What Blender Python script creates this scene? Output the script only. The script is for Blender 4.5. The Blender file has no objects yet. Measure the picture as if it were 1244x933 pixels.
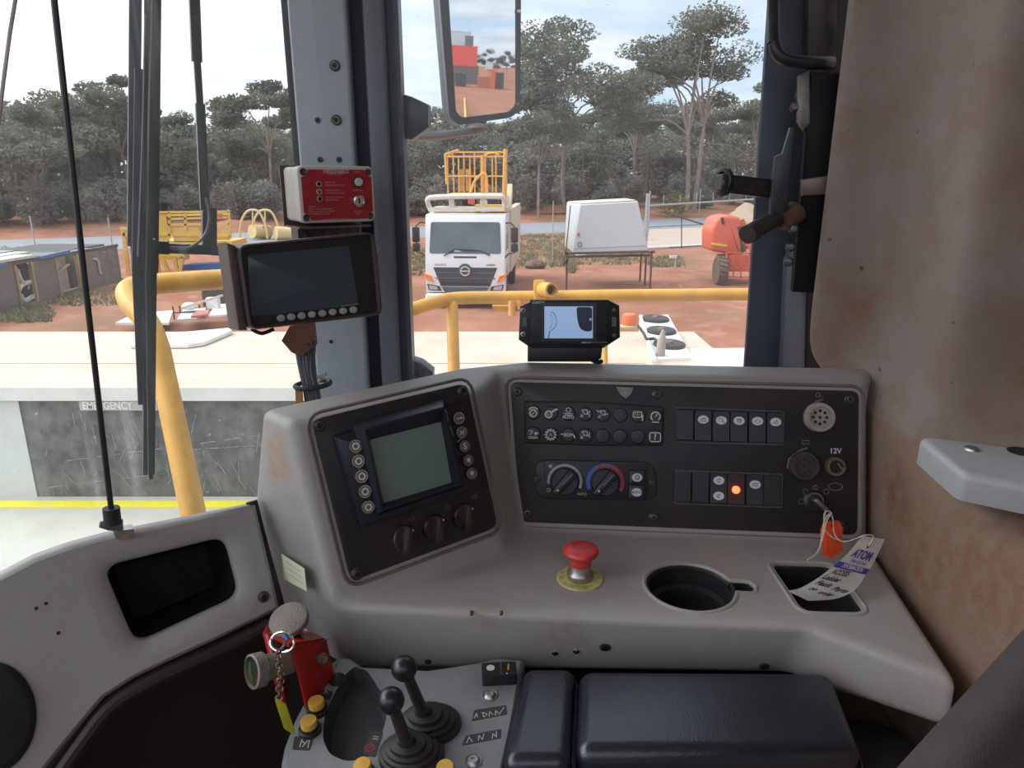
import bpy, bmesh, math, random
from mathutils import Vector, Matrix, geometry, noise
R = math.radians
sc = bpy.context.scene
COL = sc.collection
# ---------------------------------------------------------------- camera, sky, sun, exposure
# the camera stands at the world origin (operator's eye); the ground lies 3.7 m below it
F_PX, CX, CY, PITCH = 864.0, 622.0, 466.5, R(16.2)
GZ = -3.7
cam_d = bpy.data.cameras.new('camera'); cam = bpy.data.objects.new('camera', cam_d); COL.objects.link(cam)
cam_d.sensor_fit = 'HORIZONTAL'; cam_d.sensor_width = 36.0; cam_d.lens = 36.0 * F_PX / 1244.0
cam_d.clip_start = 0.02; cam_d.clip_end = 2000
cam.rotation_euler = (R(90) - PITCH, 0, 0)
sc.camera = cam
sc.view_settings.view_transform = 'Standard'; sc.view_settings.look = 'None'
sc.view_settings.gamma = 1.0; sc.view_settings.use_curve_mapping = False
sc.view_settings.exposure = 0.42

def N(t, typ, x=None, **kw):
    n = t.nodes.new(typ)
    for k, v in kw.items():
        if k.startswith('i_'):
            key = k[2:].replace('_', ' ')
            n.inputs[int(key) if key.isdigit() else key].default_value = v
        else: setattr(n, k, v)
    return n
def math_n(t, op, a, b=None, clamp=False):
    n = t.nodes.new('ShaderNodeMath'); n.operation = op; n.use_clamp = clamp
    for i, v in enumerate((a, b)):
        if v is None: continue
        if isinstance(v, (int, float)): n.inputs[i].default_value = v
        else: t.links.new(v, n.inputs[i])
    return n.outputs[0]
def mix_c(t, f, a, b, blend='MIX'):
    n = t.nodes.new('ShaderNodeMix'); n.data_type = 'RGBA'; n.blend_type = blend
    for s, v in ((0, f), (6, a), (7, b)):
        if isinstance(v, (int, float)): n.inputs[s].default_value = v
        elif isinstance(v, (tuple, list)): n.inputs[s].default_value = tuple(v) + ((1,) if len(v) == 3 else ())
        else: t.links.new(v, n.inputs[s])
    return n.outputs[2]
def ramp(t, fac, stops):
    n = t.nodes.new('ShaderNodeValToRGB'); e = n.color_ramp.elements
    while len(e) < len(stops): e.new(0.5)
    for el, (p, c) in zip(e, stops):
        el.position = p
        el.color = (c, c, c, 1) if isinstance(c, (int, float)) else tuple(c) + (1,)
    t.links.new(fac, n.inputs[0]); return n.outputs[0]

SUN_DIR = Vector((-0.72, 0.04, 0.69)).normalized()      # towards the sun, veiled by cloud
def make_world():
    w = bpy.data.worlds.new('sky'); sc.world = w; w.use_nodes = True
    t = w.node_tree; t.nodes.clear()
    tc = N(t, 'ShaderNodeTexCoord'); sep = N(t, 'ShaderNodeSeparateXYZ')
    t.links.new(tc.outputs['Generated'], sep.inputs[0])
    z = math_n(t, 'MAXIMUM', sep.outputs[2], 0.0)
    zz = math_n(t, 'ADD', z, 0.16)
    px = math_n(t, 'DIVIDE', sep.outputs[0], zz); py = math_n(t, 'DIVIDE', sep.outputs[1], zz)
    cb = N(t, 'ShaderNodeCombineXYZ'); t.links.new(px, cb.inputs[0]); t.links.new(py, cb.inputs[1])
    n1 = N(t, 'ShaderNodeTexNoise', i_Scale=1.5, i_Detail=7.0, i_Roughness=0.56, i_Distortion=0.3)
    n1.inputs['Scale'].default_value = .85
    t.links.new(cb.outputs[0], n1.inputs['Vector'])
    cloud = ramp(t, n1.outputs[0], [(0.28, 0.0), (0.54, 1.0)])
    dt = N(t, 'ShaderNodeVectorMath', operation='DOT_PRODUCT'); dt.inputs[1].default_value = SUN_DIR
    t.links.new(tc.outputs['Generated'], dt.inputs[0])
    s = math_n(t, 'MAXIMUM', dt.outputs['Value'], 0.0)
    glow = math_n(t, 'POWER', s, 2.0)
    cf = math_n(t, 'ADD', cloud, math_n(t, 'MULTIPLY', glow, 2.2), clamp=True)
    blue = mix_c(t, ramp(t, z, [(0.0, 0.0), (0.6, 1.0)]), (0.40, 0.62, 0.86), (0.20, 0.38, 0.72))
    n2 = N(t, 'ShaderNodeTexNoise'); n2.inputs['Scale'].default_value = 2.7; n2.inputs['Detail'].default_value = 5
    t.links.new(cb.outputs[0], n2.inputs['Vector'])
    white = mix_c(t, ramp(t, n2.outputs[0], [(0.35, 0.0), (0.65, 1.0)]), (0.60, 0.67, 0.76), (0.82, 0.86, 0.92))
    sky = mix_c(t, cf, blue, white)
    # below the horizon the far land
    land = mix_c(t, ramp(t, math_n(t, 'ADD', math_n(t, 'MULTIPLY', sep.outputs[2], 20.0), 1.0), [(0.0, 0.0), (1.0, 1.0)]), (0.22, 0.13, 0.09), sky)
    st = math_n(t, 'ADD', SKY_STRENGTH, math_n(t, 'MULTIPLY', glow, SKY_GLOW))
    bg = N(t, 'ShaderNodeBackground'); t.links.new(land, bg.inputs[0]); t.links.new(st, bg.inputs[1])
    o = N(t, 'ShaderNodeOutputWorld'); t.links.new(bg.outputs[0], o.inputs[0])
SKY_STRENGTH, SKY_GLOW = 1.0, 2.4
make_world()
sl = bpy.data.lights.new('sun', 'SUN'); sl.energy = 1.7; sl.angle = R(40); sl.color = (1.0, 0.95, 0.88)
so = bpy.data.objects.new('sun', sl); COL.objects.link(so)
so.rotation_euler = SUN_DIR.to_track_quat('Z', 'Y').to_euler()

# ---------------------------------------------------------------- survey helpers: sight lines met with real planes
XA = Vector((1, 0, 0)); FA = Vector((0, math.cos(PITCH), -math.sin(PITCH))); UA = Vector((0, math.sin(PITCH), math.cos(PITCH)))
def ray(px, py): return XA * ((px - CX) / F_PX) - UA * ((py - CY) / F_PX) + FA
def W(px, py, d): return ray(px, py) * d
def on(px, py, o, n): r = ray(px, py); return r * (Vector(o).dot(n) / r.dot(n))
def onz(px, py, z): return on(px, py, Vector((0, 0, z)), Vector((0, 0, 1)))
def G(px, py): return onz(px, py, GZ)
class Frame:
    def __init__(s, o, n, up=(0, 0, 1)):
        s.o = Vector(o); s.n = Vector(n).normalized(); s.u = Vector(up).cross(s.n).normalized(); s.v = s.n.cross(s.u)
        s.M = Matrix((s.u, s.v, s.n)).transposed().to_4x4(); s.M.translation = s.o
    def at(s, px, py, h=0.0):
        o = s.o + s.n * h; p = on(px, py, o, s.n) - o
        return Vector((p.dot(s.u), p.dot(s.v), h))
    def uv(s, px, py): p = s.at(px, py); return (p.x, p.y)
    def w(s, u, v, h=0.0): return s.o + s.u * u + s.v * v + s.n * h

# ---------------------------------------------------------------- mesh builder
_txt = {}
def text_mesh(s, bold=0.0, shear=0.0):
    k = (s, bold, shear)
    if k not in _txt:
        c = bpy.data.curves.new('t', 'FONT'); c.body = s; c.size = 1.0; c.align_x = 'CENTER'; c.align_y = 'CENTER'; c.offset = bold; c.resolution_u = 3; c.shear = shear
        o = bpy.data.objects.new('t', c); COL.objects.link(o)
        m = bpy.data.meshes.new_from_object(o.evaluated_get(bpy.context.evaluated_depsgraph_get()))
        _txt[k] = ([v.co.copy() for v in m.vertices], [tuple(p.vertices) for p in m.polygons])
        bpy.data.objects.remove(o); bpy.data.curves.remove(c); bpy.data.meshes.remove(m)
    return _txt[k]
def rrect(x0, x1, y0, y1, r, n=4):
    r = min(r, (x1 - x0) / 2 - 1e-6, (y1 - y0) / 2 - 1e-6); out = []
    for cx, cy, a in ((x1 - r, y0 + r, -90), (x1 - r, y1 - r, 0), (x0 + r, y1 - r, 90), (x0 + r, y0 + r, 180)):
        for i in range(n + 1):
            t = R(a + 90 * i / n); out.append((cx + r * math.cos(t), cy + r * math.sin(t)))
    return out
def rpoly(pts, r, n=4):
    """round the corners of a polygon"""
    pts = [Vector(p) for p in pts]; out = []; m = len(pts)
    for i in range(m):
        p = pts[i]; a = pts[i - 1] - p; b = pts[(i + 1) % m] - p
        rr = r[i] if isinstance(r, (list, tuple)) else r
        la, lb = a.length, b.length; k = min(rr, la * .48, lb * .48)
        if k < 1e-6: out.append(tuple(p)); continue
        A = p + a / la * k; B = p + b / lb * k
        for j in range(n + 1):
            t = j / n; q = A * (1 - t) ** 2 + p * 2 * t * (1 - t) + B * t * t; out.append(tuple(q))
    return out
def area2(p): return sum(p[i - 1][0] * p[i][1] - p[i][0] * p[i - 1][1] for i in range(len(p)))
def ccw(p): p = [tuple(q)[:2] for q in p]; return p if area2(p) > 0 else p[::-1]
def inset(p, d):
    out = []; m = len(p)
    for i in range(m):
        a = Vector(p[i - 1]); b = Vector(p[i]); c = Vector(p[(i + 1) % m])
        e1 = b - a; e2 = c - b
        if e1.length < 1e-9 or e2.length < 1e-9: out.append(tuple(b)); continue
        n1 = Vector((-e1.y, e1.x)).normalized(); n2 = Vector((-e2.y, e2.x)).normalized()
        nn = n1 + n2
        if nn.length < 1e-6: out.append(tuple(b)); continue
        nn.normalize(); q = b + nn * min(d / max(nn.dot(n1), .3), 3 * d); out.append((q.x, q.y))
    return out
def circ(x, y, r, n=24, ry=None, a0=0): return [(x + r * math.cos(a0 + 2 * math.pi * i / n), y + (ry or r) * math.sin(a0 + 2 * math.pi * i / n)) for i in range(n)]
class MB:
    def __init__(s): s.v = []; s.f = []; s.mi = []; s.m = 0; s.M = Matrix.Identity(4)
    def add(s, vs, fs):
        k = len(s.v); s.v += [s.M @ Vector(v) for v in vs]
        for f in fs: s.f.append(tuple(i + k for i in f)); s.mi.append(s.m)
        return s
    def box(s, x0, x1, y0, y1, z0, z1):
        return s.add([(x, y, z) for z in (z0, z1) for y in (y0, y1) for x in (x0, x1)],
                     [(0, 2, 3, 1), (4, 5, 7, 6), (0, 1, 5, 4), (2, 6, 7, 3), (0, 4, 6, 2), (1, 3, 7, 5)])
    def prism(s, poly, z0, z1, bev=0.0, seg=2, bottom=True, top=True):
        p = ccw(poly); n = len(p); rings = [(p, z0)]
        if bev > 0:
            for i in range(seg + 1):
                t = math.pi / 2 * i / seg
                rings.append((inset(p, bev * (1 - math.cos(t))), z1 - bev + bev * math.sin(t)))
        else: rings.append((p, z1))
        vs = [(x, y, z) for q, z in rings for x, y in q]; fs = []
        for k in range(len(rings) - 1):
            for i in range(n):
                j = (i + 1) % n; fs.append((k * n + i, k * n + j, (k + 1) * n + j, (k + 1) * n + i))
        if top: fs.append(tuple(range((len(rings) - 1) * n, len(rings) * n)))
        if bottom: fs.append(tuple(range(n - 1, -1, -1)))
        return s.add(vs, fs)
    def rbox(s, x0, x1, y0, y1, z0, z1, r, bev=None):
        return s.prism(rrect(x0, x1, y0, y1, r), z0, z1, bev if bev is not None else r * .5)
    def holed(s, outer, holes, z0, z1):
        """plate with through holes"""
        outer = ccw(outer); holes = [ccw(h)[::-1] for h in holes]
        loops = [[Vector((x, y, 0)) for x, y in l] for l in [outer] + holes]
        tri = geometry.tessellate_polygon(loops); flat = [q for l in loops for q in l]; n = len(flat)
        vs = [(q.x, q.y, z1) for q in flat] + [(q.x, q.y, z0) for q in flat]; fs = []
        for a, b, c in tri:
            A, B, Cc = flat[a], flat[b], flat[c]
            if (B - A).cross(Cc - A).z < 0: b, c = c, b
            fs += [(a, b, c), (a + n, c + n, b + n)]
        k = 0
        for l in loops:
            m = len(l)
            for i in range(m): j = (i + 1) % m; fs.append((k + i, k + i + n, k + j + n, k + j))
            k += m
        return s.add(vs, fs)
    def lathe(s, prof, n=24, c=(0, 0), cap0=True, cap1=True, sx=1, sy=1):
        vs = []; fs = []; m = len(prof)
        for r, z in prof:
            for i in range(n): a = 2 * math.pi * i / n; vs.append((c[0] + sx * r * math.cos(a), c[1] + sy * r * math.sin(a), z))
        for k in range(m - 1):
            for i in range(n): j = (i + 1) % n; fs.append((k * n + i, k * n + j, (k + 1) * n + j, (k + 1) * n + i))
        if cap1: fs.append(tuple(range((m - 1) * n, m * n)))
        if cap0: fs.append(tuple(range(n - 1, -1, -1)))
        return s.add(vs, fs)
    def cyl(s, x, y, r, z0, z1, n=20, bev=0): return s.prism(circ(x, y, r, n), z0, z1, bev)
    def tube(s, pts, r, n=8, closed=False, caps=True, flat=1.0):
        pts = [Vector(p) for p in pts]; m = len(pts)
        rs = r if isinstance(r, (list, tuple)) else [r] * m
        T = []
        for i in range(m):
            a = pts[i - 1] if (i or closed) else pts[i]; b = pts[(i + 1) % m] if (i < m - 1 or closed) else pts[i]
            T.append((b - a).normalized())
        ref = Vector((0, 0, 1)) if abs(T[0].z) < .9 else Vector((0, 1, 0))
        u = T[0].cross(ref).normalized(); vs = []; fs = []
        for i in range(m):
            u = (u - T[i] * u.dot(T[i])).normalized(); w = T[i].cross(u)
            for k in range(n):
                a = 2 * math.pi * k / n; vs.append(pts[i] + (u * math.cos(a) + w * math.sin(a) * flat) * rs[i])
        for i in range(m if closed else m - 1):
            i2 = (i + 1) % m
            for k in range(n): j = (k + 1) % n; fs.append((i * n + k, i * n + j, i2 * n + j, i2 * n + k))
        if caps and not closed: fs += [tuple(range(n - 1, -1, -1)), tuple(range((m - 1) * n, m * n))]
        return s.add(vs, fs)
    def bar(s, a, b, w, h, up=(0, 0, 1)):
        a, b = Vector(a), Vector(b); t = (b - a).normalized(); u = t.cross(Vector(up))
        if u.length < 1e-4: u = t.cross(Vector((0, 1, 0)))
        u.normalize(); v = u.cross(t)
        vs = [p + u * (w / 2 * i) + v * (h / 2 * j) for p in (a, b) for i, j in ((-1, -1), (1, -1), (1, 1), (-1, 1))]
        return s.add(vs, [(0, 1, 2, 3), (7, 6, 5, 4), (0, 4, 5, 1), (1, 5, 6, 2), (2, 6, 7, 3), (3, 7, 4, 0)])
    def ball(s, c, r, n=16, m=10, sx=1, sy=1, sz=1):
        prof = [(max(r * math.sin(math.pi * i / m), 1e-5), -r * math.cos(math.pi * i / m)) for i in range(m + 1)]
        old = s.M; s.M = old @ Matrix.Translation(c) @ Matrix.Diagonal((sx, sy, sz, 1)); s.lathe(prof, n); s.M = old; return s
    def text(s, t, size, x, y, z, bold=0.0, w=None, rot=0.0, shear=0.0):
        vs, fs = text_mesh(t, bold, shear); k = size
        kx = k
        if w: xs = [v.x for v in vs]; kx = w / max(max(xs) - min(xs), 1e-6)
        c, sn = math.cos(rot), math.sin(rot)
        return s.add([(x + v.x * kx * c - v.y * k * sn, y + v.x * kx * sn + v.y * k * c, z) for v in vs], fs)
    def stroke(s, pts, w, z):
        for a, b in zip(pts[:-1], pts[1:]):
            a, b = Vector(a), Vector(b); d = b - a
            if d.length < 1e-9: continue
            q = Vector((-d.y, d.x)).normalized() * (w / 2); e = d.normalized() * w * .3
            a = a - e; b = b + e
            s.add([(*(a - q), z), (*(b - q), z), (*(b + q), z), (*(a + q), z)], [(0, 1, 2, 3)])
        return s
    def ring(s, x, y, r, w, z, n=20, a0=0.0, a1=360.0, ry=None):
        ks = n + 1; vs = []; q = (ry or r) / r
        for i in range(ks):
            a = R(a0 + (a1 - a0) * i / n)
            for rr in (r - w / 2, r + w / 2): vs.append((x + rr * math.cos(a), y + rr * q * math.sin(a), z))
        return s.add(vs, [(2 * i, 2 * i + 1, 2 * i + 3, 2 * i + 2) for i in range(n)])
    def poly(s, pts, z): p = ccw(pts); return s.add([(x, y, z) for x, y in p], [tuple(range(len(p)))])
    def mesh(s, name, mats, smooth=35):
        me = bpy.data.meshes.new(name); me.from_pydata([tuple(v) for v in s.v], [], s.f)
        for m in (mats if isinstance(mats, (list, tuple)) else [mats]): me.materials.append(m)
        if max(s.mi, default=0): me.polygons.foreach_set('material_index', s.mi)
        if smooth: me.shade_smooth(); me.set_sharp_from_angle(angle=R(smooth))
        me.update(); return me
    def build(s, name, mats, parent=None, smooth=35, world=False):
        """link as one object, its origin at the middle of its box; world: points are world points under a placed parent"""
        lo = Vector([min(v[i] for v in s.v) for i in range(3)]); hi = Vector([max(v[i] for v in s.v) for i in range(3)]); c = (lo + hi) / 2
        s.v = [v - c for v in s.v]; me = s.mesh(name, mats, smooth)
        o = bpy.data.objects.new(name, me); COL.objects.link(o); o.location = c
        if parent is not None:
            o.parent = parent
            if world: o.matrix_parent_inverse = root_matrix(parent).inverted()
        return o
def root_matrix(o):
    M = o.matrix_basis.copy()
    while o.parent is not None: M = o.parent.matrix_basis @ o.matrix_parent_inverse @ M; o = o.parent
    return M
def tag(o, label, cat, group=None, kind=None):
    if label: o['label'] = label
    if cat: o['category'] = cat
    if group: o['group'] = group
    if kind: o['kind'] = kind
    return o
def thing(name, label, cat, M=None, group=None):
    o = bpy.data.objects.new(name, None); COL.objects.link(o); o.empty_display_size = .05
    if M is not None: o.matrix_basis = M if isinstance(M, Matrix) else Matrix.Translation(Vector(M))
    return tag(o, label, cat, group)
def struct(o): o['kind'] = 'structure'; return o
def copy_tree(o, parent=None):
    c = o.copy(); COL.objects.link(c)
    if parent is not None: c.parent = parent
    for ch in list(o.children): copy_tree(ch, c)
    return c
def cut(o, cutters, bevel=None, seg=4, angle=25):
    """bevel and boolean, applied to the mesh; the cutters are removed"""
    if bevel:
        b = o.modifiers.new('b', 'BEVEL'); b.width = bevel; b.segments = seg; b.limit_method = 'ANGLE'; b.angle_limit = R(angle); b.harden_normals = False
    for c in cutters:
        m = o.modifiers.new('c', 'BOOLEAN'); m.operation = 'DIFFERENCE'; m.solver = 'EXACT'; m.object = c
    bpy.context.view_layer.update()
    me = bpy.data.meshes.new_from_object(o.evaluated_get(bpy.context.evaluated_depsgraph_get()))
    old = o.data; o.modifiers.clear(); o.data = me; bpy.data.meshes.remove(old)
    for c in cutters: bpy.data.objects.remove(c)
    me.shade_smooth(); me.set_sharp_from_angle(angle=R(32))
    return o

# ---------------------------------------------------------------- materials
def mat(name, col, rough=.5, metal=0.0, var=.12, scale=8.0, dirt=None, dirt_amt=.4, dirt_scale=5.0, bump=0.0, bump_scale=300.0, spec=.5, emit=None, estr=0.0, coat=0.0, speck=None):
    m = bpy.data.materials.new(name); m.use_nodes = True; t = m.node_tree
    b = t.nodes['Principled BSDF']; tc = N(t, 'ShaderNodeTexCoord')
    geo = N(t, 'ShaderNodeNewGeometry')
    vec = geo.outputs['Position']
    c = col
    if var:
        n = N(t, 'ShaderNodeTexNoise'); n.inputs['Scale'].default_value = scale; n.inputs['Detail'].default_value = 5
        t.links.new(vec, n.inputs['Vector'])
        lo = tuple(x * (1 - var) for x in col); hi = tuple(min(1, x * (1 + var)) for x in col)
        c = mix_c(t, ramp(t, n.outputs[0], [(.3, 0.), (.7, 1.)]), lo, hi)
    if dirt:
        n = N(t, 'ShaderNodeTexNoise'); n.inputs['Scale'].default_value = dirt_scale; n.inputs['Detail'].default_value = 8; n.inputs['Roughness'].default_value = .65
        t.links.new(vec, n.inputs['Vector'])
        f = math_n(t, 'MULTIPLY', ramp(t, n.outputs[0], [(.45, 0.), (.72, 1.)]), dirt_amt)
        c = mix_c(t, f, c, dirt)
    if speck:
        n = N(t, 'ShaderNodeTexNoise'); n.inputs['Scale'].default_value = speck[1]; n.inputs['Detail'].default_value = 3
        t.links.new(vec, n.inputs['Vector'])
        c = mix_c(t, ramp(t, n.outputs[0], [(speck[2], 0.), (speck[2] + .03, 1.)]), c, speck[0])
    if isinstance(c, tuple): b.inputs['Base Color'].default_value = c + (1,)
    else: t.links.new(c, b.inputs['Base Color'])
    b.inputs['Roughness'].default_value = rough; b.inputs['Metallic'].default_value = metal
    b.inputs['Specular IOR Level'].default_value = spec; b.inputs['Coat Weight'].default_value = coat
    if emit: b.inputs['Emission Color'].default_value = emit + (1,); b.inputs['Emission Strength'].default_value = estr
    if bump:
        n = N(t, 'ShaderNodeTexNoise'); n.inputs['Scale'].default_value = bump_scale; n.inputs['Detail'].default_value = 2
        t.links.new(vec, n.inputs['Vector'])
        bp = N(t, 'ShaderNodeBump'); bp.inputs['Strength'].default_value = bump; bp.inputs['Distance'].default_value = .002
        t.links.new(n.outputs[0], bp.inputs['Height']); t.links.new(bp.outputs[0], b.inputs['Normal'])
    return m
def stains(m, spots):
    """worn or rusty patches with places of their own: (point, radius, colour, strength)"""
    t = m.node_tree; b = t.nodes['Principled BSDF']; geo = N(t, 'ShaderNodeNewGeometry')
    nz = N(t, 'ShaderNodeTexNoise'); nz.inputs['Scale'].default_value = 55; nz.inputs['Detail'].default_value = 5; t.links.new(geo.outputs['Position'], nz.inputs['Vector'])
    nf = ramp(t, nz.outputs[0], [(.36, 0.), (.66, 1.)])
    lk = b.inputs['Base Color'].links; c = lk[0].from_socket if lk else tuple(b.inputs['Base Color'].default_value)
    for p, r, col, amt in spots:
        d = N(t, 'ShaderNodeVectorMath', operation='DISTANCE'); d.inputs[1].default_value = p; t.links.new(geo.outputs['Position'], d.inputs[0])
        f = math_n(t, 'SUBTRACT', 1.0, math_n(t, 'DIVIDE', d.outputs['Value'], r), clamp=True)
        f = math_n(t, 'MULTIPLY', math_n(t, 'MULTIPLY', math_n(t, 'POWER', f, .7), nf), amt, clamp=True)
        c = mix_c(t, f, c, col)
    t.links.new(c, b.inputs['Base Color'])
def s2l(r, g, b):
    f = lambda c: ((c / 255 + .055) / 1.055) ** 2.4 if c > 10 else c / 255 / 12.92
    return (f(r), f(g), f(b))
RUST = (.22, .10, .05)
DASH = mat('grey_moulded_plastic', (.365, .355, .345), .42, var=.06, dirt=(.25, .17, .125), dirt_amt=.45, dirt_scale=4, bump=.25, bump_scale=900)
DASH2 = mat('grey_side_plastic', (.385, .375, .37), .42, var=.06, dirt=(.2, .16, .13), dirt_amt=.25, bump=.2, bump_scale=900)
PANEL = mat('black_switch_panel', (.020, .019, .023), .42, var=.3, dirt=(.07, .045, .035), dirt_amt=.45, dirt_scale=14, bump=.12, bump_scale=700)
PLASTIC = mat('black_plastic', (.018, .018, .021), .38, var=.25, dirt=(.06, .04, .03), dirt_amt=.25, dirt_scale=20)
GLOSSBLK = mat('gloss_black', (.008, .009, .014), .22, var=.2)
BLUBLK = mat('blue_black_bezel', (.012, .014, .026), .3, var=.2, dirt=(.05, .035, .03), dirt_amt=.2, dirt_scale=25)
RUBBER = mat('black_rubber', (.02, .019, .019), .6, var=.2, dirt=(.07, .05, .04), dirt_amt=.3, dirt_scale=20)
DKRIM = mat('worn_rim', (.15, .12, .105), .5, var=.3)
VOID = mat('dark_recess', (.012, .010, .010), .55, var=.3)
STEEL = mat('worn_steel', (.42, .40, .37), .35, .9, var=.25, scale=90)
CHROME = mat('chrome', (.75, .74, .72), .14, 1.0, var=.08)
BOLT = mat('dark_bolt', (.11, .10, .095), .35, .7, var=.3, scale=200)
WHITE_INK = mat('white_ink', (.62, .60, .57), .5, var=.12, scale=150)
GREY_INK = mat('grey_ink', (.22, .21, .20), .5, var=.2, scale=150)
RED_INK = mat('red_ink', (.42, .03, .04), .5, var=.1)
BLUE_INK = mat('blue_ink', (.05, .12, .45), .5, var=.1)
PURPLE_INK = mat('purple_blue_ink', (.07, .06, .36), .5, var=.1)
BLACK_INK = mat('black_ink', (.012, .012, .016), .5, var=.1)
BTN = mat('silver_button', (.17, .155, .14), .38, .4, var=.3, scale=300)
LENS = mat('white_switch_lens', (.66, .66, .66), .4, var=.1)
# ================================================================ CAB SHELL
PILLAR = mat('grey_blue_pillar', (.44, .51, .56), .45, var=.05, dirt=(.13, .13, .14), dirt_amt=.3, dirt_scale=9)
PILDK = mat('dark_blue_frame', (.035, .043, .062), .4, var=.15)
SEAL = mat('window_seal', (.012, .014, .022), .5, var=.2)
def glass_mat(name, streak, base, xs, tint):
    m = bpy.data.materials.new(name); m.use_nodes = True; t = m.node_tree; t.nodes.clear()
    geo = N(t, 'ShaderNodeNewGeometry'); mp = N(t, 'ShaderNodeMapping'); mp.inputs['Scale'].default_value = (xs, xs, 1.6)
    t.links.new(geo.outputs['Position'], mp.inputs[0])
    n1 = N(t, 'ShaderNodeTexNoise'); n1.inputs['Scale'].default_value = 1.0; n1.inputs['Detail'].default_value = 6
    t.links.new(mp.outputs[0], n1.inputs['Vector'])
    n2 = N(t, 'ShaderNodeTexNoise'); n2.inputs['Scale'].default_value = 4.0; n2.inputs['Detail'].default_value = 4
    t.links.new(geo.outputs['Position'], n2.inputs['Vector'])
    n3 = N(t, 'ShaderNodeTexNoise'); n3.inputs['Scale'].default_value = 130.0; n3.inputs['Detail'].default_value = 1
    t.links.new(geo.outputs['Position'], n3.inputs['Vector'])
    a = math_n(t, 'MULTIPLY', ramp(t, n1.outputs[0], [(.5, 0.), (.8, 1.)]), ramp(t, n2.outputs[0], [(.42, 0.), (.7, 1.)]))
    a = math_n(t, 'MULTIPLY', a, streak)
    sp = math_n(t, 'MULTIPLY', ramp(t, n3.outputs[0], [(.74, 0.), (.80, 1.)]), .25)
    dirt = math_n(t, 'ADD', math_n(t, 'ADD', a, base), sp, clamp=True)
    tr = N(t, 'ShaderNodeBsdfTransparent'); tr.inputs[0].default_value = tint + (1,)
    gl = N(t, 'ShaderNodeBsdfGlossy'); gl.inputs['Roughness'].default_value = .02
    fr = N(t, 'ShaderNodeFresnel'); fr.inputs['IOR'].default_value = 1.2
    mx = N(t, 'ShaderNodeMixShader'); t.links.new(fr.outputs[0], mx.inputs[0]); t.links.new(tr.outputs[0], mx.inputs[1]); t.links.new(gl.outputs[0], mx.inputs[2])
    df = N(t, 'ShaderNodeBsdfDiffuse'); df.inputs[0].default_value = (.75, .74, .72, 1)
    tl = N(t, 'ShaderNodeBsdfTranslucent'); tl.inputs[0].default_value = (.80, .80, .80, 1)
    dd = N(t, 'ShaderNodeMixShader'); dd.inputs[0].default_value = .75; t.links.new(df.outputs[0], dd.inputs[1]); t.links.new(tl.outputs[0], dd.inputs[2])
    m2 = N(t, 'ShaderNodeMixShader'); t.links.new(dirt, m2.inputs[0]); t.links.new(mx.outputs[0], m2.inputs[1]); t.links.new(dd.outputs[0], m2.inputs[2])
    o = N(t, 'ShaderNodeOutputMaterial'); t.links.new(m2.outputs[0], o.inputs[0])
    return m
GLASS_L = glass_mat('dusty_windscreen', .20, .030, 55.0, (.97, .98, .97))
GLASS_R = glass_mat('side_glass', .10, .038, 30.0, (.97, .98, .98))

# windscreen on the left: a vertical pane running from the pillar to the front left
WL_O = Vector((-.322, 1.11, 0)); WL_N = Vector((.55, -.80, 0)).normalized()
FWL = Frame(WL_O, WL_N)
b = MB(); b.M = FWL.M; b.box(-1.15, .005, -.75, .84, -.003, .003); b.build('window_1', GLASS_L); struct(bpy.data.objects['window_1'])
b = MB(); b.box(-.17, .40, 1.122, 1.128, -.75, .84); struct(b.build('window_2', GLASS_R))

# pillar between the two panes: grey plate, dark gap, dark frame
FP = Frame((-.25, 1.105, 0), (0.05, -1, 0))
def px_on(fr, px, py=230): return fr.uv(px, py)[0]
z0, z1 = -.62, .84
b = MB(); b.M = FP.M
xa, xb = px_on(FP, 366), px_on(FP, 433)
b.prism(rrect(xa, xb, z0, z1, .006, 3), -.04, 0.0, .006, 3); pillar = struct(b.build('trim_1', PILLAR))
b = MB(); b.M = FP.M; b.box(px_on(FP, 357), xa + .004, z0, z1, -.06, -.014); struct(b.build('trim_2', SEAL))
b = MB(); b.M = FP.M; b.box(xb - .003, px_on(FP, 455), z0, z1, -.07, -.03); struct(b.build('trim_3', SEAL))
b = MB(); b.M = FP.M
b.prism(rrect(px_on(FP, 450), px_on(FP, 476), z0, z1, .006, 3), -.06, -.008, .006, 3); struct(b.build('trim_4', mat('frame_grey', (.15, .17, .20), .4, var=.1)))
b = MB(); b.M = FP.M; b.box(px_on(FP, 474), px_on(FP, 491), z0, z1, -.07, -.02); struct(b.build('trim_5', PILDK))
# bolts and holes of the pillar plate, parts of it
def pil_bolt(px, py, r, head):
    u, v = FP.uv(px, py); b = MB(); b.M = FP.M
    if head:
        b.lathe([(r, -.001), (r, .003), (r * .8, .005)], 14, (u, v)); b.m = 1; b.lathe([(r * .45, .0052), (r * .45, .0056)], 6, (u, v))
        b.build('bolt', [BOLT, VOID], pillar, world=True)
    else:
        b.lathe([(r, -.001), (r, .0012), (r * .7, .0014)], 12, (u, v)); b.m = 1; b.lathe([(r * .62, .0013), (r * .62, .0017)], 10, (u, v)); b.build('bolt_hole', [BOLT, VOID], pillar, world=True)
for q in ((407, 80, .0075, 1), (409, 146, .0075, 1), (386, 146, .0045, 0), (389, 194, .0045, 0), (412, 194, .0045, 0), (402, 415, .003, 0)): pil_bolt(*q)
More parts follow.
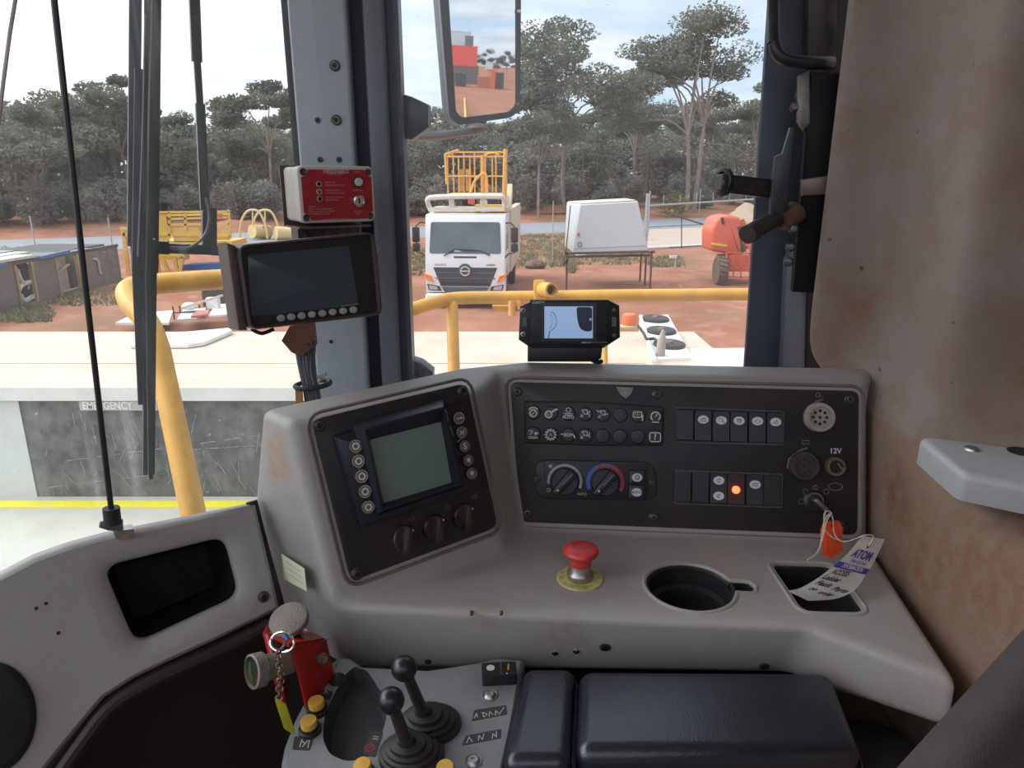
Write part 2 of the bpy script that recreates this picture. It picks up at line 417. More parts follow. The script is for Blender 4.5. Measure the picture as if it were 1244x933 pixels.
# black bracket of the mirror arm at the frame's outer edge
b = MB(); b.M = Frame((-.15, 1.16, 0), (0, -1, 0)).M
fr = Frame((-.15, 1.16, 0), (0, -1, 0))
b.prism([fr.uv(*p) for p in ((487, 113), (500, 117), (521, 127), (521, 155), (500, 170), (487, 168))], -.03, .0, .004); brk = tag(b.build('hinge_bracket', GLOSSBLK), 'black angular bracket on the outer edge of the left window post', 'bracket')
b = MB(); b.M = fr.M; b.prism([fr.uv(*p) for p in ((497, 436), (512, 441), (526, 452), (526, 475), (497, 475))], -.03, 0, .004); tag(b.build('hinge_bracket', GLOSSBLK), 'black bracket low on the window post just above the dash', 'bracket')

# right hand door post: dark blue plate, lighter blue bar below
FR = Frame((.36, 1.10, 0), (-.10, -1, 0))
b = MB(); b.M = FR.M
b.prism([FR.uv(*p) for p in ((938, -60), (1030, -60), (1000, 470), (903, 470))], -.010, 0, .004); struct(b.build('trim_6', mat('post_dark_blue', (.045, .058, .080), .42, var=.12)))
b = MB(); b.M = FR.M
b.prism([FR.uv(*p) for p in ((951, 318), (957, 300), (990, 300), (983, 470), (945, 470))], 0, .022, .005); struct(b.build('trim_7', mat('post_light_blue', (.13, .165, .20), .4, var=.1, dirt=RUST, dirt_amt=.25, dirt_scale=20)))
b = MB(); b.M = FR.M
b.prism([FR.uv(*p) for p in ((982, -60), (1045, -60), (1010, 470), (972, 470))], -.02, .028, .004); struct(b.build('trim_8', SEAL))

# ceiling, floor, rear and right walls (the operator's cab round the camera)
LINER = mat('roof_liner', (.46, .44, .42), .8, var=.08)
b = MB(); b.prism([(-1.35, -.9), (.75, -.9), (.75, 1.20), (-.31, 1.20), (-1.35, .49)], .84, .88); struct(b.build('ceiling', LINER))
CAB_FLOOR = mat('rubber_floor', (.03, .022, .02), .8, var=.3, dirt=(.09, .05, .03), dirt_amt=.5)
b = MB(); b.box(-1.35, .75, -.9, 1.0, -1.5, -1.45); struct(b.build('floor', CAB_FLOOR))
b = MB(); b.box(-1.35, .75, -.94, -.9, -1.5, .08); struct(b.build('wall_back', LINER))
b = MB(); b.box(-1.39, -1.35, -.94, .6, -1.5, -.45); struct(b.build('wall_left', LINER))
# front bulkhead below the dash
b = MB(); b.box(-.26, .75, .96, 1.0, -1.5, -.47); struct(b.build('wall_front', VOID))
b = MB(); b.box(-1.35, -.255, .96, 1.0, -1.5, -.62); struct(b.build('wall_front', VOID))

# right wall: worn beige trim with an upper bulging post cover and a recessed lower panel
def wall_mat():
    m = mat('stained_beige_trim', (.225, .188, .160), .75, var=.10, scale=6, dirt=(.20, .085, .04), dirt_amt=.85, dirt_scale=7.5, bump=.35, bump_scale=420, speck=((.07, .04, .03), 42, .73))
    return m
WALLM = wall_mat()
# plan of the wall, front to back: upper post cover and the lower panel it runs into
WU = [(.432, 1.0), (.402, .955), (.412, .938), (.440, .926), (.463, .912), (.470, .880), (.474, .82), (.477, .78), (.486, .760), (.52, .752), (.56, .745), (.62, .725), (.68, .64), (.75, .5), (.75, -.9)]
WLO = [(.462, 1.0), (.456, .95), (.453, .92), (.450, .89), (.447, .86), (.445, .83), (.443, .80), (.441, .765), (.440, .73), (.438, .69), (.436, .64), (.430, .55), (.425, .45), (.47, .1), (.52, -.9)]
b = MB(); n = len(WU); vs = []; fs = []
rows = [(.86, 0), (.5, 0), (.2, 0), (0, 0), (-.12, 0), (-.19, 0), (-.215, .04), (-.235, .15), (-.25, .35), (-.265, .65), (-.28, .88), (-.30, 1), (-.36, 1), (-.43, 1), (-.55, 1), (-.8, 1), (-1.1, 1), (-1.5, 1)]
for z, f in rows:
    for i, ((xu, yu), (xl_, yl)) in enumerate(zip(WU, WLO)):
        zz = z + (.0 - .012 * max(0, (i - 7) / 3.0 if i < 11 else 1)) * (1 if -.3 <= z <= -.19 else 0)
        vs.append((xu + (xl_ - xu) * f, yu + (yl - yu) * f, zz))
for k in range(len(rows) - 1):
    for i in range(n - 1): fs.append((k * n + i, k * n + n + i, k * n + n + i + 1, k * n + i + 1))
xw = lambda px, py, x=.44: ray(px, py) * (x / ray(px, py).x)
BRN = (.20, .085, .04); stains(WALLM, [(xw(1085, 570), .05, BRN, .9), (xw(1080, 620), .045, (.16, .07, .035), .9), (xw(1065, 480), .035, BRN, .8), (xw(1010, 430, .41), .03, (.22, .08, .05), .7), (xw(1195, 650), .09, BRN, .8), (xw(1140, 700), .08, BRN, .7), (xw(1045, 360, .42), .015, (.16, .06, .04), .8), (xw(1110, 530), .04, (.17, .08, .05), .7)])
b.add(vs, fs)
for i, f in enumerate(b.f):
    if sum(b.v[j].z for j in f) / 4 < -.285: b.mi[i] = 1
WALLF = mat('brown_textured_trim', (.24, .165, .12), .85, var=.10, scale=8, dirt=(.20, .085, .04), dirt_amt=.85, dirt_scale=8, bump=.8, bump_scale=520); stains(WALLF, [(xw(1085, 600), .05, (.15, .06, .03), .9), (xw(1120, 680), .07, BRN, .9), (xw(1200, 690), .10, BRN, .9)])
wr = struct(b.build('wall_right', [WALLM, WALLF], smooth=80)); sd_ = wr.modifiers.new('s', 'SUBSURF'); sd_.levels = sd_.render_levels = 2

# ================================================================ DASHBOARD
ZT, ZS, ZB = -.240, -.430, -.53
PL_O, PL_N = Vector((-.22, .69, -.24)), Vector((.5025, -.8215, .2694)).normalized()
t_, y_ = R(18), R(4.9)
PR_N = Matrix.Rotation(-y_, 3, 'Z') @ Vector((0, -math.cos(t_), math.sin(t_)))
PR_O = ray(830, 645); PR_O = PR_O * (.425 / -PR_O.z)
K0 = Vector((-.175, .636, ZS)); WN = Vector((-.95, -1, 0)).normalized()
def meet(o1, n1, o2, n2, z):
    M = Matrix((n1, n2, (0, 0, 1))); return M.inverted() @ Vector((Vector(o1).dot(n1), Vector(o2).dot(n2), z))
def on_line(o, n, z, px):
    """point of plane (o, n) at height z seen in column px"""
    nn = XA - FA * ((px - CX) / F_PX); return meet(o, n, (0, 0, 0), nn, z)
T2 = meet(PL_O, PL_N, K0, WN, ZT); K = meet(PL_O, PL_N, K0, WN, ZS)
T3 = on_line(PL_O, PL_N, ZT, 580); S3 = on_line(PL_O, PL_N, ZS, 612)
T4 = on_line(PR_O, PR_N, ZT, 604); S4 = on_line(PR_O, PR_N, ZS, 634)
T5 = on_line(PR_O, PR_N, ZT, 1056); S5 = on_line(PR_O, PR_N, ZS, 1056)
FOLD = onz(985, 762, ZS); RF = onz(1168, 829, ZS)
FOLD.y = K.y + (FOLD.y - K.y)
T1 = on(317, 506, K0, WN); T1.z = ZT
OUT = on(306, 622, K0, WN); B1 = T1.lerp(OUT, (ZB - T1.z) / (OUT.z - T1.z))
T6 = onz(1062, 446, ZT); T7 = onz(640, 438, ZT); T8 = onz(558, 446, ZT); T0 = onz(352, 489, ZT)
dn = lambda p, z=ZB: Vector((p.x, p.y, z))
BK_ = dn(K) + Vector((.0, .030, 0)); BF_ = dn(FOLD, -.505) + Vector((-.010, .024, 0))
V_ = [T1, T2, T3, T4, T5, T6, T7, T8, T0, K, S3, S4, S5, FOLD, RF,
      B1, BK_, BF_, dn(RF, -.484), dn(T6), dn(T7), dn(T8), dn(T0), dn(T5)]
(i1, i2, i3, i4, i5, i6, i7, i8, i0, iK, iS3, iS4, iS5, iF, iR, b1, bK, bF, bR, b6, b7, b8, b0, b5) = range(24)
FS = [(i1, i2, i3, i4, i5, i6, i7, i8, i0)[::-1], (i1, b1, bK, iK, i2), (i2, iK, iS3, i3), (i3, iS3, iS4, i4), (i4, iS4, iS5, i5),
      (iK, iF, iR, iS5, iS4, iS3), (iK, bK, bF, iF), (iF, bF, bR, iR), (iR, bR, b5, iS5), (i5, iS5, b5), (i5, b5, b6, i6), (i6, b6, b7, i7), (i7, b7, b8, i8), (i8, b8, b0, i0), (i0, b0, b1, i1),
      (b1, b0, b8, b7, b6, b5, bR, bF, bK)]
dash = thing('dashboard', 'wide grey moulded dash running under both windows, with cup holder and tray', 'dashboard', (0.1, .8, ZB))
b = MB(); b.add(V_, [f[::-1] if k == 0 else f for k, f in enumerate(FS)])
body = b.build('body', DASH, dash, world=True)
bm = bmesh.new(); bm.from_mesh(body.data); bmesh.ops.recalc_face_normals(bm, faces=bm.faces); bm.to_mesh(body.data); bm.free()
stains(DASH, [(W(345, 548, .765), .035, (.42, .20, .08), .9), (W(340, 575, .775), .022, (.42, .20, .08), .8), (W(352, 735, .75), .03, (.36, .20, .11), .6), (W(690, 792, .72), .04, (.26, .13, .07), .7), (W(590, 745, .73), .03, (.32, .18, .10), .6), (W(560, 690, .80), .04, (.30, .26, .24), .5), (W(1040, 470, .92), .03, (.30, .17, .10), .6)])
# cup holder with its side slot, and the square tray: cut into the shelf
FSH = Frame((0, 0, ZS), (0, 0, 1), (0, 1, 0))
cu = onz(838, 712, ZS); cr = .0475
slot = [onz(p[0], p[1], ZS) for p in ((890, 704), (910, 706), (917, 713), (908, 719), (885, 722))]
def cup_outline(g=0):
    pts = []
    for i in range(40):
        a = R(-8 + 360 * i / 40); pts.append((cu.x + (cr + g) * math.cos(a), cu.y + (cr + g) * math.sin(a)))
    return pts
cutc = MB(); cutc.prism(cup_outline(), ZS - .046, ZS + .05); c1 = cutc.build('c', DASH)
sx0, sx1 = cu.x + .03, slot[2].x; sy = (slot[0].y + slot[4].y) / 2
cutc = MB(); cutc.prism(rrect(sx0, sx1, sy - .0105, sy + .0105, .0095), ZS - .03, ZS + .05); c2 = cutc.build('c', DASH)
tr = [onz(p[0], p[1], ZS) for p in ((936, 684), (1010, 686), (1051, 744), (975, 742))]
trp = ccw([(p.x, p.y) for p in tr])
cutc = MB(); cutc.prism(rpoly(trp, .012), ZS - .045, ZS + .05); c3 = cutc.build('c', DASH)
cut(body, [c1, c2, c3], bevel=.013, seg=4)
b = MB(); o_ = cup_outline(.001)
b.lathe([(cr + .001, ZS - .001), (cr - .003, ZS - .004), (cr - .004, ZS - .024), (cr - .010, ZS - .027), (cr - .011, ZS - .042), (.002, ZS - .044)], 40, (cu.x, cu.y), cap0=False)
sl_ = rrect(sx0 + .012, sx1 - .0004, sy - .0101, sy + .0101, .0092); m = len(sl_)
b.add([(x, y, ZS - .0015) for x, y in sl_] + [(x, y, ZS - .024) for x, y in inset(sl_, .002)], [(i, (i + 1) % m, m + (i + 1) % m, m + i) for i in range(m)] + [tuple(range(m, 2 * m))])
b.build('cup_holder', PLASTIC, dash, world=True)
b = MB(); q = rpoly(trp, .012); qi = inset(q, .008)
nq = len(q); b.add([(x, y, ZS - .001) for x, y in inset(q, -.0008)] + [(x, y, ZS - .005) for x, y in inset(q, .002)] + [(x, y, ZS - .034) for x, y in qi], [(k * nq + i, k * nq + (i + 1) % nq, (k + 1) * nq + (i + 1) % nq, (k + 1) * nq + i) for k in range(2) for i in range(nq)] + [tuple(range(2 * nq, 3 * nq))])
b.build('tray', PLASTIC, dash, world=True)
# rolled plastic lips round both openings
cupring = []
for i in range(41):
    a = R(14 + (360 - 28) * i / 40); cupring.append((cu.x + (cr + .002) * math.cos(a), cu.y + (cr + .002) * math.sin(a), ZS - .0012))
tip = [(sx1 - .008, sy - .0125), (sx1 - .002, sy - .0100), (sx1 + .002, sy), (sx1 - .002, sy + .0100), (sx1 - .008, sy + .0125)]
ringp = cupring + [(x, y, ZS - .0012) for x, y in tip]
b = MB(); b.tube(ringp, .0030, 8, closed=True); b.build('cup_holder_lip', DASH, dash, world=True)
b = MB(); b.tube([(x, y, ZS - .0012) for x, y in inset(rpoly(trp, .012), -.0015)], .0028, 8, closed=True); b.build('tray_lip', DASH, dash, world=True)
# sticker on the left flank
FW = Frame(K0, WN)
b = MB(); b.M = FW.M; b.poly([FW.uv(*p) for p in ((343, 672), (371, 690), (374, 718), (346, 703))], .0012); b.m = 1
for k in range(3):
    b.stroke([FW.uv(349 + k, 682 + k * 7), FW.uv(367 + k, 694 + k * 7)], .0005, .0016)
b.build('sticker', [mat('yellowed_paper', (.80, .82, .60), .6), GREY_INK], dash, world=True)['label'] = 'small pale green paper sticker'
# screws and holes in the skirt
SKO = K; skn = (FOLD - K).cross(BF_ - FOLD).normalized(); skn = -skn if skn.y > 0 else skn
FSK = Frame(SKO, skn)
for (px, py, r, kind) in ((674, 793, .0035, 1), (700, 791, .0035, 1), (735, 786, .006, 0), (573, 745, .002, 0), (609, 745, .0018, 0), (928, 809, .005, 0), (520, 803, .004, 0)):
    u, v = FSK.uv(px, py); b = MB(); b.M = FSK.M
    b.lathe([(r, -.002), (r, .0012), (r * .7, .002)], 12, (u, v)); b.m = 1; b.lathe([(r * .6, .0016), (r * .6, .0022)], 8, (u, v))
    b.build('screw' if kind else 'grommet', [CHROME if kind else BOLT, VOID], dash, world=True)
# ================================================================ SWITCH PANEL (right)
FPR = Frame(PR_O, PR_N)
swp = thing('switch_panel', 'long black switch panel with round keypad, rockers, dials and sockets on the dash', 'control panel', FPR.M)
q_ = [FPR.uv(*p) for p in ((620, 464), (1043, 475), (1041, 650), (632, 634))]
out = rpoly(ccw(q_), .010, 4)
b = MB(); b.prism(out, -.002, .002, .001); b.build('plate', PANEL, swp)
b = MB(); ri = inset(out, -.002); b.tube([(x, y, .0012) for x, y in ri], .0020, 6, closed=True); b.build('rim', DKRIM, swp)
def screw(fr, parent, px, py, r=.0052, h=.003):
    u, v = fr.uv(px, py); b = MB(); b.lathe([(r * 1.15, h - .002), (r * 1.15, h - .0004), (r, h), (r * .8, h + .0028), (r * .55, h + .003), (r * .5, h + .0012)], 16, (u, v))
    b.m = 1; b.lathe([(r * .52, h + .0010), (r * .52, h + .0015)], 6, (u, v)); return b.build('screw', [BOLT, VOID], parent)
for p in ((629, 476), (798, 479), (1031, 485), (641, 623), (794, 628), (1021, 638)): screw(FPR, swp, *p)
b = MB(); b.poly([FPR.uv(*p) for p in ((748, 470), (769, 471), (767, 478), (760, 484), (753, 479))], .0026); b.build('worn_patch', GREY_INK, swp)

# --- keypad with sixteen round buttons
KEYPAD = mat('keypad_rubber', (.020, .020, .024), .5, var=.15, dirt=(.05, .04, .035), dirt_amt=.25, dirt_scale=25)
kp = MB(); kq = [FPR.uv(*p) for p in ((637, 487), (720, 488), (806, 494), (805, 541), (720, 541), (638, 538))]
kp.prism(rpoly(ccw(kq), .004), .001, .009, .003); keypad = kp.build('keypad', KEYPAD, swp)
def kchild(mb, name, mats, parent): return mb.build(name, mats, parent, world=False)
def place_child(mb, name, mats, parent, root):
    """coordinates given in the thing's own space, parent a part of it"""
    o = mb.build(name, mats, parent); o.location = o.location - parent.location; return o
S = .0078
def ic(i, b, x, y, z):
    w = .0011
    if i == 0:
        b.ring(x, y - .001, .0042, .0018, z); b.ring(x, y - .001, .0072, .0018, z, 16, 40, 140); b.stroke([(x - .002, y - .003), (x + .002, y + .001)], .0009, z)
    elif i == 1:
        b.ring(x - .003, y - .0015, .0040, .0020, z); b.stroke([(x, y + .001), (x + .005, y + .0045), (x + .0075, y + .005)], .0024, z); b.stroke([(x - .005, y), (x - .003, y - .003), (x - .0005, y + .001)], .0008, z)
    elif i == 2:
        b.ring(x, y + .0045, .0028, .0008, z); b.stroke([(x - .005, y), (x + .005, y)], .0009, z); b.stroke([(x - .005, y - .0018), (x + .005, y - .0018)], .0007, z); b.text('AUTO', .0054, x, y - .0046, z, .02)
    elif i in (3, 4, 11):
        d = {3: 1, 4: 0, 11: -1}[i]
        b.stroke([(x - .004, y + .005), (x + .002, y + .005), (x + .003, y), (x - .001, y), (x - .004, y + .005)], .001, z); b.stroke([(x + .002, y + .001), (x + .006, y + .001 + .003 * d)], .001, z)
        b.stroke([(x - .006, y - .004), (x - .0045, y - .001)], .0009, z); b.stroke([(x - .0035, y - .004), (x - .0035, y - .001)], .0009, z)
        if d: b.stroke([(x + .005, y - .004 * d), (x + .005, y + .001 * d)], .0009, z)
        else: b.stroke([(x - .008, y + .0055), (x - .005, y + .0035)], .001, z)
    elif i == 6:
        b.stroke([(x - .006, y + .0045), (x + .004, y + .0045), (x + .004, y - .002), (x - .006, y - .002), (x - .006, y + .0045)], .0012, z)
        for k in range(3): b.stroke([(x - .0035 + k * .0022, y), (x - .0035 + k * .0022, y + .0028)], .0006, z)
        b.stroke([(x + .0055, y + .001), (x + .0055, y - .006)], .0016, z)
    elif i == 7:
        b.ring(x, y, .0055, .0014, z, 20, -50, 230); b.stroke([(x, y), (x + .002, y + .003)], .0012, z); b.stroke([(x - .004, y - .007), (x + .004, y - .007)], .0013, z)
    elif i == 8:
        b.stroke([(x - .006, y - .004), (x + .005, y - .004)], .0009, z); b.stroke([(x - .006, y + .004), (x - .001, y + .004)], .0009, z); b.stroke([(x - .004, y - .001), (x - .001, y + .003)], .0011, z); b.poly([(x + .001, y + .001), (x + .003, y + .003), (x + .007, y + .001), (x + .003, y - .002)], z); b.stroke([(x - .006, y - .0055), (x + .006, y - .0055)], .0008, z)
    elif i == 9:
        b.ring(x, y, .0054, .0016, z)
        for k in range(12): a = k * math.pi / 6; b.stroke([(x + .006 * math.cos(a), y + .006 * math.sin(a)), (x + .0074 * math.cos(a), y + .0074 * math.sin(a))], .0014, z)
        b.text('A', .006, x, y, z)
    elif i == 10:
        b.stroke([(x - .0095, y + .001), (x - .005, y + .001)], .0012, z); b.stroke([(x - .005, y - .001), (x + .003, y - .001), (x + .004, y + .0015), (x - .004, y + .0015), (x - .005, y - .001)], .0011, z); b.stroke([(x + .004, y + .001), (x + .007, y), (x + .008, y - .003)], .0016, z)
    elif i == 15:
        q = rrect(x - .0066, x + .0066, y - .0055, y + .0055, .002, 3); b.stroke(q + [q[0]], .0013, z); b.text('?', .0100, x, y, z, .015)
cols = [(648, 501), (669.5, 502), (690.5, 502.5), (711, 503), (732.5, 504), (753.5, 504.5), (775, 505), (796, 506)]
cols2 = [(648, 527), (669, 528), (690.5, 528.5), (711, 529), (732, 529.5), (753, 530), (774.5, 530.5), (795.5, 531)]
for i, p in enumerate(cols + cols2):
    x, y, _ = FPR.at(*p, .009); b = MB()
    b.lathe([(.0092, .0085), (.0092, .0102), (.0082, .0114), (.0070, .0116)], 22, (x, y)); b.m = 1; ic(i, b, x, y, .0120)
    place_child(b, 'button', [PLASTIC, WHITE_INK], keypad, swp)
# --- climate control: oval plate with two dials and two push buttons
cl = MB(); cq = rpoly(ccw([FPR.uv(*p) for p in ((649, 558), (795, 561), (799, 608), (652, 606))]), .016, 6); cl.prism(cq, .001, .0045, .002)
clim = cl.build('climate_control', PANEL, swp)
b = MB(); b.prism(rpoly(ccw([FPR.uv(*p) for p in ((661, 558), (786, 561), (786, 606), (662, 604))]), .005), .004, .0062, .001); place_child(b, 'inner_plate', PLASTIC, clim, swp)
for p in ((653, 581), (791, 586)):
    s_ = screw(FPR, clim, *p, r=.004, h=.0048); s_.location -= clim.location
zc = .0066
for k, (px, py) in enumerate(((686, 585), (735, 586))):
    x, y, _ = FPR.at(px, py, .007)
    b = MB()
    if k == 0:
        b.ring(x, y, .0205, .0030, zc, 30, -22, 190); b.text('AUTO', .0042, x + .022, y - .0150, zc); b.ring(x - .020, y - .0115, .002, .0007, zc)
        for a in (0, 45, 90, 135): b.stroke([(x - .0185 + .0022 * math.cos(R(a)), y + .0185 + .0022 * math.sin(R(a))), (x - .0185 - .0022 * math.cos(R(a)), y + .0185 - .0022 * math.sin(R(a)))], .0007, zc)
        b.m = 1; b.ring(x, y, .0205, .0022, zc + .0002, 30, -22, 190)
        place_child(b, 'fan_scale', [WHITE_INK, mat('grey_scale', (.42, .42, .42), .5, var=.1)], clim, swp)
    else:
        b.ring(x, y, .0225, .0024, zc, 30, 62, 205); b.ring(x, y, .0200, .0026, zc + .0001, 12, 120, 206); b.m = 1
        b.ring(x, y, .0200, .0030, zc + .0002, 20, 30, 120); b.ring(x, y, .0218, .0044, zc + .0001, 14, -28, 62)
        b.m = 2
        for a in (170, 150, 120, 95): b.stroke([(x + .0213 * math.cos(R(a)), y + .0213 * math.sin(R(a))), (x + .0226 * math.cos(R(a + 4)), y + .0226 * math.sin(R(a + 4)))], .0012, zc + .0005)
        for a in (75, 45, 20): b.stroke([(x + .020 * math.cos(R(a)), y + .020 * math.sin(R(a))), (x + .0222 * math.cos(R(a + 4)), y + .0222 * math.sin(R(a + 4)))], .0007, zc + .0005)
        place_child(b, 'heat_scale', [BLUE_INK, RED_INK, GREY_INK], clim, swp)
    b = MB(); b.lathe([(.0175, .006), (.0172, .010), (.016, .011)], 28, (x, y))
    a = R(-130); ca, sa = math.cos(a), math.sin(a)
    gp = [(.0185, .0045), (.0205, 0), (.0185, -.0045), (-.0165, -.0065), (-.0175, 0), (-.0165, .0065)]
    b.prism([(x + ca * p - sa * q, y + sa * p + ca * q) for p, q in gp], .010, .022, .003); b.m = 1
    b.stroke([(x - .0155 * ca, y - .0155 * sa), (x + .004 * ca, y + .004 * sa)], .0010, .0223); b.m = 2
    b.lathe([(.0013, .022), (.0013, .0226)], 10, (x + .0125 * ca, y + .0125 * sa))
    place_child(b, 'dial', [PLASTIC, GREY_INK, LENS], clim, swp)
for k, (px, py) in enumerate(((774, 580), (773.5, 598))):
    x, y, _ = FPR.at(px, py, .009); b = MB(); b.rbox(x - .0095, x + .0095, y - .0088, y + .0088, .005, .0095, .002, .001); b.m = 1
    b.prism(circ(x, y, .0063, 20, .0052), .0095, .0099); b.m = 2
    if k: b.text('AUTO', .0042, x, y, .0103, .03)
    else:
        b.ring(x, y, .0023, .0011, .0103); 
        for a in range(6): b.stroke([(x + .002 * math.cos(a * 1.047), y + .002 * math.sin(a * 1.047)), (x + .0036 * math.cos(a * 1.047), y + .0036 * math.sin(a * 1.047))], .0008, .0103)
    place_child(b, 'push_button', [PLASTIC, LENS, BLACK_INK], clim, swp)
# --- rocker switches in two framed rows
def row(name, quad, cells):
    b = MB(); q = rpoly(ccw([FPR.uv(*p) for p in quad]), .004); qi = inset(q, .0022)
    b.holed(q, [qi], .001, .0045); b.m = 1; b.poly(qi, .0021)
    fr = b.build(name, [mat('switch_frame', (.060, .050, .045), .45, var=.4, scale=60), VOID], swp)
    for (px, py, kind) in cells:
        x, y, _ = FPR.at(px, py, .006); w, h = .0108, .0190; b = MB()
        # rocker: two slightly tilted halves
        t = {'blank': 0}.get(kind, .0016)
        prof = [(-h, .006 + t), (0, .006 if t else .0068), (h, .006 + t * .2)] if kind != 'blank' else [(-h, .0062), (h, .0062)]
        b.rbox(x - w, x + w, y - h, y + h, .001, .0045, .002, .001)
        vs = []; fs = []
        for (dy, z) in prof:
            vs += [(x - w + .0008, y + dy * .96, z), (x + w - .0008, y + dy * .96, z)]
        m = len(prof)
        for k in range(m - 1): fs.append((2 * k, 2 * k + 1, 2 * k + 3, 2 * k + 2))
        base = len(vs); vs += [(v[0] + (-.0006 if i % 2 == 0 else .0006), v[1], .0035) for i, v in enumerate(vs)]
        for k in range(m - 1): fs += [(2 * k, 2 * k + 2, base + 2 * k + 2, base + 2 * k), (2 * k + 1, base + 2 * k + 1, base + 2 * k + 3, 2 * k + 3)]
        fs += [(0, base, base + 1, 1), (2 * m - 2, 2 * m - 1, base + 2 * m - 1, base + 2 * m - 2)]
        b.add(vs, fs)
        lens = {'wash': [.0075], 'wipe': [.0075], 'jet': [.0075], 'lamp': [.0075], 'tool': [.0075], 'twin': [.0095, -.0095], 'lock': [.0065]}.get(kind, [])
        for n_, dy in enumerate(lens):
            b.m = 1; b.prism(circ(x, y + dy, .0066, 20, .0052), .0055, .0078)
            b.m = 2; z = .0081; yy = y + dy
            if kind == 'wash': b.ring(x, yy - .001, .0026, .0006, z, 14, 0, 180); b.stroke([(x - .004, yy - .0018), (x + .004, yy - .0018)], .0006, z); b.stroke([(x - .002, yy), (x + .003, yy + .002)], .0006, z)
            elif kind == 'wipe': b.ring(x - .001, yy + .0005, .0024, .0006, z, 12, -30, 200); b.stroke([(x, yy), (x + .004, yy - .003)], .0007, z)
            elif kind == 'jet':
                for k in (-1, 0, 1): b.stroke([(x + k * .002, yy - .0025), (x + k * .0018, yy + .0015)], .0007, z)
                b.stroke([(x - .003, yy + .002), (x + .003, yy + .002)], .0008, z)
            elif kind == 'lamp': b.ring(x, yy, .0022, .0005, z); b.stroke([(x - .0042, yy), (x - .003, yy)], .0005, z); b.stroke([(x + .003, yy), (x + .0042, yy)], .0005, z)
            elif kind == 'tool': b.stroke([(x - .003, yy - .002), (x + .002, yy + .002)], .0008, z); b.ring(x + .001, yy - .0015, .001, .0004, z)
            elif kind == 'twin': b.ring(x, yy, .002, .0006, z, 12, 60, 300); b.stroke([(x - .001, yy - .002), (x + .0015, yy + .002)], .0006, z)
            elif kind == 'lock': b.stroke([(x - .0035, yy + .0012), (x, yy + .0018), (x + .0035, yy + .0012)], .0008, z); b.stroke([(x - .003, yy - .001), (x + .003, yy - .0014)], .0008, z)
        mats = [PLASTIC, LENS, BLACK_INK]
        if kind == 'lit':
            b.m = 1; b.lathe([(.0048, .006), (.0046, .0085), (.003, .0095)], 16, (x, y - .001)); mats = [mat('red_tinted_switch', (.05, .012, .012), .4, var=.3), mat('red_lamp', (.8, .05, .02), .4, var=0, emit=(1.0, .07, .02), estr=5.0)]
        place_child(b, 'rocker_switch', mats, fr, swp)
row('upper_switch_row', ((820, 494), (952, 499), (951, 541), (820, 538)), [(832, 516, 'blank'), (854, 517, 'wash'), (876, 518, 'wipe'), (897.5, 518.5, 'jet'), (920, 519, 'lamp'), (942, 520, 'tool')])
row('lower_switch_row', ((818, 570), (950, 575), (949, 617), (818, 612)), [(829, 591, 'blank'), (851, 592, 'blank'), (873, 593, 'twin'), (894, 594, 'lit'), (917, 595, 'lock'), (938, 596, 'blank')])
# --- sockets and ignition
def socket(px, py, r, m, pins, name, label=None):
    x, y, _ = FPR.at(px, py, .008); b = MB()
    b.lathe([(r * 1.08, .001), (r * 1.08, .009), (r * 1.0, .012), (r * .78, .012), (r * .76, .0085), (.0001, .0085)], 28, (x, y))
    b.m = 1
    for i in range(pins):
        a = 2 * math.pi * i / max(pins - 1, 1); rr = r * .47 if i < pins - 1 else 0
        b.lathe([(r * .115, .0085), (r * .115, .0089)], 10, (x + rr * math.cos(a), y + rr * math.sin(a)))
    o = b.build(name, [m, VOID], swp); return x, y, o
DIRTYW = mat('grimy_cream_plastic', (.40, .36, .31), .5, var=.25, dirt=(.18, .12, .09), dirt_amt=.5, dirt_scale=60)
DARKP = mat('grimy_black_socket', (.030, .026, .025), .45, var=.4, dirt=(.10, .07, .05), dirt_amt=.5, dirt_scale=50)
socket(996, 507, .0170, DIRTYW, 9, 'round_socket')
socket(977, 566, .0170, DARKP, 9, 'round_socket')
x, y, o = socket(1015, 567, .0108, mat('dull_brass', (.20, .15, .10), .4, .6, var=.3), 0, 'power_outlet')
b = MB(); b.lathe([(.0078, .0086), (.0078, .0089)], 20, (x, y)); place_child(b, 'outlet_bore', VOID, o, swp)
b = MB(); b.tube([(x + .002, y + .004, .010), (x + .004, y - .002, .016), (x + .010, y - .001, .014)], .0014, 6); b.tube([(x + .004, y - .002, .014), (x + .009, y - .004, .014)], .0012, 6); place_child(b, 'clip', CHROME, o, swp)
x, y, _ = FPR.at(1015, 548, .0026); b = MB(); b.text('12V', .0090, x, y, .0026, .02); b.build('lettering', WHITE_INK, swp)
for px, py in ((993, 480),): 
    x, y, _ = FPR.at(px, py); b = MB(); b.ring(x, y, .0026, .0009, .0026); b.build('lettering', GREY_INK, swp)
b = MB(); x, y, _ = FPR.at(978, 537); b.stroke([(x - .004, y - .002), (x + .004, y - .002), (x + .004, y + .002), (x - .004, y + .002), (x - .004, y - .002)], .0006, .0026); b.stroke([(x - .002, y - .002), (x - .002, y - .004)], .0006, .0026); b.build('lettering', GREY_INK, swp)
for px, py, r in ((977, 566, .021), (996, 507, .0205)):     # scuffed cover brackets behind the sockets
    x, y, _ = FPR.at(px, py); b = MB(); b.tube([(x - r, y - .004, .004), (x - r * .95, y + .008, .006), (x - r * .35, y + r * .92, .007), (x + r * .1, y + r * 1.06, .005)], .0016, 6); b.build('socket_cap_strap', DKRIM, swp)
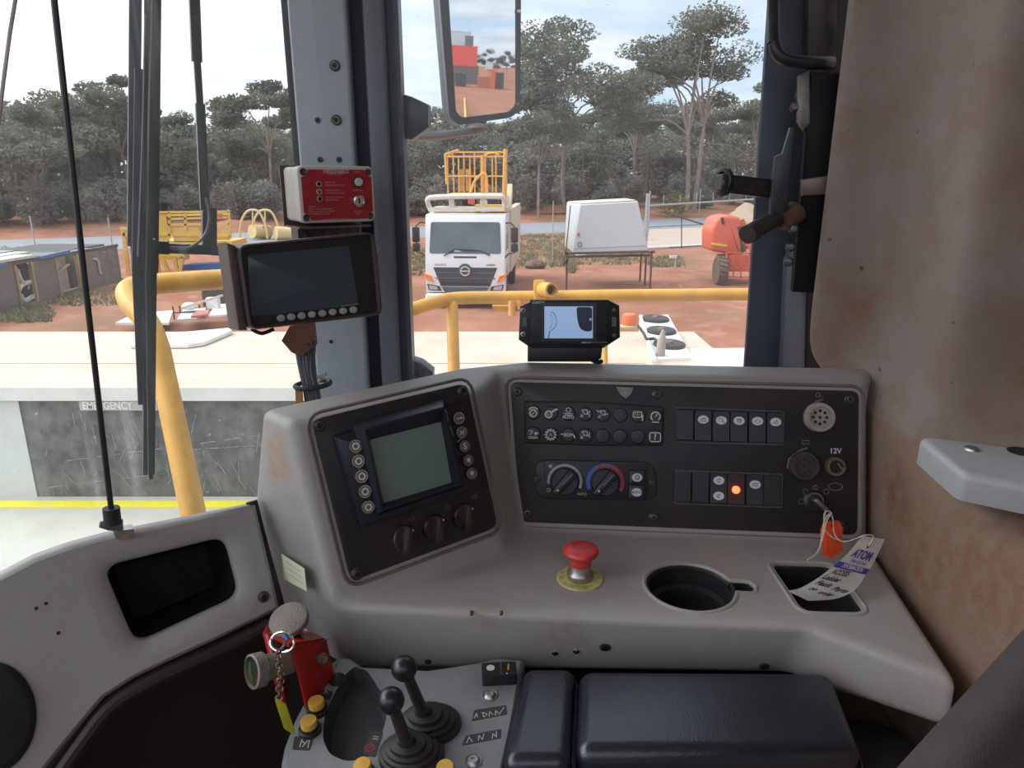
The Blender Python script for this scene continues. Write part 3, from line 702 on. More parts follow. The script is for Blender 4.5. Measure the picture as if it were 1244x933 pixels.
# ignition with key
x, y, _ = FPR.at(990, 609, .006); b = MB()
b.lathe([(.0135, .001), (.0135, .005), (.0110, .0075), (.0090, .0075)], 24, (x, y)); b.m = 1
b.ring(x - .0005, y, .0100, .0016, .0078, 20, -30, 200); ign = b.build('ignition_switch', [PLASTIC, DKRIM], swp)
a = R(-42); b = MB(); b.M = Matrix.Translation((x, y, 0)) @ Matrix.Rotation(a, 4, 'Z'); b.rbox(-.006, .014, -.0028, .0028, .006, .021, .0012, .0008); place_child(b, 'ignition_key', mat('key_steel', (.22, .21, .20), .35, .8, var=.3), ign, swp)
b = MB()
for px, py, k in ((972, 609, 0), (978, 597, 1), (990, 592, 2), (1003, 597, 3)):
    b = MB(); u, v = FPR.uv(px, py); b.ring(u, v, .0030, .0006, .0026, 14)
    if k == 2: b.stroke([(u, v - .002), (u, v + .002)], .0006, .0026)
    b.build('lettering', GREY_INK, swp)
u, v = FPR.uv(1014, 591); b = MB(); b.ring(u, v, .0085, .0010, .0026, 16, ry=.0045); b.build('key_scuff', GREY_INK, swp)

# ================================================================ MONITOR PANEL (left)
FPL = Frame(PL_O, PL_N)
mp = thing('monitor_panel', 'black left dash panel with green grey display, two button columns and three knobs', 'control panel', FPL.M)
q_ = rpoly(ccw([FPL.uv(*p) for p in ((378, 510), (566, 465), (604, 640), (426, 706))]), .012, 4)
b = MB(); b.prism(q_, -.002, .0025, .001); b.build('plate', PANEL, mp)
b = MB(); b.tube([(x, y, .0012) for x, y in inset(q_, -.002)], .0020, 6, closed=True); b.build('rim', DKRIM, mp)
for p in ((387, 517), (561, 475), (433, 697)): screw(FPL, mp, *p, r=.0060)
# display housing: raised bezel with the screen sunk in its middle
hq = [FPL.uv(*p) for p in ((401, 529), (563, 487), (583, 589), (435, 641))]
b = MB(); b.prism(rpoly(ccw(hq), .004), .001, .011, .003); disp = b.build('display', BLUBLK, mp)
bz = ccw([FPL.at(*p, .02)[:2] for p in ((440, 520), (538, 494), (561, 588), (463, 621))]); sq = ccw([FPL.at(*p, .012)[:2] for p in ((449, 535), (535, 513), (548, 586), (466, 611))])
# hood ring: outer edge high, sloping down to the screen
b = MB(); ob = inset(bz, -.003); m = 4
def match(a, b_):   # start both rings at the same corner
    k = min(range(4), key=lambda i: (Vector(b_[i]) - Vector(a[0])).length); return b_[k:] + b_[:k]
sq = match(bz, sq); ob = match(bz, ob)
b.add([(x, y, .009) for x, y in ob] + [(x, y, .022) for x, y in bz] + [(x, y, .0225) for x, y in inset(bz, .002)] + [(x, y, .0125) for x, y in sq], [(k * 4 + i, k * 4 + (i + 1) % 4, k * 4 + 4 + (i + 1) % 4, k * 4 + 4 + i) for k in range(3) for i in range(4)])
place_child(b, 'hood', BLUBLK, disp, mp)
SCR = mat('lcd_green_grey', (.17, .24, .20), .2, var=.08, scale=14)
b = MB(); b.prism(inset(sq, -.0005), .0118, .0128); place_child(b, 'screen', SCR, disp, mp)
for i, p in enumerate(((431.5, 542), (435, 560), (439, 578.5), (443, 597), (447, 616), (557, 508), (560.5, 525.5), (564, 542), (568.5, 559), (572.5, 575))):
    x, y, _ = FPL.at(*p, .013); b = MB()
    b.lathe([(.0074, .010), (.0074, .0128), (.0069, .0142), (.0058, .0144)], 22, (x, y)); b.m = 2; b.ring(x, y, .0062, .0012, .0146, 22); b.m = 1
    if i < 5: b.lathe([(.0058, .0140), (.0058, .0147)], 20, (x, y)); b.m = 3; b.ring(x, y, .0032, .0020, .0150, 20)
    else:
        b.lathe([(.0060, .0140), (.0060, .0147)], 20, (x, y)); b.m = 3
        if i == 5: b.stroke([(x - .003, y), (x - .001, y)], .0016, .0151); b.stroke([(x + .001, y), (x + .0035, y)], .0016, .0151)
        elif i == 6: b.stroke([(x - .003, y - .002), (x + .003, y + .002)], .0010, .0151); b.stroke([(x - .002, y + .002), (x + .002, y - .002)], .0010, .0151)
        elif i == 7: b.text('S', .0095, x, y, .0151, .02)
        else: b.poly([(x - .002, y - .002), (x + .002, y - .002), (x + .002, y + .0025), (x - .002, y + .0025)], .0151)
    place_child(b, 'button', [RUBBER, BTN, CHROME, LENS if i < 8 else WHITE_INK], disp, mp)
SCRT = mat('scratched_plastic', (.25, .24, .24), .5, var=.3)
# scratches of bare plastic round the button columns
for pts in (((441, 541), (444, 538)), ((432, 555), (435, 548)), ((444, 548), (446, 556), (444, 560)), ((434, 574), (438, 567)), ((539, 496), (544, 503)), ((543, 505), (545, 512)), ((547, 518), (551, 530)), ((556, 537), (562, 531))):
    b = MB(); b.stroke([FPL.at(*p, .0113)[:2] for p in pts], .0014, .01135); place_child(b, 'scratch', SCRT, disp, mp)
# three rotary knobs
for (px, py) in ((494, 655), (531, 642), (567, 628)):
    x, y, _ = FPL.at(px, py, .01); b = MB(); b.lathe([(.0150, .002), (.0145, .008), (.0132, .0095)], 26, (x, y))
    a = R(82); ca, sa = math.cos(a), math.sin(a)
    b.prism([(x + ca * p - sa * q, y + sa * p + ca * q) for p, q in ((.0145, .002), (.0145, -.002), (.006, -.0045), (-.0140, -.005), (-.0148, 0), (-.0140, .005), (.006, .0045))], .008, .0195, .003)
    b.m = 1; b.lathe([(.0012, .0095), (.0012, .0102)], 8, (x + .0090, y + .0075)); kn = b.build('knob', [mat('worn_knob', (.028, .020, .018), .4, var=.4, scale=60, dirt=(.12, .06, .05), dirt_amt=.5, dirt_scale=40), LENS], mp)
for (px, py) in ((499, 630), (542, 615), (575, 603)): b = MB(); u, v = FPL.uv(px, py); b.ring(u, v, .003, .0007, .0031, 12, ry=.002); b.build('lettering', GREY_INK, mp)

# ================================================================ EMERGENCY STOP, KEY TAG, PAPER TAG
p = onz(704.5, 703, ZS); es = thing('emergency_stop_button', 'red mushroom emergency stop button on a yellow disc on the grey shelf', 'button', (p.x, p.y, ZS))
YDISC = mat('yellowed_disc', (.62, .56, .22), .5, var=.2, dirt=(.2, .15, .08), dirt_amt=.6, dirt_scale=60)
b = MB(); b.lathe([(.0258, 0), (.0258, .0012), (.025, .0018), (.012, .0018)], 40); b.m = 1
word = 'EMERGENCY STOP'
for k, ch in enumerate('EMERGENCY'):
    a = R(215 - k * 31); b.text(ch, .0052, .0205 * math.cos(a), .0205 * math.sin(a), .0021, rot=a - math.pi / 2)
for k, ch in enumerate('STOP'):
    a = R(-52 - k * -0 + (k - 1.5) * 20 - 38); b.text(ch, .0052, .0205 * math.cos(a), .0205 * math.sin(a), .0021, rot=a + math.pi / 2)
b.build('disc', [YDISC, mat('faded_print', (.16, .12, .05), .6)], es)
b = MB(); b.lathe([(.0145, .0018), (.0150, .003), (.0148, .008), (.0125, .011), (.0118, .020)], 32); b.build('collar', STEEL, es)
EST = mat('emergency_red', (.66, .045, .05), .38, var=.15, scale=60, dirt=(.2, .06, .05), dirt_amt=.4, dirt_scale=70)
b = MB(); b.lathe([(.0120, .0185), (.0126, .0195), (.0128, .0275), (.0175, .0300), (.0195, .0325), (.0200, .0350), (.0185, .0380), (.0130, .0405), (.005, .0412)], 36)
capo = b.build('cap', EST, es)
b = MB(); b.ring(0, 0, .0085, .0010, .0414, 24, 20, 200); b.poly([(-.0095, .001), (-.0075, .005), (-.0055, .001)], .0414); b.ring(0, 0, .0085, .0010, .0414, 24, 220, 340); place_child(b, 'arrow_mark', mat('faded_arrow', (.36, .07, .05), .5), capo, es)
# black inset ticks under the cap
# orange key tag hanging from the ignition key
kx = FPR.w(*FPR.uv(1001, 620), .018)
fk = Frame(W(1009, 656, .818), (-.06, -.95, .12))
kt = thing('key_tag', 'bright orange plastic key tag hanging from the ignition key', 'key tag', fk.M)
ORG = mat('fluorescent_orange', (.85, .09, .03), .42, var=.06, emit=(1.0, .06, .01), estr=.12)
ORG = mat('fluorescent_orange', (.90, .085, .025), .42, var=.06)
b = MB(); oq = ccw([fk.uv(*p) for p in ((1000, 637), (1003, 634), (1019, 633), (1023, 640), (1023, 669), (1009, 678), (999, 672), (997, 645))])
b.holed(oq, [circ(*fk.uv(1011, 638), .0022, 10)], -.002, .002); b.build('tag_body', ORG, kt)
b = MB(); b.prism(ccw([fk.uv(*p) for p in ((1001, 645), (1021, 643), (1021, 667), (1009, 673), (1001, 670))]), .0018, .0030, .001); b.build('raised_face', ORG, kt)
rp = [W(1011, 638, .817), W(1004, 632, .815), W(1003, 625, .815), W(1002, 619, .82), W(1007, 621, .812), W(1012, 630, .812)]
b = MB(); b.tube(rp, .0007, 6, closed=True); b.build('split_ring', STEEL, kt, world=True)
# white paper tag, curled, tied on with string
pt = thing('paper_tag', 'curled white paper repair tag with blue print and handwriting, tied on with string', 'tag', W(1015, 695, .80))
# centre line of the tag from the tied end to the curled lower end; pixel and distance
cen = [((1048, 651), (1075, 655), .800), ((1037, 664), (1068, 670), .790), ((1026, 676), (1060, 686), .776), ((1012, 688), (1052, 698), .764), ((998, 699), (1043, 712), .752), ((983, 709), (1032, 721), .745), ((969, 716), (1012, 728), .744), ((957, 718), (982, 730), .748)]
L_ = [W(*a, d) for a, _, d in cen]; R_ = [W(*a, d + .004) for _, a, d in cen]
def catmull(P, k):
    P = [Vector(p) for p in P]
    out = []
    for i in range(len(P) - 1):
        p0, p1, p2, p3 = P[max(i - 1, 0)], P[i], P[i + 1], P[min(i + 2, len(P) - 1)]
        for j in range(k):
            t = j / k; out.append(.5 * ((2 * p1) + (p2 - p0) * t + (2 * p0 - 5 * p1 + 4 * p2 - p3) * t * t + (3 * p1 - p0 - 3 * p2 + p3) * t ** 3))
    return out + [P[-1]]
Lc, Rc = catmull(L_, 4), catmull(R_, 4); nl = len(Lc)
PAPER = mat('soiled_paper', (.66, .64, .62), .6, var=.06, scale=30, dirt=(.36, .28, .22), dirt_amt=.45, dirt_scale=28)
b = MB(); vs = []; fs = []
nrm = [((Lc[min(i + 1, nl - 1)] - Lc[max(i - 1, 0)]).cross(Rc[i] - Lc[i])).normalized() for i in range(nl)]
nrm = [n if n.dot(-Lc[0]) > 0 else -n for n in nrm]
for s_ in (0, -.0006):
    for i in range(nl):
        for j in range(5): t = j / 4; vs.append(Lc[i].lerp(Rc[i], t) + nrm[i] * s_)
for s_ in (0, 1):
    o_ = s_ * nl * 5
    for i in range(nl - 1):
        for j in range(4):
            f = (o_ + i * 5 + j, o_ + i * 5 + j + 1, o_ + i * 5 + j + 6, o_ + i * 5 + j + 5); fs.append(f if s_ else f[::-1])
b.add(vs, fs); b.build('paper', [PAPER], pt, world=True)
def tag_pt(s, t, h=.0009):
    """s along the tag 0..1, t across 0..1"""
    f = min(max(s, 0), .9999) * (nl - 1); i = int(f); k = f - i
    a = Lc[i].lerp(Lc[i + 1], k); c = Rc[i].lerp(Rc[i + 1], k); return a.lerp(c, t) + nrm[i].lerp(nrm[i + 1], k) * h
def tag_map(mb, h=.0009):
    mb.v = [tag_pt(v.y, v.x, h + v.z) for v in mb.v]; return mb
def strip_uv(b, s0, s1, t0=0.0, t1=1.0):
    m = 8; vs = []; fs = []
    for i in range(m + 1):
        for t in (t0, t1): vs.append((t, s0 + (s1 - s0) * i / m, 0))
    b.add(vs, [(2 * i, 2 * i + 1, 2 * i + 3, 2 * i + 2) for i in range(m)])
b = MB(); strip_uv(b, .355, .435)
tag_map(b, .0006).build('blue_band', PURPLE_INK, pt, world=True)
def tag_text(name, s, size, t, sv, w, m, h=.001, shear=0.0, bold=0.0, slope=0.0):
    vs, fs = text_mesh(s, bold, shear); xs = [v.x for v in vs]; k = w / (max(xs) - min(xs)); b = MB()
    b.add([(t + v.x * k, sv - v.y * size + v.x * k * slope, 0) for v in vs], fs); tag_map(b, h).build(name, m, pt, world=True)
tag_text('print_line', 'ATOM', .14, .50, .225, .68, PURPLE_INK, bold=.035)
tag_text('print_line', '1300 552 000', .05, .52, .315, .52, PURPLE_INK, bold=.02)
tag_text('print_line', 'INFORMATION', .075, .52, .395, .62, LENS, bold=.03)
tag_text('handwriting', 'ACCESS', .095, .34, .49, .46, BLACK_INK, shear=.25, bold=.025, slope=-.03)
tag_text('handwriting', 'Ladder', .095, .28, .58, .44, BLACK_INK, shear=.2, bold=.025)
tag_text('handwriting', 'Fault', .095, .26, .675, .38, BLACK_INK, shear=.3, bold=.025)
tag_text('handwriting', 'Parts', .095, .72, .70, .36, BLACK_INK, shear=.3, bold=.025)
tag_text('handwriting', 'on', .090, .22, .775, .17, BLACK_INK, shear=.3, bold=.025)
tag_text('handwriting', 'order', .090, .60, .80, .36, BLACK_INK, shear=.3, bold=.025)
b = MB(); b.add([(.5 + .06 * math.cos(k * .785), .115 + .025 * math.sin(k * .785), 0) for k in range(8)], [tuple(range(8))]); tag_map(b, .0007).build('eyelet_hole', VOID, pt, world=True)
STRING = mat('cotton_string', (.55, .47, .38), .9, var=.2, scale=200)
spts = [tag_pt(.12, .5, .001), W(1061, 652, .792), W(1052, 650, .79), W(1038, 655, .795), W(1027, 658, .80), W(1018, 655, .805), W(1013, 645, .808), W(1012, 632, .808), W(1009, 622, .812), W(1003, 622, .812), W(1001, 630, .808), W(1003, 643, .806), W(1010, 652, .806), W(1020, 656, .806)]
b = MB(); b.tube(catmull(spts, 5), .0008, 6); b.build('string', STRING, pt, world=True)
b = MB(); b.tube(catmull([W(1008, 624, .811), W(1002, 632, .806), W(999, 650, .804), W(995, 668, .80), W(988, 676, .797), W(981, 680, .795)], 5), .0010, 6); b.build('string', STRING, pt, world=True)
b = MB(); b.tube(catmull([W(1010, 624, .810), W(1004, 634, .805), W(1000, 652, .803), W(994, 672, .80), W(985, 678, .795)], 5), .0009, 6); b.build('string', STRING, pt, world=True)
# ================================================================ LEFT SIDE CONSOLE
SC_N = Vector((.5535, -.7547, .3522)).normalized(); SC_O = ray(320, 640) * .79
FSC = Frame(SC_O, SC_N)
sco = thing('side_console', 'grey moulded side console under the windscreen with a dark storage recess', 'console', FSC.M)
outl = ccw([FSC.uv(*p) for p in ((313, 611), (343, 741), (265, 779), (206, 806), (165, 826), (128, 850), (92, 893), (58, 935), (20, 985), (-60, 1050), (-400, 1050), (-400, 900), (-120, 745), (-40, 716), (0, 697), (40, 676), (85, 660), (130, 648), (180, 638), (240, 626))])
hole = rpoly(ccw([FSC.uv(*p) for p in ((126, 689), (275, 652), (294, 725), (166, 784))]), .016, 5)
b = MB(); b.holed(inset(outl, .006), [inset(hole, -.007)], -.008, .0)
body = b.build('front_panel', DASH2, sco)
# rounded outer rim and rounded lip into the recess
def rolled(b, ring, r, side, n=5, depth=.05):
    """quarter round from the face over the ring's edge: side +1 outwards, -1 into a hole"""
    m = len(ring); vs = []; rings = []
    for i in range(n + 1):
        t = math.pi / 2 * i / n; rings.append((inset(ring, r - r * math.sin(t)) if side > 0 else inset(ring, -(r - r * math.sin(t))), -r + r * math.cos(t)))
    rings.append((ring, -depth))
    for q, z in rings: vs += [(x, y, z) for x, y in q]
    fs = []
    for k in range(len(rings) - 1):
        for i in range(m):
            j = (i + 1) % m; f = (k * m + i, (k + 1) * m + i, (k + 1) * m + j, k * m + j); fs.append(f if side > 0 else f[::-1])
    b.add(vs, fs)
b = MB(); rolled(b, outl, .012, 1, depth=.03); b.build('rolled_edge', DASH2, sco, smooth=60)
b = MB(); rolled(b, hole, .008, -1, depth=.02); b.build('recess_lip', DASH2, sco, smooth=60)
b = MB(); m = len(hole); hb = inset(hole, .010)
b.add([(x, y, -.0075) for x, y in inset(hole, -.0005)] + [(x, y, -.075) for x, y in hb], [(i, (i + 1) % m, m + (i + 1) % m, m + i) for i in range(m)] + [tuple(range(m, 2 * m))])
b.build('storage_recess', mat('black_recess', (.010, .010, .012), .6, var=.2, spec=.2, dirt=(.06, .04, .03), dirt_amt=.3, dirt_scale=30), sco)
def sc_screw(px, py, r): 
    u, v = FSC.uv(px, py); b = MB(); b.lathe([(r * 1.2, -.001), (r * 1.2, .001), (r, .003), (r * .6, .0035), (r * .5, .002)], 16, (u, v)); b.m = 1; b.lathe([(r * .5, .002), (r * .5, .0024)], 6, (u, v)); b.build('screw', [BOLT, VOID], sco)
sc_screw(320, 725, .0052)
for p in ((44, 739), (56, 733), (71, 769)):
    u, v = FSC.uv(*p); b = MB(); b.lathe([(.0017, 0), (.0017, .0006)], 10, (u, v)); b.build('screw_hole', VOID, sco)
u, v = FSC.uv(-12, 872); b = MB()
b.lathe([(.036, -.001), (.036, .002), (.032, .006), (.030, .0065), (.0005, .0090)], 40, (u, v), sx=.95, sy=1.38)
b.build('speaker_grille', mat('speaker_cloth', (.018, .018, .02), .8, var=.3, bump=.6, bump_scale=1200), sco)
gp_ = [FSC.w(*FSC.uv(*p), -.012) for p in ((309, 609), (324, 668), (343, 738), (352, 775))]
b = MB(); b.tube(catmull(gp_, 3), .0065, 8); tag(b.build('gap_shade_strip', VOID), 'black strip put in for the dark gap between side console and dash', 'strip')  # added black strip stands in for the shade of the open gap
# brown ledge below the console; near-black sheet put in for the dark cavity's shade
b = MB(); lp = [FSC.w(*FSC.uv(*p), -.006) for p in ((346, 752), (272, 788), (212, 815), (170, 836), (132, 862), (98, 905), (66, 950), (30, 1000))]
b.tube(catmull(lp, 3), .008, 10); tag(b.build('edge_trim', mat('brown_black_trim', (.035, .026, .026), .4, var=.3)), 'dark brown trim roll under the lower edge of the side console', 'trim')
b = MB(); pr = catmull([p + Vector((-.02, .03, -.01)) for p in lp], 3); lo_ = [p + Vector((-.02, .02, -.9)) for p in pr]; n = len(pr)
b.add(pr + lo_, [(i, i + 1, n + i + 1, n + i) for i in range(n - 1)]); b.v += []; tag(b.build('footwell_dark_sheet', VOID), 'near black sheet that darkens the cavity below the side console', 'panel')

# ================================================================ RODS AND PALE LINE AT THE WINDSCREEN
rd0 = FSC.w(*FSC.uv(140, 646), .006)
def up_line(p, px0, py0):    # point seen at (px, py) in the vertical sheet through p facing the pane's way
    return on(px0, py0, p, WL_N)
rodt = thing('sunblind_rod', 'thin black upright rod with swivel fitting rising from the side console', 'rod', rd0)
b = MB(); b.tube([up_line(rd0, 135, 618), up_line(rd0, 100, 313), up_line(rd0, 63, -25), up_line(rd0, 32, -300)], .0027, 8); b.build('rod', PLASTIC, rodt, world=True)
b = MB(); b.tube([up_line(rd0, 137, 636), up_line(rd0, 135, 617)], .0078, 14); b.build('end_socket', RUBBER, rodt, world=True)
b = MB(); b.tube([up_line(rd0, 121, 637), up_line(rd0, 132, 638), up_line(rd0, 148, 638)], [.0030, .0052, .0064], 12); b.build('swivel_pin', mat('grey_blue_pin', (.09, .095, .13), .4, var=.2), rodt, world=True)
b = MB(); b.tube([up_line(rd0, 143, 641), up_line(rd0, 147, 652)], .0050, 8); b.bar(up_line(rd0, 143, 648) , up_line(rd0, 162, 645), .012, .010); b.m = 1; b.ball(up_line(rd0, 150, 651), .0042, 10, 6)
b.build('bracket', [STEEL, BOLT], rodt, world=True)
pc = on(5, 90, WL_O - WL_N * -.02, WL_N)
b = MB(); b.tube([up_line(pc, 69, -300), up_line(pc, 22, -20), up_line(pc, 12, 40), up_line(pc, 4, 100), up_line(pc, -4, 170)], .0022, 8); tag(b.build('pale_line', mat('pale_line_colour', (.55, .48, .47), .8, var=.2)), 'thin pale line at the edge of the windscreen', 'cord')  # faint pale upright line, drawn as a thin tube

# ================================================================ WIPER outside the windscreen
FWI = Frame(WL_O - WL_N * .045, WL_N)
wp = thing('windscreen_wiper', 'long dark windscreen wiper parked upright outside the glass', 'wiper', FWI.w(*FWI.uv(180, 300)))
WIP = mat('wiper_black', (.010, .014, .026), .4, var=.25, dirt=(.06, .06, .07), dirt_amt=.25, dirt_scale=30)
def wq(px, py, h=0): return FWI.w(*FWI.uv(px, py), h)
b = MB(); b.bar(wq(168.5, -300, -.01), wq(163, 300, -.01), .015, .006, WL_N); b.bar(wq(164, 240, -.012), wq(170, 330, -.012), .017, .008, WL_N); b.build('main_arm', WIP, wp, world=True)
b = MB(); b.bar(wq(186.3, -300, .012), wq(181, 330, .012), .020, .006, WL_N); b.bar(wq(181, 330, .012), wq(179, 573, .012), .016, .006, WL_N); b.build('blade_carrier', WIP, wp, world=True)
b = MB(); b.bar(wq(189.6, -300, .024), wq(176.5, 330, .024), .006, .016, WL_N); b.bar(wq(176.5, 330, .024), wq(179.5, 574, .024), .006, .014, WL_N); b.build('rubber_blade', mat('wiper_rubber', (.012, .025, .025), .35, var=.2), wp, world=True)
b = MB(); b.bar(wq(173, 85, .004), wq(169, 330, .004), .020, .006, WL_N); b.bar(wq(168, 330, .004), wq(175, 490, .004), .017, .006, WL_N); b.bar(wq(175, 490, 0.004), wq(177, 540, 0.004), .006, .006, WL_N); b.build('tension_strip', WIP, wp, world=True)
b = MB(); b.tube(catmull([wq(174, 20, .016), wq(170, 180, .018), wq(165, 310, .018)], 6), .0012, 6); b.tube(catmull([wq(182, 20, .02), wq(177, 160, .022), wq(179, 320, .022)], 6), .0012, 6); b.build('washer_tube', mat('grey_tube', (.20, .21, .20), .5, var=.2), wp, world=True)
wl = thing('wiper_link', 'dark jointed wiper linkage arm standing beside the wiper outside', 'wiper arm', FWI.w(*FWI.uv(250, 200)))
b = MB(); b.bar(wq(224.7, -300), wq(239, 75), .0135, .008, WL_N); b.bar(wq(239, 70), wq(243, 130), .009, .006, WL_N); b.bar(wq(243, 126), wq(249, 255), .0125, .007, WL_N); b.build('upright_arm', WIP, wl, world=True)
b = MB(); b.bar(wq(254, 252), wq(254, 300), .020, .010, WL_N); b.build('arm_foot', WIP, wl, world=True)
b = MB(); b.bar(wq(186, 301), wq(265, 304), .014, .010, WL_N); b.bar(wq(255, 304, .004), wq(265, 304, .004), .014, .012, WL_N); b.bar(wq(186, 300, .004), wq(204, 301, .004), .018, .012, WL_N); b.build('cross_link', WIP, wl, world=True)
b = MB(); b.tube(catmull([wq(249, 240, .01), wq(252, 265, .012), wq(246, 286, .012), wq(228, 300, .012), wq(205, 300, .012)], 6), .0022, 7); b.build('hose', mat('grey_hose', (.09, .10, .12), .5, var=.2), wl, world=True)

# ================================================================ FIRE PANEL BOX on the pillar
FF = Frame(W(405, 236, .93), (.55, -.835, .0))
fp = thing('fire_status_panel', 'white and red fire status box with key switch fixed to the window post', 'control box', FF.M)
CREAM = mat('aged_white_plastic', (.62, .60, .54), .45, var=.06, dirt=(.35, .31, .25), dirt_amt=.25, dirt_scale=20)
REDL = mat('red_label', (.40, .018, .028), .4, var=.05, dirt=(.25, .03, .03), dirt_amt=.2, dirt_scale=30)
fq = ccw([FF.uv(*p) for p in ((361, 202), (453, 202), (455, 268), (366, 272))])
x0, x1 = min(q[0] for q in fq), max(q[0] for q in fq); y0, y1 = min(q[1] for q in fq), max(q[1] for q in fq)
b = MB(); b.rbox(x0 + .001, x1 - .001, y0 + .001, y1 - .001, -.062, -.0165, .006, .0005); b.build('box_body', CREAM, fp)
b = MB(); b.rbox(x0, x1, y0, y1, -.0155, .0, .007, .003); b.build('lid', CREAM, fp)
b = MB(); g = .0035; c_ = .0105
def corner_cut(x0, x1, y0, y1, c):
    pts = []
    for cx, cy, a0 in ((x1, y0, 180), (x1, y1, 270), (x0, y1, 0), (x0, y0, 90)):
        arc = [(cx + c * math.cos(R(a0 - k * 22.5)), cy + c * math.sin(R(a0 - k * 22.5))) for k in range(5)]
        pts += arc
    return pts
lx0, lx1, ly0, ly1 = x0 + .0045, x1 - .0035, y0 + .004, y1 - .0045
# arcs that bite the four corners
pts = []
for cx, cy, a0, a1 in ((lx0, ly0, 90, 0), (lx1, ly0, 180, 90), (lx1, ly1, 270, 180), (lx0, ly1, 360, 270)):
    for k in range(6): a = R(a0 + (a1 - a0) * k / 5); pts.append((cx + .009 * math.cos(a), cy + .009 * math.sin(a)))
b.prism(pts, -.0005, .0009); lab = b.build('red_label', REDL, fp)
for cx, cy in ((x0 + .0075, y0 + .0075), (x1 - .0075, y0 + .0075), (x1 - .0075, y1 - .0075), (x0 + .0075, y1 - .0075)):
    b = MB(); b.lathe([(.0046, 0), (.0046, .0008), (.004, .0012), (.0020, .0006)], 14, (cx, cy)); b.build('screw', BOLT, fp)
INKR = mat('pale_print', (.62, .42, .42), .5, var=.1)
def ft(s, size, px, py, w=None, bold=0.0, al=None):
    u, v = FF.uv(px, py); b = MB(); b.text(s, size, u, v, .0012, bold, w); b.build('print_line', INKR, fp)
ft('FIRESHERO', .0066, 408, 208.5, .034, .03); ft('ELECTRONICS', .0026, 408, 211.5, .022)
ft('FIRE STATUS PANEL', .0038, 410, 267, .040, .02)
for i, (px, py, ls) in enumerate(((387, 223.5, ('SYSTEM OK', 'POWER APPLIED TO UNIT')), (387.5, 233, ('SYSTEM FAULT', 'LOW PRESSURE OR LINE')), (388, 241.5, ('SYSTEM PRESSURE', 'FIRE DETECTED')))):
    u, v = FF.uv(px, py); b = MB(); b.lathe([(.0038, 0), (.0038, .0020), (.0030, .0026), (.0024, .0018)], 16, (u, v)); b.m = 1; b.lathe([(.0025, .0015), (.0025, .0021)], 12, (u, v))
    b.build('indicator_led', [mat('led_ring', (.45, .38, .36), .4), mat('led_face', ((.01, .02, .03), (.30, .07, .05), (.02, .012, .012))[i], .25)], fp)
    for k, s in enumerate(ls):
        w_ = .0016 * len(s) if k == 0 else .0013 * len(s); u2, v2 = FF.uv(px + 7, py - 1.6 + k * 3.2); b = MB(); b.text(s, .0024, u2 + w_ / 2, v2, .0012, 0, w_); b.build('print_line', INKR, fp)
for k, s in enumerate(('WARNING:', 'MODEL NO. FSP ELECTRONICS', 'PART NO. SERVICE AND REPAIR', 'AUTHORISED TO ISO 9001')):
    w_ = .0013 * len(s); u2, v2 = FF.uv(374.5, 251.5 + k * 2.9); b = MB(); b.text(s, .0023, u2 + w_ / 2, v2, .0012, 0, w_); b.build('print_line', INKR, fp)
ft('LAMP TEST', .0025, 434.5, 231.2, .014); ft('SYSTEM', .0024, 435, 257, .011); ft('RESET', .0024, 435, 259.6, .008); ft('POWER', .0022, 433, 209, .008)
u, v = FF.uv(434, 221); b = MB(); b.lathe([(.0072, 0), (.0072, .003), (.0058, .004)], 20, (u, v)); b.m = 1; b.lathe([(.0054, .003), (.0054, .006), (.004, .007)], 18, (u, v)); b.build('test_button', [PLASTIC, mat('white_button', (.6, .58, .54), .4)], fp)
u, v = FF.uv(434, 244); b = MB(); b.lathe([(.0088, 0), (.0088, .004), (.0080, .008), (.0062, .0086), (.0060, .0075)], 24, (u, v)); b.m = 1; b.box(u - .0010, u + .0010, v - .003, v + .004, .0070, .0079); b.build('key_switch', [CHROME, VOID], fp)
BRKT = mat('brown_grey_bracket', (.16, .13, .11), .4, .3, var=.2)
b = MB(); b.box(x0 - .002, x1 - .006, y0 - .0070, y0 - .0045, -.066, -.004); b.box(x0 - .003, x1 - .002, y0 - .006, y1 + .001, -.068, -.0655); b.build('mounting_bracket', BRKT, fp)

# ================================================================ REAR VIEW MONITOR below it
FM = Frame(W(370, 345, .86), (.56, -.82, .10))
mo = thing('rear_view_monitor', 'large dark monitor with a row of eight round buttons on the window post', 'monitor', FM.M)
HOOD = mat('brown_black_hood', (.085, .064, .060), .42, var=.2, dirt=(.12, .07, .05), dirt_amt=.35, dirt_scale=22)
oq = ccw([FM.uv(*p) for p in ((287, 297), (455, 281), (465, 383), (302, 402))])
b = MB(); oqr = rpoly(oq, .012, 5); b.prism(oqr, -.040, -.006, .001); b.build('case', HOOD, mo)
iq = inset(oqr, .0045); m = len(oqr)
b = MB(); b.add([(x, y, -.006) for x, y in oqr] + [(x, y, .0025) for x, y in inset(oqr, .001)] + [(x, y, .003) for x, y in inset(oqr, .003)] + [(x, y, -.0045) for x, y in iq], [(k * m + i, k * m + (i + 1) % m, (k + 1) * m + (i + 1) % m, (k + 1) * m + i) for k in range(3) for i in range(m)]); b.build('sun_hood', HOOD, mo)
b = MB(); b.prism(iq, -.008, -.0045); b.build('face_plate', mat('monitor_face', (.016, .016, .019), .35, var=.15), mo)
sq = ccw([FM.uv(*p) for p in ((302, 310), (425, 298), (437, 371), (306, 385))])
b = MB(); b.prism(rpoly(sq, .004), -.0046, -.0034, .0005); b.build('screen', mat('dark_glass_screen', (.050, .078, .098), .15, var=.1), mo)
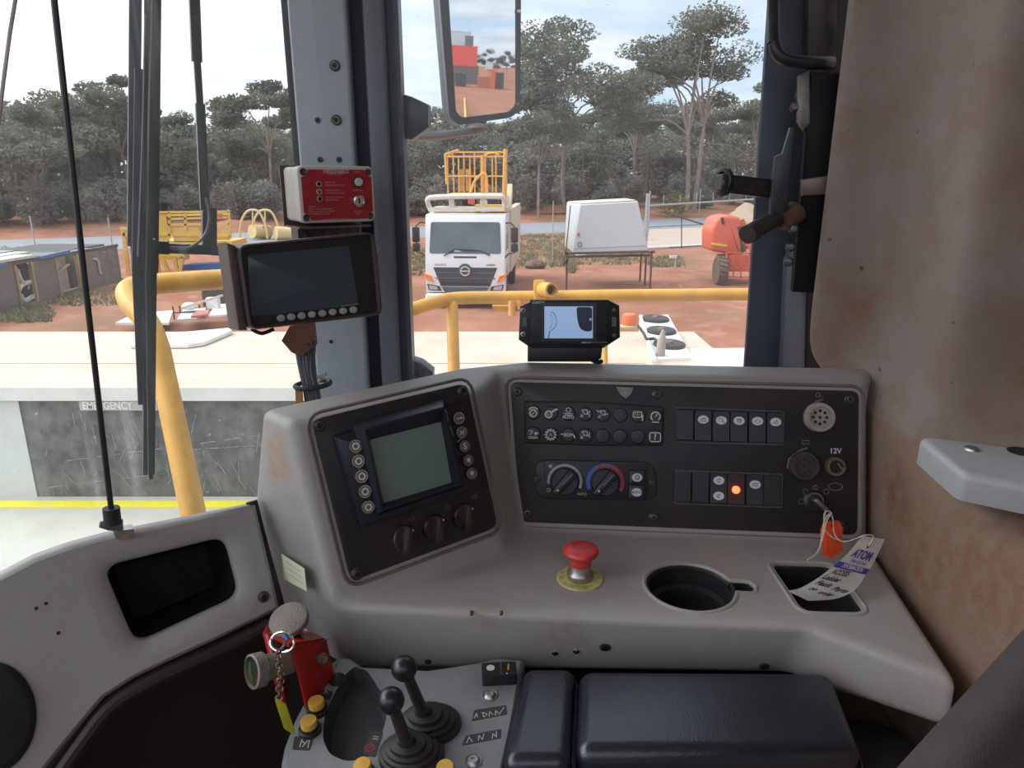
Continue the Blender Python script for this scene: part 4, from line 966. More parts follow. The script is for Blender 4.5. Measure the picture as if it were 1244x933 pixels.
for i in range(8):
    u, v = FM.uv(342.5 + i * 12.6, 386.6 - i * 1.45); b = MB(); b.lathe([(.0050, -.0046), (.0050, -.0032), (.0044, -.0024), (.0020, -.0020)], 16, (u, v), sy=.86)
    b.m = 1
    if i == 3: b.ring(u, v, .0018, .0008, -.0017, 10)
    o = b.build('round_button', [mat('pale_grey_button', (.42, .41, .40), .35, var=.1) if i == 0 else BTNP, LENS], mo) if i else None
    if i == 0:
        BTNP = mat('pale_grey_button', (.42, .41, .40), .35, var=.1); b.build('round_button', [BTNP, LENS], mo)
b = MB()
for r_ in range(5):
    for c_ in range(5 if r_ < 4 else 4):
        u, v = FM.uv(316 + c_ * 3.6, 385.5 + r_ * 2.6 - c_ * .4); b.box(u - .0013, u + .0013, v - .0005, v + .0005, -.0046, -.0040)
b.build('speaker_slots', mat('slot_grey', (.05, .05, .05), .5), mo)['kind'] = 'stuff'
b = MB(); u, v = FM.uv(440, 372); b.stroke([FM.uv(416, 372), FM.uv(437, 369)], .0012, -.003); b.build('model_badge', GREY_INK, mo)
b = MB(); b.tube(catmull([W(306, 400, .87), W(318, 405, .87), W(332, 400, .88)], 5), .0025, 8); b.build('cable', RUBBER, mo, world=True)
# wedge shaped side cheek of the case at its left
b = MB(); lw = [FM.uv(*p) for p in ((276, 294), (288, 298), (302, 402), (291, 402))]; b.prism(ccw(lw), -.052, -.004, .003); b.build('side_cheek', HOOD, mo)
b = MB(); b.bar(FM.w(*FM.uv(436, 330), -.03), W(440, 320, 1.04), .05, .03); b.build('mount_arm', BOLT, mo, world=True)
# dark mounting plate between box and monitor
b = MB(); b.M = FF.M; b.box(x0 + .004, x1 - .012, y0 - .026, y0 - .0075, -.060, -.030); b.tube([(x0 + .007, y0 - .008, -.026), (x0 + .012, y0 - .014, -.022), (x0 + .011, y0 - .024, -.026)], .0014, 6)
tag(b.build('mounting_plate', BOLT), 'dark mounting plate between the fire box and the big monitor', 'bracket')

# leather flap and cable bundle behind the dash
lf = thing('cable_bundle', 'grey cables tied with black ties under a brown leather flap behind the dash', 'cables', W(375, 470, .98))
b = MB(); fl = [W(342, 414, .97), W(352, 396, .98), W(380, 392, .99), W(383, 420, .985), W(366, 433, .97), W(354, 428, .965)]
thk = Vector((0, .012, 0)); b.add(fl + [p + thk for p in fl], [tuple(range(6)), tuple(range(11, 5, -1))] + [(i, i + 6, (i + 1) % 6 + 6, (i + 1) % 6) for i in range(6)]); b.build('leather_flap', mat('brown_leather', (.20, .085, .055), .6, var=.25, scale=30), lf, world=True)
for k in range(4):
    b = MB(); b.tube(catmull([W(362 + k * 6, 424 - k * 3, .985 + .004 * (k % 2)), W(367 + k * 4, 450, .98), W(372 + k * 4, 472, .978), W(376 + k * 4, 500, .985)], 4), .0048, 8); b.build('cable', mat('grey_cable', (.055, .055, .062), .5, var=.2), lf, world=True)
b = MB(); cpts = [W(380, 467, .98) + Vector((.024 * math.cos(R(a)), .020 * math.sin(R(a)), .002 * math.cos(R(a)))) for a in range(0, 360, 24)]; b.tube(cpts, .0034, 7, closed=True); b.build('cable_tie', RUBBER, lf, world=True)
b = MB(); b.bar(W(386, 458, .965), W(396, 454, .965), .008, .005); b.bar(W(391, 460, .96), W(388, 463, .965), .006, .004); b.build('tie_tail', mat('pale_tie', (.28, .28, .22), .5), lf, world=True)
b = MB(); b.bar(W(363, 470, .975), W(364, 492, .975), .009, .008); b.build('connector', mat('orange_connector', (.42, .16, .04), .5, var=.2), lf, world=True)

# ================================================================ SMALL MONITOR ON THE DASH
FE = Frame(W(692, 392, .93), (-.02, -.985, .17))
sm = thing('dash_monitor', 'small black six sided monitor with pale blue screen standing on the dash', 'monitor', FE.M)
ALU = mat('black_anodised', (.014, .014, .017), .4, .2, var=.2)
eq = ccw([FE.uv(*p) for p in ((632, 372), (651, 364), (739, 364), (753, 371), (754, 410), (734, 423), (645, 423), (630, 413))])
b = MB(); b.prism(eq, -.030, -.004, .002); b.build('case', ALU, sm)
b = MB(); fq = ccw([FE.uv(*p) for p in ((644, 364), (740, 364), (738, 420), (644, 418))]); b.prism(fq, -.005, .004, .002); b.build('front_plate', ALU, sm)
sq = ccw([FE.uv(*p) for p in ((661, 372), (720, 372), (720, 411), (661, 411))]); b = MB(); b.holed(inset(sq, -.002), [sq], .003, .0052); b.build('screen_bezel', GLOSSBLK, sm)
# switched-off display; the windows' pale reflection is put in as colour and glow
b = MB(); b.prism(inset(sq, .0002), .0025, .0042); scr = b.build('screen', mat('screen_painted_reflection', (.20, .30, .48), .15, var=.05, emit=(.33, .47, .72), estr=.40), sm)
b = MB(); b.prism(rpoly(ccw([FE.uv(*p) for p in ((700, 373), (719, 373), (719, 402), (712, 403), (704, 399), (701, 388))]), .004), .0042, .0044); b.m = 1; b.lathe([(.0018, .0044), (.0018, .0046)], 10, FE.uv(717, 388)); place_child(b, 'dark_patch', [mat('screen_dark', (.012, .02, .05), .2), LENS], scr, sm)
b = MB(); u, v = FE.uv(668, 390); b.ring(u, v, .0085, .0007, .0044, 20, -80, 85, ry=.012); b.stroke([FE.uv(668, 402), FE.uv(666, 411)], .0012, .0044); b.ring(u - .001, v, .004, .0004, .0044, 14, -80, 80, ry=.009); place_child(b, 'screen_mark', mat('screen_line', (.10, .15, .26), .3), scr, sm)
for p in ((635.5, 377), (635.5, 406)):
    u, v = FE.uv(*p); b = MB(); b.lathe([(.0034, -.004), (.0034, -.002), (.002, -.0015)], 14, (u, v)); b.m = 1; b.lathe([(.0018, -.0014), (.0018, -.0012)], 6, (u, v)); b.build('screw', [STEEL, VOID], sm)
for p in ((747, 377), (747, 408)):
    u, v = FE.uv(*p); b = MB(); b.lathe([(.0034, -.004), (.0034, -.002), (.002, -.0015)], 14, (u, v)); b.build('screw', BOLT, sm)
for px in (637.5, 746):
    b = MB(); b.M = FE.M; u, v = FE.uv(px, 391); b.box(u - .003, u + .003, v - .006, v + .006, -.005, -.001); b.M = Matrix.Identity(4); 
    b = MB(); b.box(u - .003, u + .003, v - .006, v + .006, -.005, -.001); b.build('side_rib', BOLT, sm)
u, v = FE.uv(654, 367.5); b = MB(); b.text('CLAUSON', .0046, u, v, .0046, .02, .016); b.build('lettering', WHITE_INK, sm)
u, v = FE.uv(712, 415.5); b = MB(); b.text('SEEPTW', .0040, u, v, .0046, .02, .013); b.lathe([(.0006, .0042), (.0006, .0046)], 6, (u + .0085, v)); b.lathe([(.0006, .0042), (.0006, .0046)], 6, (u + .026, v)); b.build('lettering', WHITE_INK, sm)
b = MB(); b.text('VISION', .0024, u + .017, v, .0046, 0, .014); b.build('lettering', GREY_INK, sm)
bq = ccw([FE.uv(*p) for p in ((641, 420), (733, 420), (731, 436), (724, 440), (641, 440))]); b = MB(); b.prism(bq, -.026, -.006, .002); b.build('base', ALU, sm)
b = MB(); b.tube(catmull([W(716, 434, .95), W(724, 440, .945), W(731, 439, .95)], 4), .003, 8); b.build('cable', RUBBER, sm, world=True)

# ================================================================ RED FIRE SYSTEM ACTUATOR
FA_ = Frame(W(352, 810, .70), (.45, -.85, .28))
ac = thing('fire_actuator', 'red fire suppression actuator with round grey knob, gauge and chain beside the console', 'fire actuator', FA_.M)
ARED = mat('red_enamel', (.42, .022, .018), .32, var=.1, scale=20, dirt=(.16, .03, .02), dirt_amt=.4, dirt_scale=25)
aw = lambda px, py, d=.70: W(px, py, d)
# box: a folded bracket open at the left
tf = [aw(352, 783, .675), aw(393, 775, .72), aw(352, 757, .76), aw(324, 768, .72)]
dnv = Vector((.012, -.006, -.085))
b = MB(); b.add([tf[0], tf[1], tf[1] + dnv, tf[0] + dnv], [(0, 1, 2, 3)]); 
fv = tf + [p + dnv for p in tf]
b = MB(); b.add(fv, [(0, 1, 5, 4), (1, 2, 6, 5), (0, 1, 2, 3)]); bx = b.build('bracket_box', ARED, ac, world=True)
md = bx.modifiers.new('s', 'SOLIDIFY'); md.thickness = .004; md2 = bx.modifiers.new('b', 'BEVEL'); md2.width = .0025; md2.segments = 2
b = MB(); p3, p0 = tf[3], tf[0]
b.add([p3, p3.lerp(p0, .22), p3.lerp(p0, .22) + dnv, p3 + dnv * 1.02, p3 + Vector((0, .02, 0)), p3 + Vector((0, .02, 0)) + dnv], [(0, 1, 2, 3), (0, 3, 5, 4)]); bx = b.build('side_flange', ARED, ac, world=True)
md = bx.modifiers.new('s', 'SOLIDIFY'); md.thickness = .004
GREYK = mat('grey_cast_knob', (.23, .21, .185), .55, var=.2, scale=60, bump=.5, bump_scale=500, dirt=(.12, .09, .07), dirt_amt=.4, dirt_scale=60)
kc = aw(350, 751, .712); kn_ = Vector((-.10, -.38, .92)).normalized(); fk_ = Frame(kc, kn_)
b = MB(); b.M = fk_.M; b.lathe([(.0095, -.020), (.0150, -.012), (.0195, -.006), (.0198, -.002), (.0190, 0), (.017, .0010), (.0005, .0014)], 32); b.build('knob', GREYK, ac, world=True)
b = MB(); b.M = fk_.M; b.lathe([(.007, -.045), (.007, -.018)], 16); b.lathe([(.013, -.040), (.013, -.036), (.011, -.034)], 24); b.build('stem', STEEL, ac, world=True)
gc = aw(306, 816, .665); gn = Vector((-.45, -.72, .20)).normalized(); gn = Vector((-.62, -.62, .22)).normalized(); fg = Frame(gc, gn)
b = MB(); b.M = fg.M; b.lathe([(.011, -.040), (.0125, -.012), (.0160, -.010), (.0160, .0), (.0140, .001), (.0138, -.002)], 28); b.m = 1; b.lathe([(.0138, -.0025), (.0138, -.002)], 28); b.m = 2; b.ring(0, 0, .008, .006, -.0016, 18, 150, 280); b.m = 3; b.ring(0, 0, .010, .003, -.0016, 10, -40, 40)
b.build('pressure_gauge', [GREYK, mat('gauge_face', (.07, .08, .05), .4), mat('gauge_green', (.05, .09, .03), .4), mat('gauge_red', (.4, .04, .03), .4)], ac, world=True)
rc = aw(343, 780, .668); fr_ = Frame(rc, Vector((-.25, -.75, .6)))
b = MB(); b.M = fr_.M; b.tube([(.0125 * math.cos(R(a)), .0085 * math.sin(R(a)), .001 * math.sin(R(2 * a))) for a in range(0, 360, 15)], .0014, 8, closed=True); b.build('pull_ring', CHROME, ac, world=True)
CHN = mat('rusty_chain', (.20, .13, .11), .4, .7, var=.4, scale=200)
cp = catmull([aw(337, 790, .664), aw(339, 806, .660), aw(342, 820, .658), aw(340, 834, .656), aw(339, 850, .652)], 3)
for i in range(len(cp) - 1):
    c = (cp[i] + cp[i + 1]) / 2; d = (cp[i + 1] - cp[i]).normalized(); side = d.cross(Vector((0, 1, 0) if i % 2 else (1, .3, 0))).normalized(); L = (cp[i + 1] - cp[i]).length * .72
    b = MB(); b.tube([c + d * (L * math.cos(R(a))) + side * (.0032 * math.sin(R(a))) for a in range(0, 360, 36)], .0010, 6, closed=True); b.build('chain_link', CHN, ac, world=True)
b = MB(); b.tube(catmull([aw(344, 776, .668), aw(348, 768, .672), aw(346, 782, .664), aw(340, 790, .664)], 3), .0016, 6); b.build('safety_pin', CHN, ac, world=True)
b = MB(); b.tube([aw(346, 772, .664), aw(350, 777, .662)], .0018, 6); b.build('blue_seal', BLUE_INK, ac, world=True)
b = MB(); yt = [aw(334, 851, .650), aw(345, 858, .650), aw(357, 893, .640), aw(345, 885, .638)]
b.add(yt + [p + Vector((.001, .002, .001)) for p in yt], [(0, 1, 2, 3), (7, 6, 5, 4), (0, 4, 5, 1), (1, 5, 6, 2), (2, 6, 7, 3), (3, 7, 4, 0)]); b.build('yellow_tag', mat('yellow_tag', (.50, .46, .02), .5, var=.2, dirt=(.1, .1, .02), dirt_amt=.4, dirt_scale=40), ac, world=True)
b = MB(); fb = Frame(aw(391, 800, .705), Vector((.75, -.6, .2))); b.M = fb.M; b.prism(circ(0, 0, .0062, 6), -.004, .003, .001); b.m = 1; b.lathe([(.0032, .003), (.0032, .006)], 12); b.build('nut', [mat('brassy_nut', (.26, .21, .14), .4, .7, var=.3), STEEL], ac, world=True)

# ================================================================ ARMREST CONTROL CONSOLE
FC = Frame((-.10, .58, -.494), (0, -.10, .995), (0, 1, 0))
cc = thing('control_console', 'grey armrest console with two black levers and yellow push buttons', 'control console', FC.M)
CGREY = mat('console_grey', (.25, .26, .28), .42, var=.1, dirt=(.10, .07, .06), dirt_amt=.4, dirt_scale=14, bump=.15, bump_scale=800)
co = [FC.uv(*p) for p in ((338, 960), (341, 925), (345, 905), (358, 872), (377, 836), (398, 806), (411, 797), (426, 797), (441, 808), (520, 812), (580, 803), (602, 797), (638, 800), (626, 870), (608, 960))]
co = ccw(co); rec = [FC.uv(*p) for p in ((447, 816), (466, 845), (470, 872), (460, 905), (446, 922), (420, 925), (400, 916), (392, 898), (394, 872), (404, 846), (422, 816), (434, 808))]
rec = rpoly(ccw(rec), .006, 3)
b = MB(); b.holed(inset(co, .004), [rec], -.004, 0); b.build('top_plate', CGREY, cc)
b = MB(); rolled(b, co, .006, 1, depth=.06); b.build('rolled_edge', mat('console_edge', (.15, .17, .19), .4, var=.08), cc, smooth=60)
b = MB(); m = len(rec); rb = inset(rec, .005); b.add([(x, y, .0) for x, y in rec] + [(x, y, -.004) for x, y in inset(rec, .0015)] + [(x, y, -.018) for x, y in rb], [(k * m + i, k * m + (i + 1) % m, (k + 1) * m + (i + 1) % m, (k + 1) * m + i) for k in range(2) for i in range(m)] + [tuple(range(2 * m, 3 * m))]); b.build('palm_recess', mat('recess_grey', (.050, .052, .056), .5, var=.2), cc)
u, v = FC.uv(409.5, 826); b = MB(); b.lathe([(.0088, 0), (.0088, .001), (.0078, .0016)], 24, (u, v)); b.build('blank_plug', PLASTIC, cc)
b = MB(); b.stroke([FC.uv(407, 813), FC.uv(411, 804)], .0006, .0004); b.build('scratch', VOID, cc)
YB = mat('amber_button', (.72, .40, .07), .38, var=.1, dirt=(.35, .2, .06), dirt_amt=.3, dirt_scale=60)
for (px, py) in ((385, 860), (376, 884), (441, 937), (541, 940)):
    u, v, _ = FC.at(px, py, .004); b = MB(); b.lathe([(.0105, 0), (.0102, .0035), (.0085, .0045)], 24, (u, v)); b.lathe([(.0084, .004), (.0084, .0070)], 22, (u, v), cap0=False); 
    b.m = 1; b.lathe([(.0076, .005), (.0078, .0120), (.0070, .0135), (.0005, .0140)], 24, (u, v)); b.build('push_button', [PLASTIC, YB], cc)
LBL = mat('dark_label', (.045, .045, .048), .5, var=.2)
def label(quad, marks, red=None):
    b = MB(); q = rpoly(ccw([FC.uv(*p) for p in quad]), .0012, 2); b.prism(q, 0, .0005); b.m = 1
    for st in marks: b.stroke([FC.uv(*p) for p in st], .0007, .0007)
    b.m = 2
    if red: u, v = FC.uv(*red); b.ring(u, v, .0040, .0009, .0007, 18); b.stroke([(u - .002, v - .002), (u + .002, v + .002)], .0008, .0007)
    b.build('label', [LBL, WHITE_INK, RED_INK], cc)
label(((358, 895), (381, 897), (376, 912), (355, 911)), [((364, 908), (367, 899)), ((374, 909), (376, 900)), ((367, 901), (371, 904), (374, 900)), ((367, 908), (371, 904))])
label(((391, 837), (405, 841), (401, 851), (389, 847)), [((394, 843), (396, 839), (398, 843))])
label(((450, 888), (465, 891), (456, 920), (441, 917)), [((454, 895), (460, 896)), ((453, 898), (459, 899))], (449, 909))
label(((576, 863), (615, 857), (616, 868), (573, 876)), [((576, 873), (579, 867), (580, 872)), ((586, 866), (588, 872), (592, 868), (586, 866)), ((594, 871), (595, 865), (599, 869)), ((602, 870), (602, 864), (606, 867)), ((606, 869), (612, 860))])
label(((566, 894), (609, 886), (608, 897), (561, 906)), [((567, 903), (570, 896), (574, 902)), ((581, 900), (582, 894), (586, 899), (588, 892)), ((598, 898), (599, 892), (603, 896), (603, 889))])
for p in ((595, 845), (575, 925)):
    u, v = FC.uv(*p); b = MB(); b.lathe([(.0082, 0), (.0075, .0012), (.0064, .0004), (.0062, -.001)], 20, (u, v), cap0=False, cap1=False); b.m = 1; b.lathe([(.0062, -.002), (.0062, .0005), (.004, .003), (.0025, .003), (.0022, .0018)], 18, (u, v)); b.build('screw', [CGREY, STEEL], cc)
BOOT = mat('boot_rubber', (.018, .018, .019), .55, var=.2, dirt=(.06, .05, .05), dirt_amt=.3, dirt_scale=40)
for (bx_, by_, kx_, ky_, kd) in ((522, 881, 491, 812, .615), (500, 917, 475, 851, .585)):
    u, v = FC.uv(bx_, by_); kw = W(kx_, ky_, kd); kl = FC.M.inverted() @ kw
    lv = MB(); c = Vector((u, v, 0)); top = kl; ax = (top - Vector((u, v, .012))); 
    def cp_(t, z): q = c.lerp(Vector((top.x, top.y, 0)), t); return (q.x, q.y)
    prof = []
    rows_ = [(.030, 0, 0), (.0295, .004, .0), (.026, .0055, .03), (.0255, .0095, .06), (.0215, .011, .10), (.021, .015, .14), (.0165, .0165, .18), (.0155, .021, .22), (.0085, .023, .26), (.0078, .030, .32), (.0064, .031, .33)]
    vs = []; fs = []; nn = 28
    for (r_, z, t) in rows_:
        x, y = cp_(t, z)
        sx, sy = (1.0, .82)
        for i in range(nn): a = 2 * math.pi * i / nn; vs.append((x + sx * r_ * math.cos(a), y + sy * r_ * math.sin(a), z))
    for k in range(len(rows_) - 1):
        for i in range(nn): j = (i + 1) % nn; fs.append((k * nn + i, k * nn + j, (k + 1) * nn + j, (k + 1) * nn + i))
    fs.append(tuple(range((len(rows_) - 1) * nn, len(rows_) * nn)))
    lv.add(vs, fs); lever = lv.build('lever_boot', BOOT, cc)
    b = MB(); x, y = cp_(.30, 0); b.tube([(x, y, .024), top * .55 + Vector((x, y, .024)) * .45, top], [.0058, .0052, .0046], 12); place_child(b, 'lever_shaft', mat('lever_shaft', (.030, .024, .024), .45, var=.3), lever, cc)
    b = MB(); b.ball(top, .0112, 24, 14); place_child(b, 'ball_knob', mat('ball_knob', (.014, .014, .016), .3, var=.2), lever, cc)
# loose rocker switch box at the back corner
rp_ = [FC.at(*p, .012) for p in ((583, 805), (630, 806), (630, 821), (582, 823))]
b = MB(); cx_ = sum(p.x for p in rp_) / 4; cy_ = sum(p.y for p in rp_) / 4; b.M = Matrix.Translation((cx_, cy_, 0)) @ Matrix.Rotation(R(4), 4, 'Z')
b.rbox(-.0175, .0175, -.0095, .0095, .001, .014, .002, .0015); b.m = 1; b.prism(circ(-.0085, .001, .0042, 18, .0038), .0138, .0144); b.m = 2; b.stroke([(.002, -.008), (.002, .008)], .0006, .0143); b.m = 3; b.stroke([(.009, -.003), (.0098, .004)], .0018, .0144); b.m = 1; b.lathe([(.0008, .0138), (.0008, .0142)], 6, (.0075, -.0075))
b.build('rocker_box', [PLASTIC, LENS, GREY_INK, mat('amber_mark', (.6, .25, .08), .4)], cc)

# ================================================================ ARMREST PADS
VINYL = mat('black_vinyl', (.007, .010, .020), .34, var=.15, bump=.15, bump_scale=500, spec=.9)
def pad(name, label, quad, zt, h, r):
    q = ccw([tuple(onz(p[0], p[1], zt))[:2] for p in quad]); c = sum((Vector(p) for p in q), Vector((0, 0))) / 4
    t = thing(name, label, 'armrest', (c.x, c.y, zt - h), 'armrest pads on the console')
    b = MB(); b.add([(x, y, z) for z in (zt - h, zt) for x, y in q], [(0, 3, 2, 1), (4, 5, 6, 7)] + [(i, (i + 1) % 4, 4 + (i + 1) % 4, 4 + i) for i in range(4)])
    o = b.build('cushion', VINYL, t, world=True); cut(o, [], bevel=r, seg=6)
    seam = [(x, y, zt - r * 1.6) for x, y in inset(rpoly(q, r * .8, 5), -.0008)]
    b = MB(); b.tube(seam, .0018, 6, closed=True); b.build('piping', RUBBER, t, world=True)
    return t
pad('armrest_pad', 'narrow black vinyl armrest pad next to the lever console', ((636, 808), (699, 808), (694, 925), (610, 925)), -.472, .06, .012)
pad('armrest_pad', 'wide black vinyl armrest pad in front of the dash', ((704, 810), (1010, 812), (1052, 914), (699, 914)), -.468, .06, .014)
# carrier under the wide pad
tq = ccw([tuple(onz(p[0], p[1], -.53))[:2] for p in ((620, 790), (1000, 800), (1070, 960), (600, 960))])
b = MB(); b.prism(rpoly(tq, .02), -.62, -.53, .01); tag(b.build('armrest_carrier', PLASTIC), 'dark carrier box under the two black armrest pads', 'armrest base')

# ================================================================ SEAT BOLSTER, HOSE, SMALL SIDE SHELF
SEAT = mat('grey_brown_seat_cloth', (.048, .040, .042), .9, var=.12, scale=40, bump=.4, bump_scale=700)
e0, e1 = W(1324, 748, .42), W(1147, 950, .38)
far = Vector((.20, -.05, -.26))
b = MB(); dr = (e1 - e0).normalized(); nrm_ = dr.cross(far).normalized(); nrm_ = nrm_ if nrm_.dot(-e0) > 0 else -nrm_
M = Matrix((dr, nrm_.cross(dr).normalized(), nrm_)).transposed().to_4x4(); M.translation = e0
if (nrm_.cross(dr)).dot(far) < 0: pass
side = 1 if (nrm_.cross(dr)).dot(far) > 0 else -1
Ln = (e1 - e0).length
st = thing('operator_seat', 'corner of a dark cloth operator seat at the lower right', 'seat', M)
b.prism(rpoly(ccw([(-.25, 0), (Ln + .15, 0), (Ln + .15, side * .09), (-.25, side * .09)]), .03, 5), -.028, 0, .014, 5); b.build('bolster', SEAT, st)
b = MB(); b.tube([(-.22, side * .006, -.012), (Ln + .12, side * .006, -.012)], .003, 8); b.build('seam_piping', PILDK, st)
b = MB(); hc = W(1063, 940, .70); b.ball(hc, .06, 24, 14, 1, 1, .6); b.tube([hc, hc + Vector((0, -.02, -.3))], .05, 20); tag(b.build('seat_bellows', mat('dark_bellows', (.02, .019, .022), .7, var=.2)), 'dark rounded rubber bellows between armrest and seat', 'bellows')
b = MB(); b.add([onz(960, 850, -.60), onz(1120, 905, -.60), onz(1180, 1000, -.60), onz(960, 1000, -.60)], [(0, 1, 2, 3)]); b.v += []; 
fl_ = [onz(940, 815, -.60), onz(1150, 880, -.60), onz(1200, 1010, -.60), onz(960, 1010, -.60)]
b = MB(); b.prism([(p.x, p.y) for p in fl_], -.64, -.60); tag(b.build('floor_box', mat('brown_dusty_box', (.16, .10, .07), .8, var=.2)), 'dusty brown box top under the right end of the dash', 'box')
shz = -.248
so_ = [onz(*p, shz) for p in ((1111, 527), (1300, 551), (1300, 600), (1168, 574))]
q = ccw([(p.x, p.y) for p in so_])
sh = thing('wall_shelf', 'small light grey plastic shelf screwed to the right wall', 'shelf', (so_[1].x, so_[1].y, shz))
b = MB(); b.prism(rpoly(q, [.008, .002, .002, .02], 5), shz - .026, shz, .007, 4); o = b.build('slab', mat('pale_grey_plastic', (.34, .345, .36), .42, var=.06, dirt=(.25, .2, .17), dirt_amt=.3, dirt_scale=14), sh, world=True)
p = onz(1180, 546, shz); b = MB(); b.M = Matrix.Translation(p); b.lathe([(.0068, 0), (.0062, .0018), (.004, .0028), (.0012, .0024)], 20); b.build('screw', STEEL, sh, world=True)
p = onz(1241, 549, shz); b = MB(); b.M = Matrix.Translation(p); b.lathe([(.012, .0003), (.012, .0008), (.010, .0008), (.0095, .0004), (.0005, .0004)], 24); b.build('hole', VOID, sh, world=True)

# ================================================================ DOOR LATCH, HANDLES at the right post
DH = .96
def dq(px, py, h=0.0): return W(px, py, DH - h)
HND = mat('worn_black_steel', (.022, .022, .026), .38, .2, var=.3, dirt=(.11, .08, .06), dirt_amt=.45, dirt_scale=30)
dl = thing('door_latch', 'black door latch column with square release bar and lever at the right post', 'latch', dq(985, 240))
b = MB(); b.M = Frame(dq(990, 220), (-.3, -1, 0)).M; f_ = Frame(dq(990, 220), (-.3, -1, 0))
b.prism(ccw([f_.uv(*p) for p in ((985, 88), (1022, 88), (1012, 240), (998, 357), (962, 355), (974, 215), (978, 160))]), -.03, .0, .004); b.build('latch_column', mat('latch_black', (.008, .008, .010), .45, var=.2, spec=.15), dl, world=True)
b = MB(); b.M = f_.M; b.prism(ccw([f_.uv(*p) for p in ((972, 218), (1013, 212), (1012, 236), (973, 238))]), -.004, .014, .003); b.build('brown_clamp', mat('bare_brown_steel', (.17, .12, .10), .4, .5, var=.3), dl, world=True)
b = MB(); b.bar(W(872, 222, .955), W(945, 231, .975), .028, .024); bb = b.build('square_bar', HND, dl, world=True); bb.modifiers.new('b', 'BEVEL').width = .003
fe = Frame(W(873, 222, .952), Vector((-.35, -.9, .15)))
b = MB(); fcap = Frame(W(880, 221, .958), Vector((-.94, -.34, 0))); b.M = fcap.M; b.lathe([(.019, -.001), (.0195, .004), (.018, .005), (.0135, .005), (.013, .001)], 24); b.m = 1; b.box(-.006, .006, -.007, .007, .001, .004); place = b.build('end_cap', [HND, VOID], dl, world=True)
b = MB(); b.M = Frame(dq(945, 220, .02), (-.25, -1, .0)).M; f2 = Frame(dq(945, 220, .02), (-.25, -1, .0))
b.prism(ccw([f2.uv(*p) for p in ((941, 190), (950, 186), (959, 155), (966, 156), (963, 190), (957, 250), (948, 276), (934, 273), (936, 230))]), -.008, .006, .003); b.build('release_lever', HND, dl, world=True)
b = MB(); b.tube([W(941, 267, .945), W(925, 275, .925), W(908, 285, .905)], [.010, .0115, .012], 14); b.build('hand_grip', mat('brown_grip', (.055, .045, .04), .45, var=.3), dl, world=True)
b = MB(); b.tube([W(952, 270, .95), W(966, 258, .96)], [.013, .016], 14); b.build('pivot', mat('rust_pivot', (.14, .08, .06), .5, .3, var=.3), dl, world=True)
for p in ((964, 278), (961, 300), (958, 318), (966, 130), (972, 115)):
    b = MB(); fbb = Frame(W(*p, .945), (-.3, -1, .1)); b.M = fbb.M; b.lathe([(.0065, -.01), (.0065, .001), (.004, .004), (.001, .0044)], 14); b.build('bolt', BOLT, dl, world=True)
b = MB(); b.M = f_.M; b.prism(ccw([f_.uv(*p) for p in ((969, 92), (984, 84), (985, 150), (976, 160), (968, 148))]), -.01, .002, .003); b.build('keeper_plate', mat('bare_plate', (.15, .13, .12), .4, .6, var=.4, scale=50), dl, world=True)
gh = thing('grab_handle', 'black grab handle with rounded loop at the top of the right post', 'handle', dq(975, 40))
b = MB(); b.tube(catmull([W(940, -260, .93), W(940, 20, .93), W(941, 52, .93), W(948, 68, .93), W(965, 74, .93), W(990, 76, .93), W(1010, 76, .94)], 4), .0085, 12); b.build('loop', HND, gh, world=True)
b = MB(); b.M = Frame(dq(985, 0), (-.2, -1, 0)).M; f3 = Frame(dq(985, 0), (-.2, -1, 0)); b.prism(ccw([f3.uv(*p) for p in ((984, -260), (1022, -260), (1018, 82), (1004, 86), (996, 70), (980, 68))]), -.03, .0, .006); b.build('mount_bracket', HND, gh, world=True)
b = MB(); b.M = f3.M; b.prism(ccw([f3.uv(*p) for p in ((948, -260), (981, -260), (978, 66), (952, 64))]), -.05, -.035, .003); b.build('back_plate', mat('worn_plate', (.05, .05, .055), .4, .3, var=.2), gh, world=True)
# ================================================================ MIRROR outside the side window
FMI = Frame(W(583, 70, 1.75), (0, -1, 0))
vdir = W(583, 70, 1).normalized(); rdir = Vector((.69, -.724, .004)).normalized(); mn = (rdir - vdir).normalized()
FMI = Frame(W(583, 70, 1.75), mn)
mi = thing('wing_mirror', 'tall rectangular wing mirror with dark frame hanging outside the side window', 'mirror', FMI.M)
oq = rpoly(ccw([FMI.uv(*p) for p in ((530, -40), (632, -40), (631, 133), (620, 143), (556, 152), (545, 143))]), .012, 4)
iq = rpoly(ccw([FMI.uv(*p) for p in ((542, -36), (627, -36), (627, 128), (618, 136), (560, 143), (553, 136))]), .010, 4)
MFR = mat('mirror_frame', (.035, .037, .045), .45, var=.25)
b = MB(); b.holed(oq, [iq], -.012, .006); b.prism(oq, -.045, -.012, .004); b.build('housing', MFR, mi)
mm = mat('mirror_silver', (.80, .82, .84), .015, 1.0, var=0)
b = MB(); b.poly(inset(iq, -.001), 0.0); b.build('mirror_glass', mm, mi)
b = MB(); b.M = FMI.M; u, v = FMI.uv(629, 14); b.box(u - .004, u + .004, v - .003, v + .003, .005, .012); b.build('white_clip', mat('white_clip', (.6, .6, .6), .5), mi, world=True)
b = MB(); b.tube(catmull([W(492, 166, 1.45), W(530, 165, 1.60), W(560, 161, 1.72), W(580, 158, 1.80), W(586, 148, 1.82), W(588, 120, 1.82)], 5), .010, 10); b.build('mirror_arm', mat('mirror_arm', (.09, .085, .085), .4, .3, var=.3), mi, world=True)
b = MB(); b.ball(W(580, 156, 1.78), .022, 14, 8, 1.3, 1, .6); b.build('ball_joint', mat('rusty_joint', (.15, .10, .08), .5, .3, var=.3), mi, world=True)

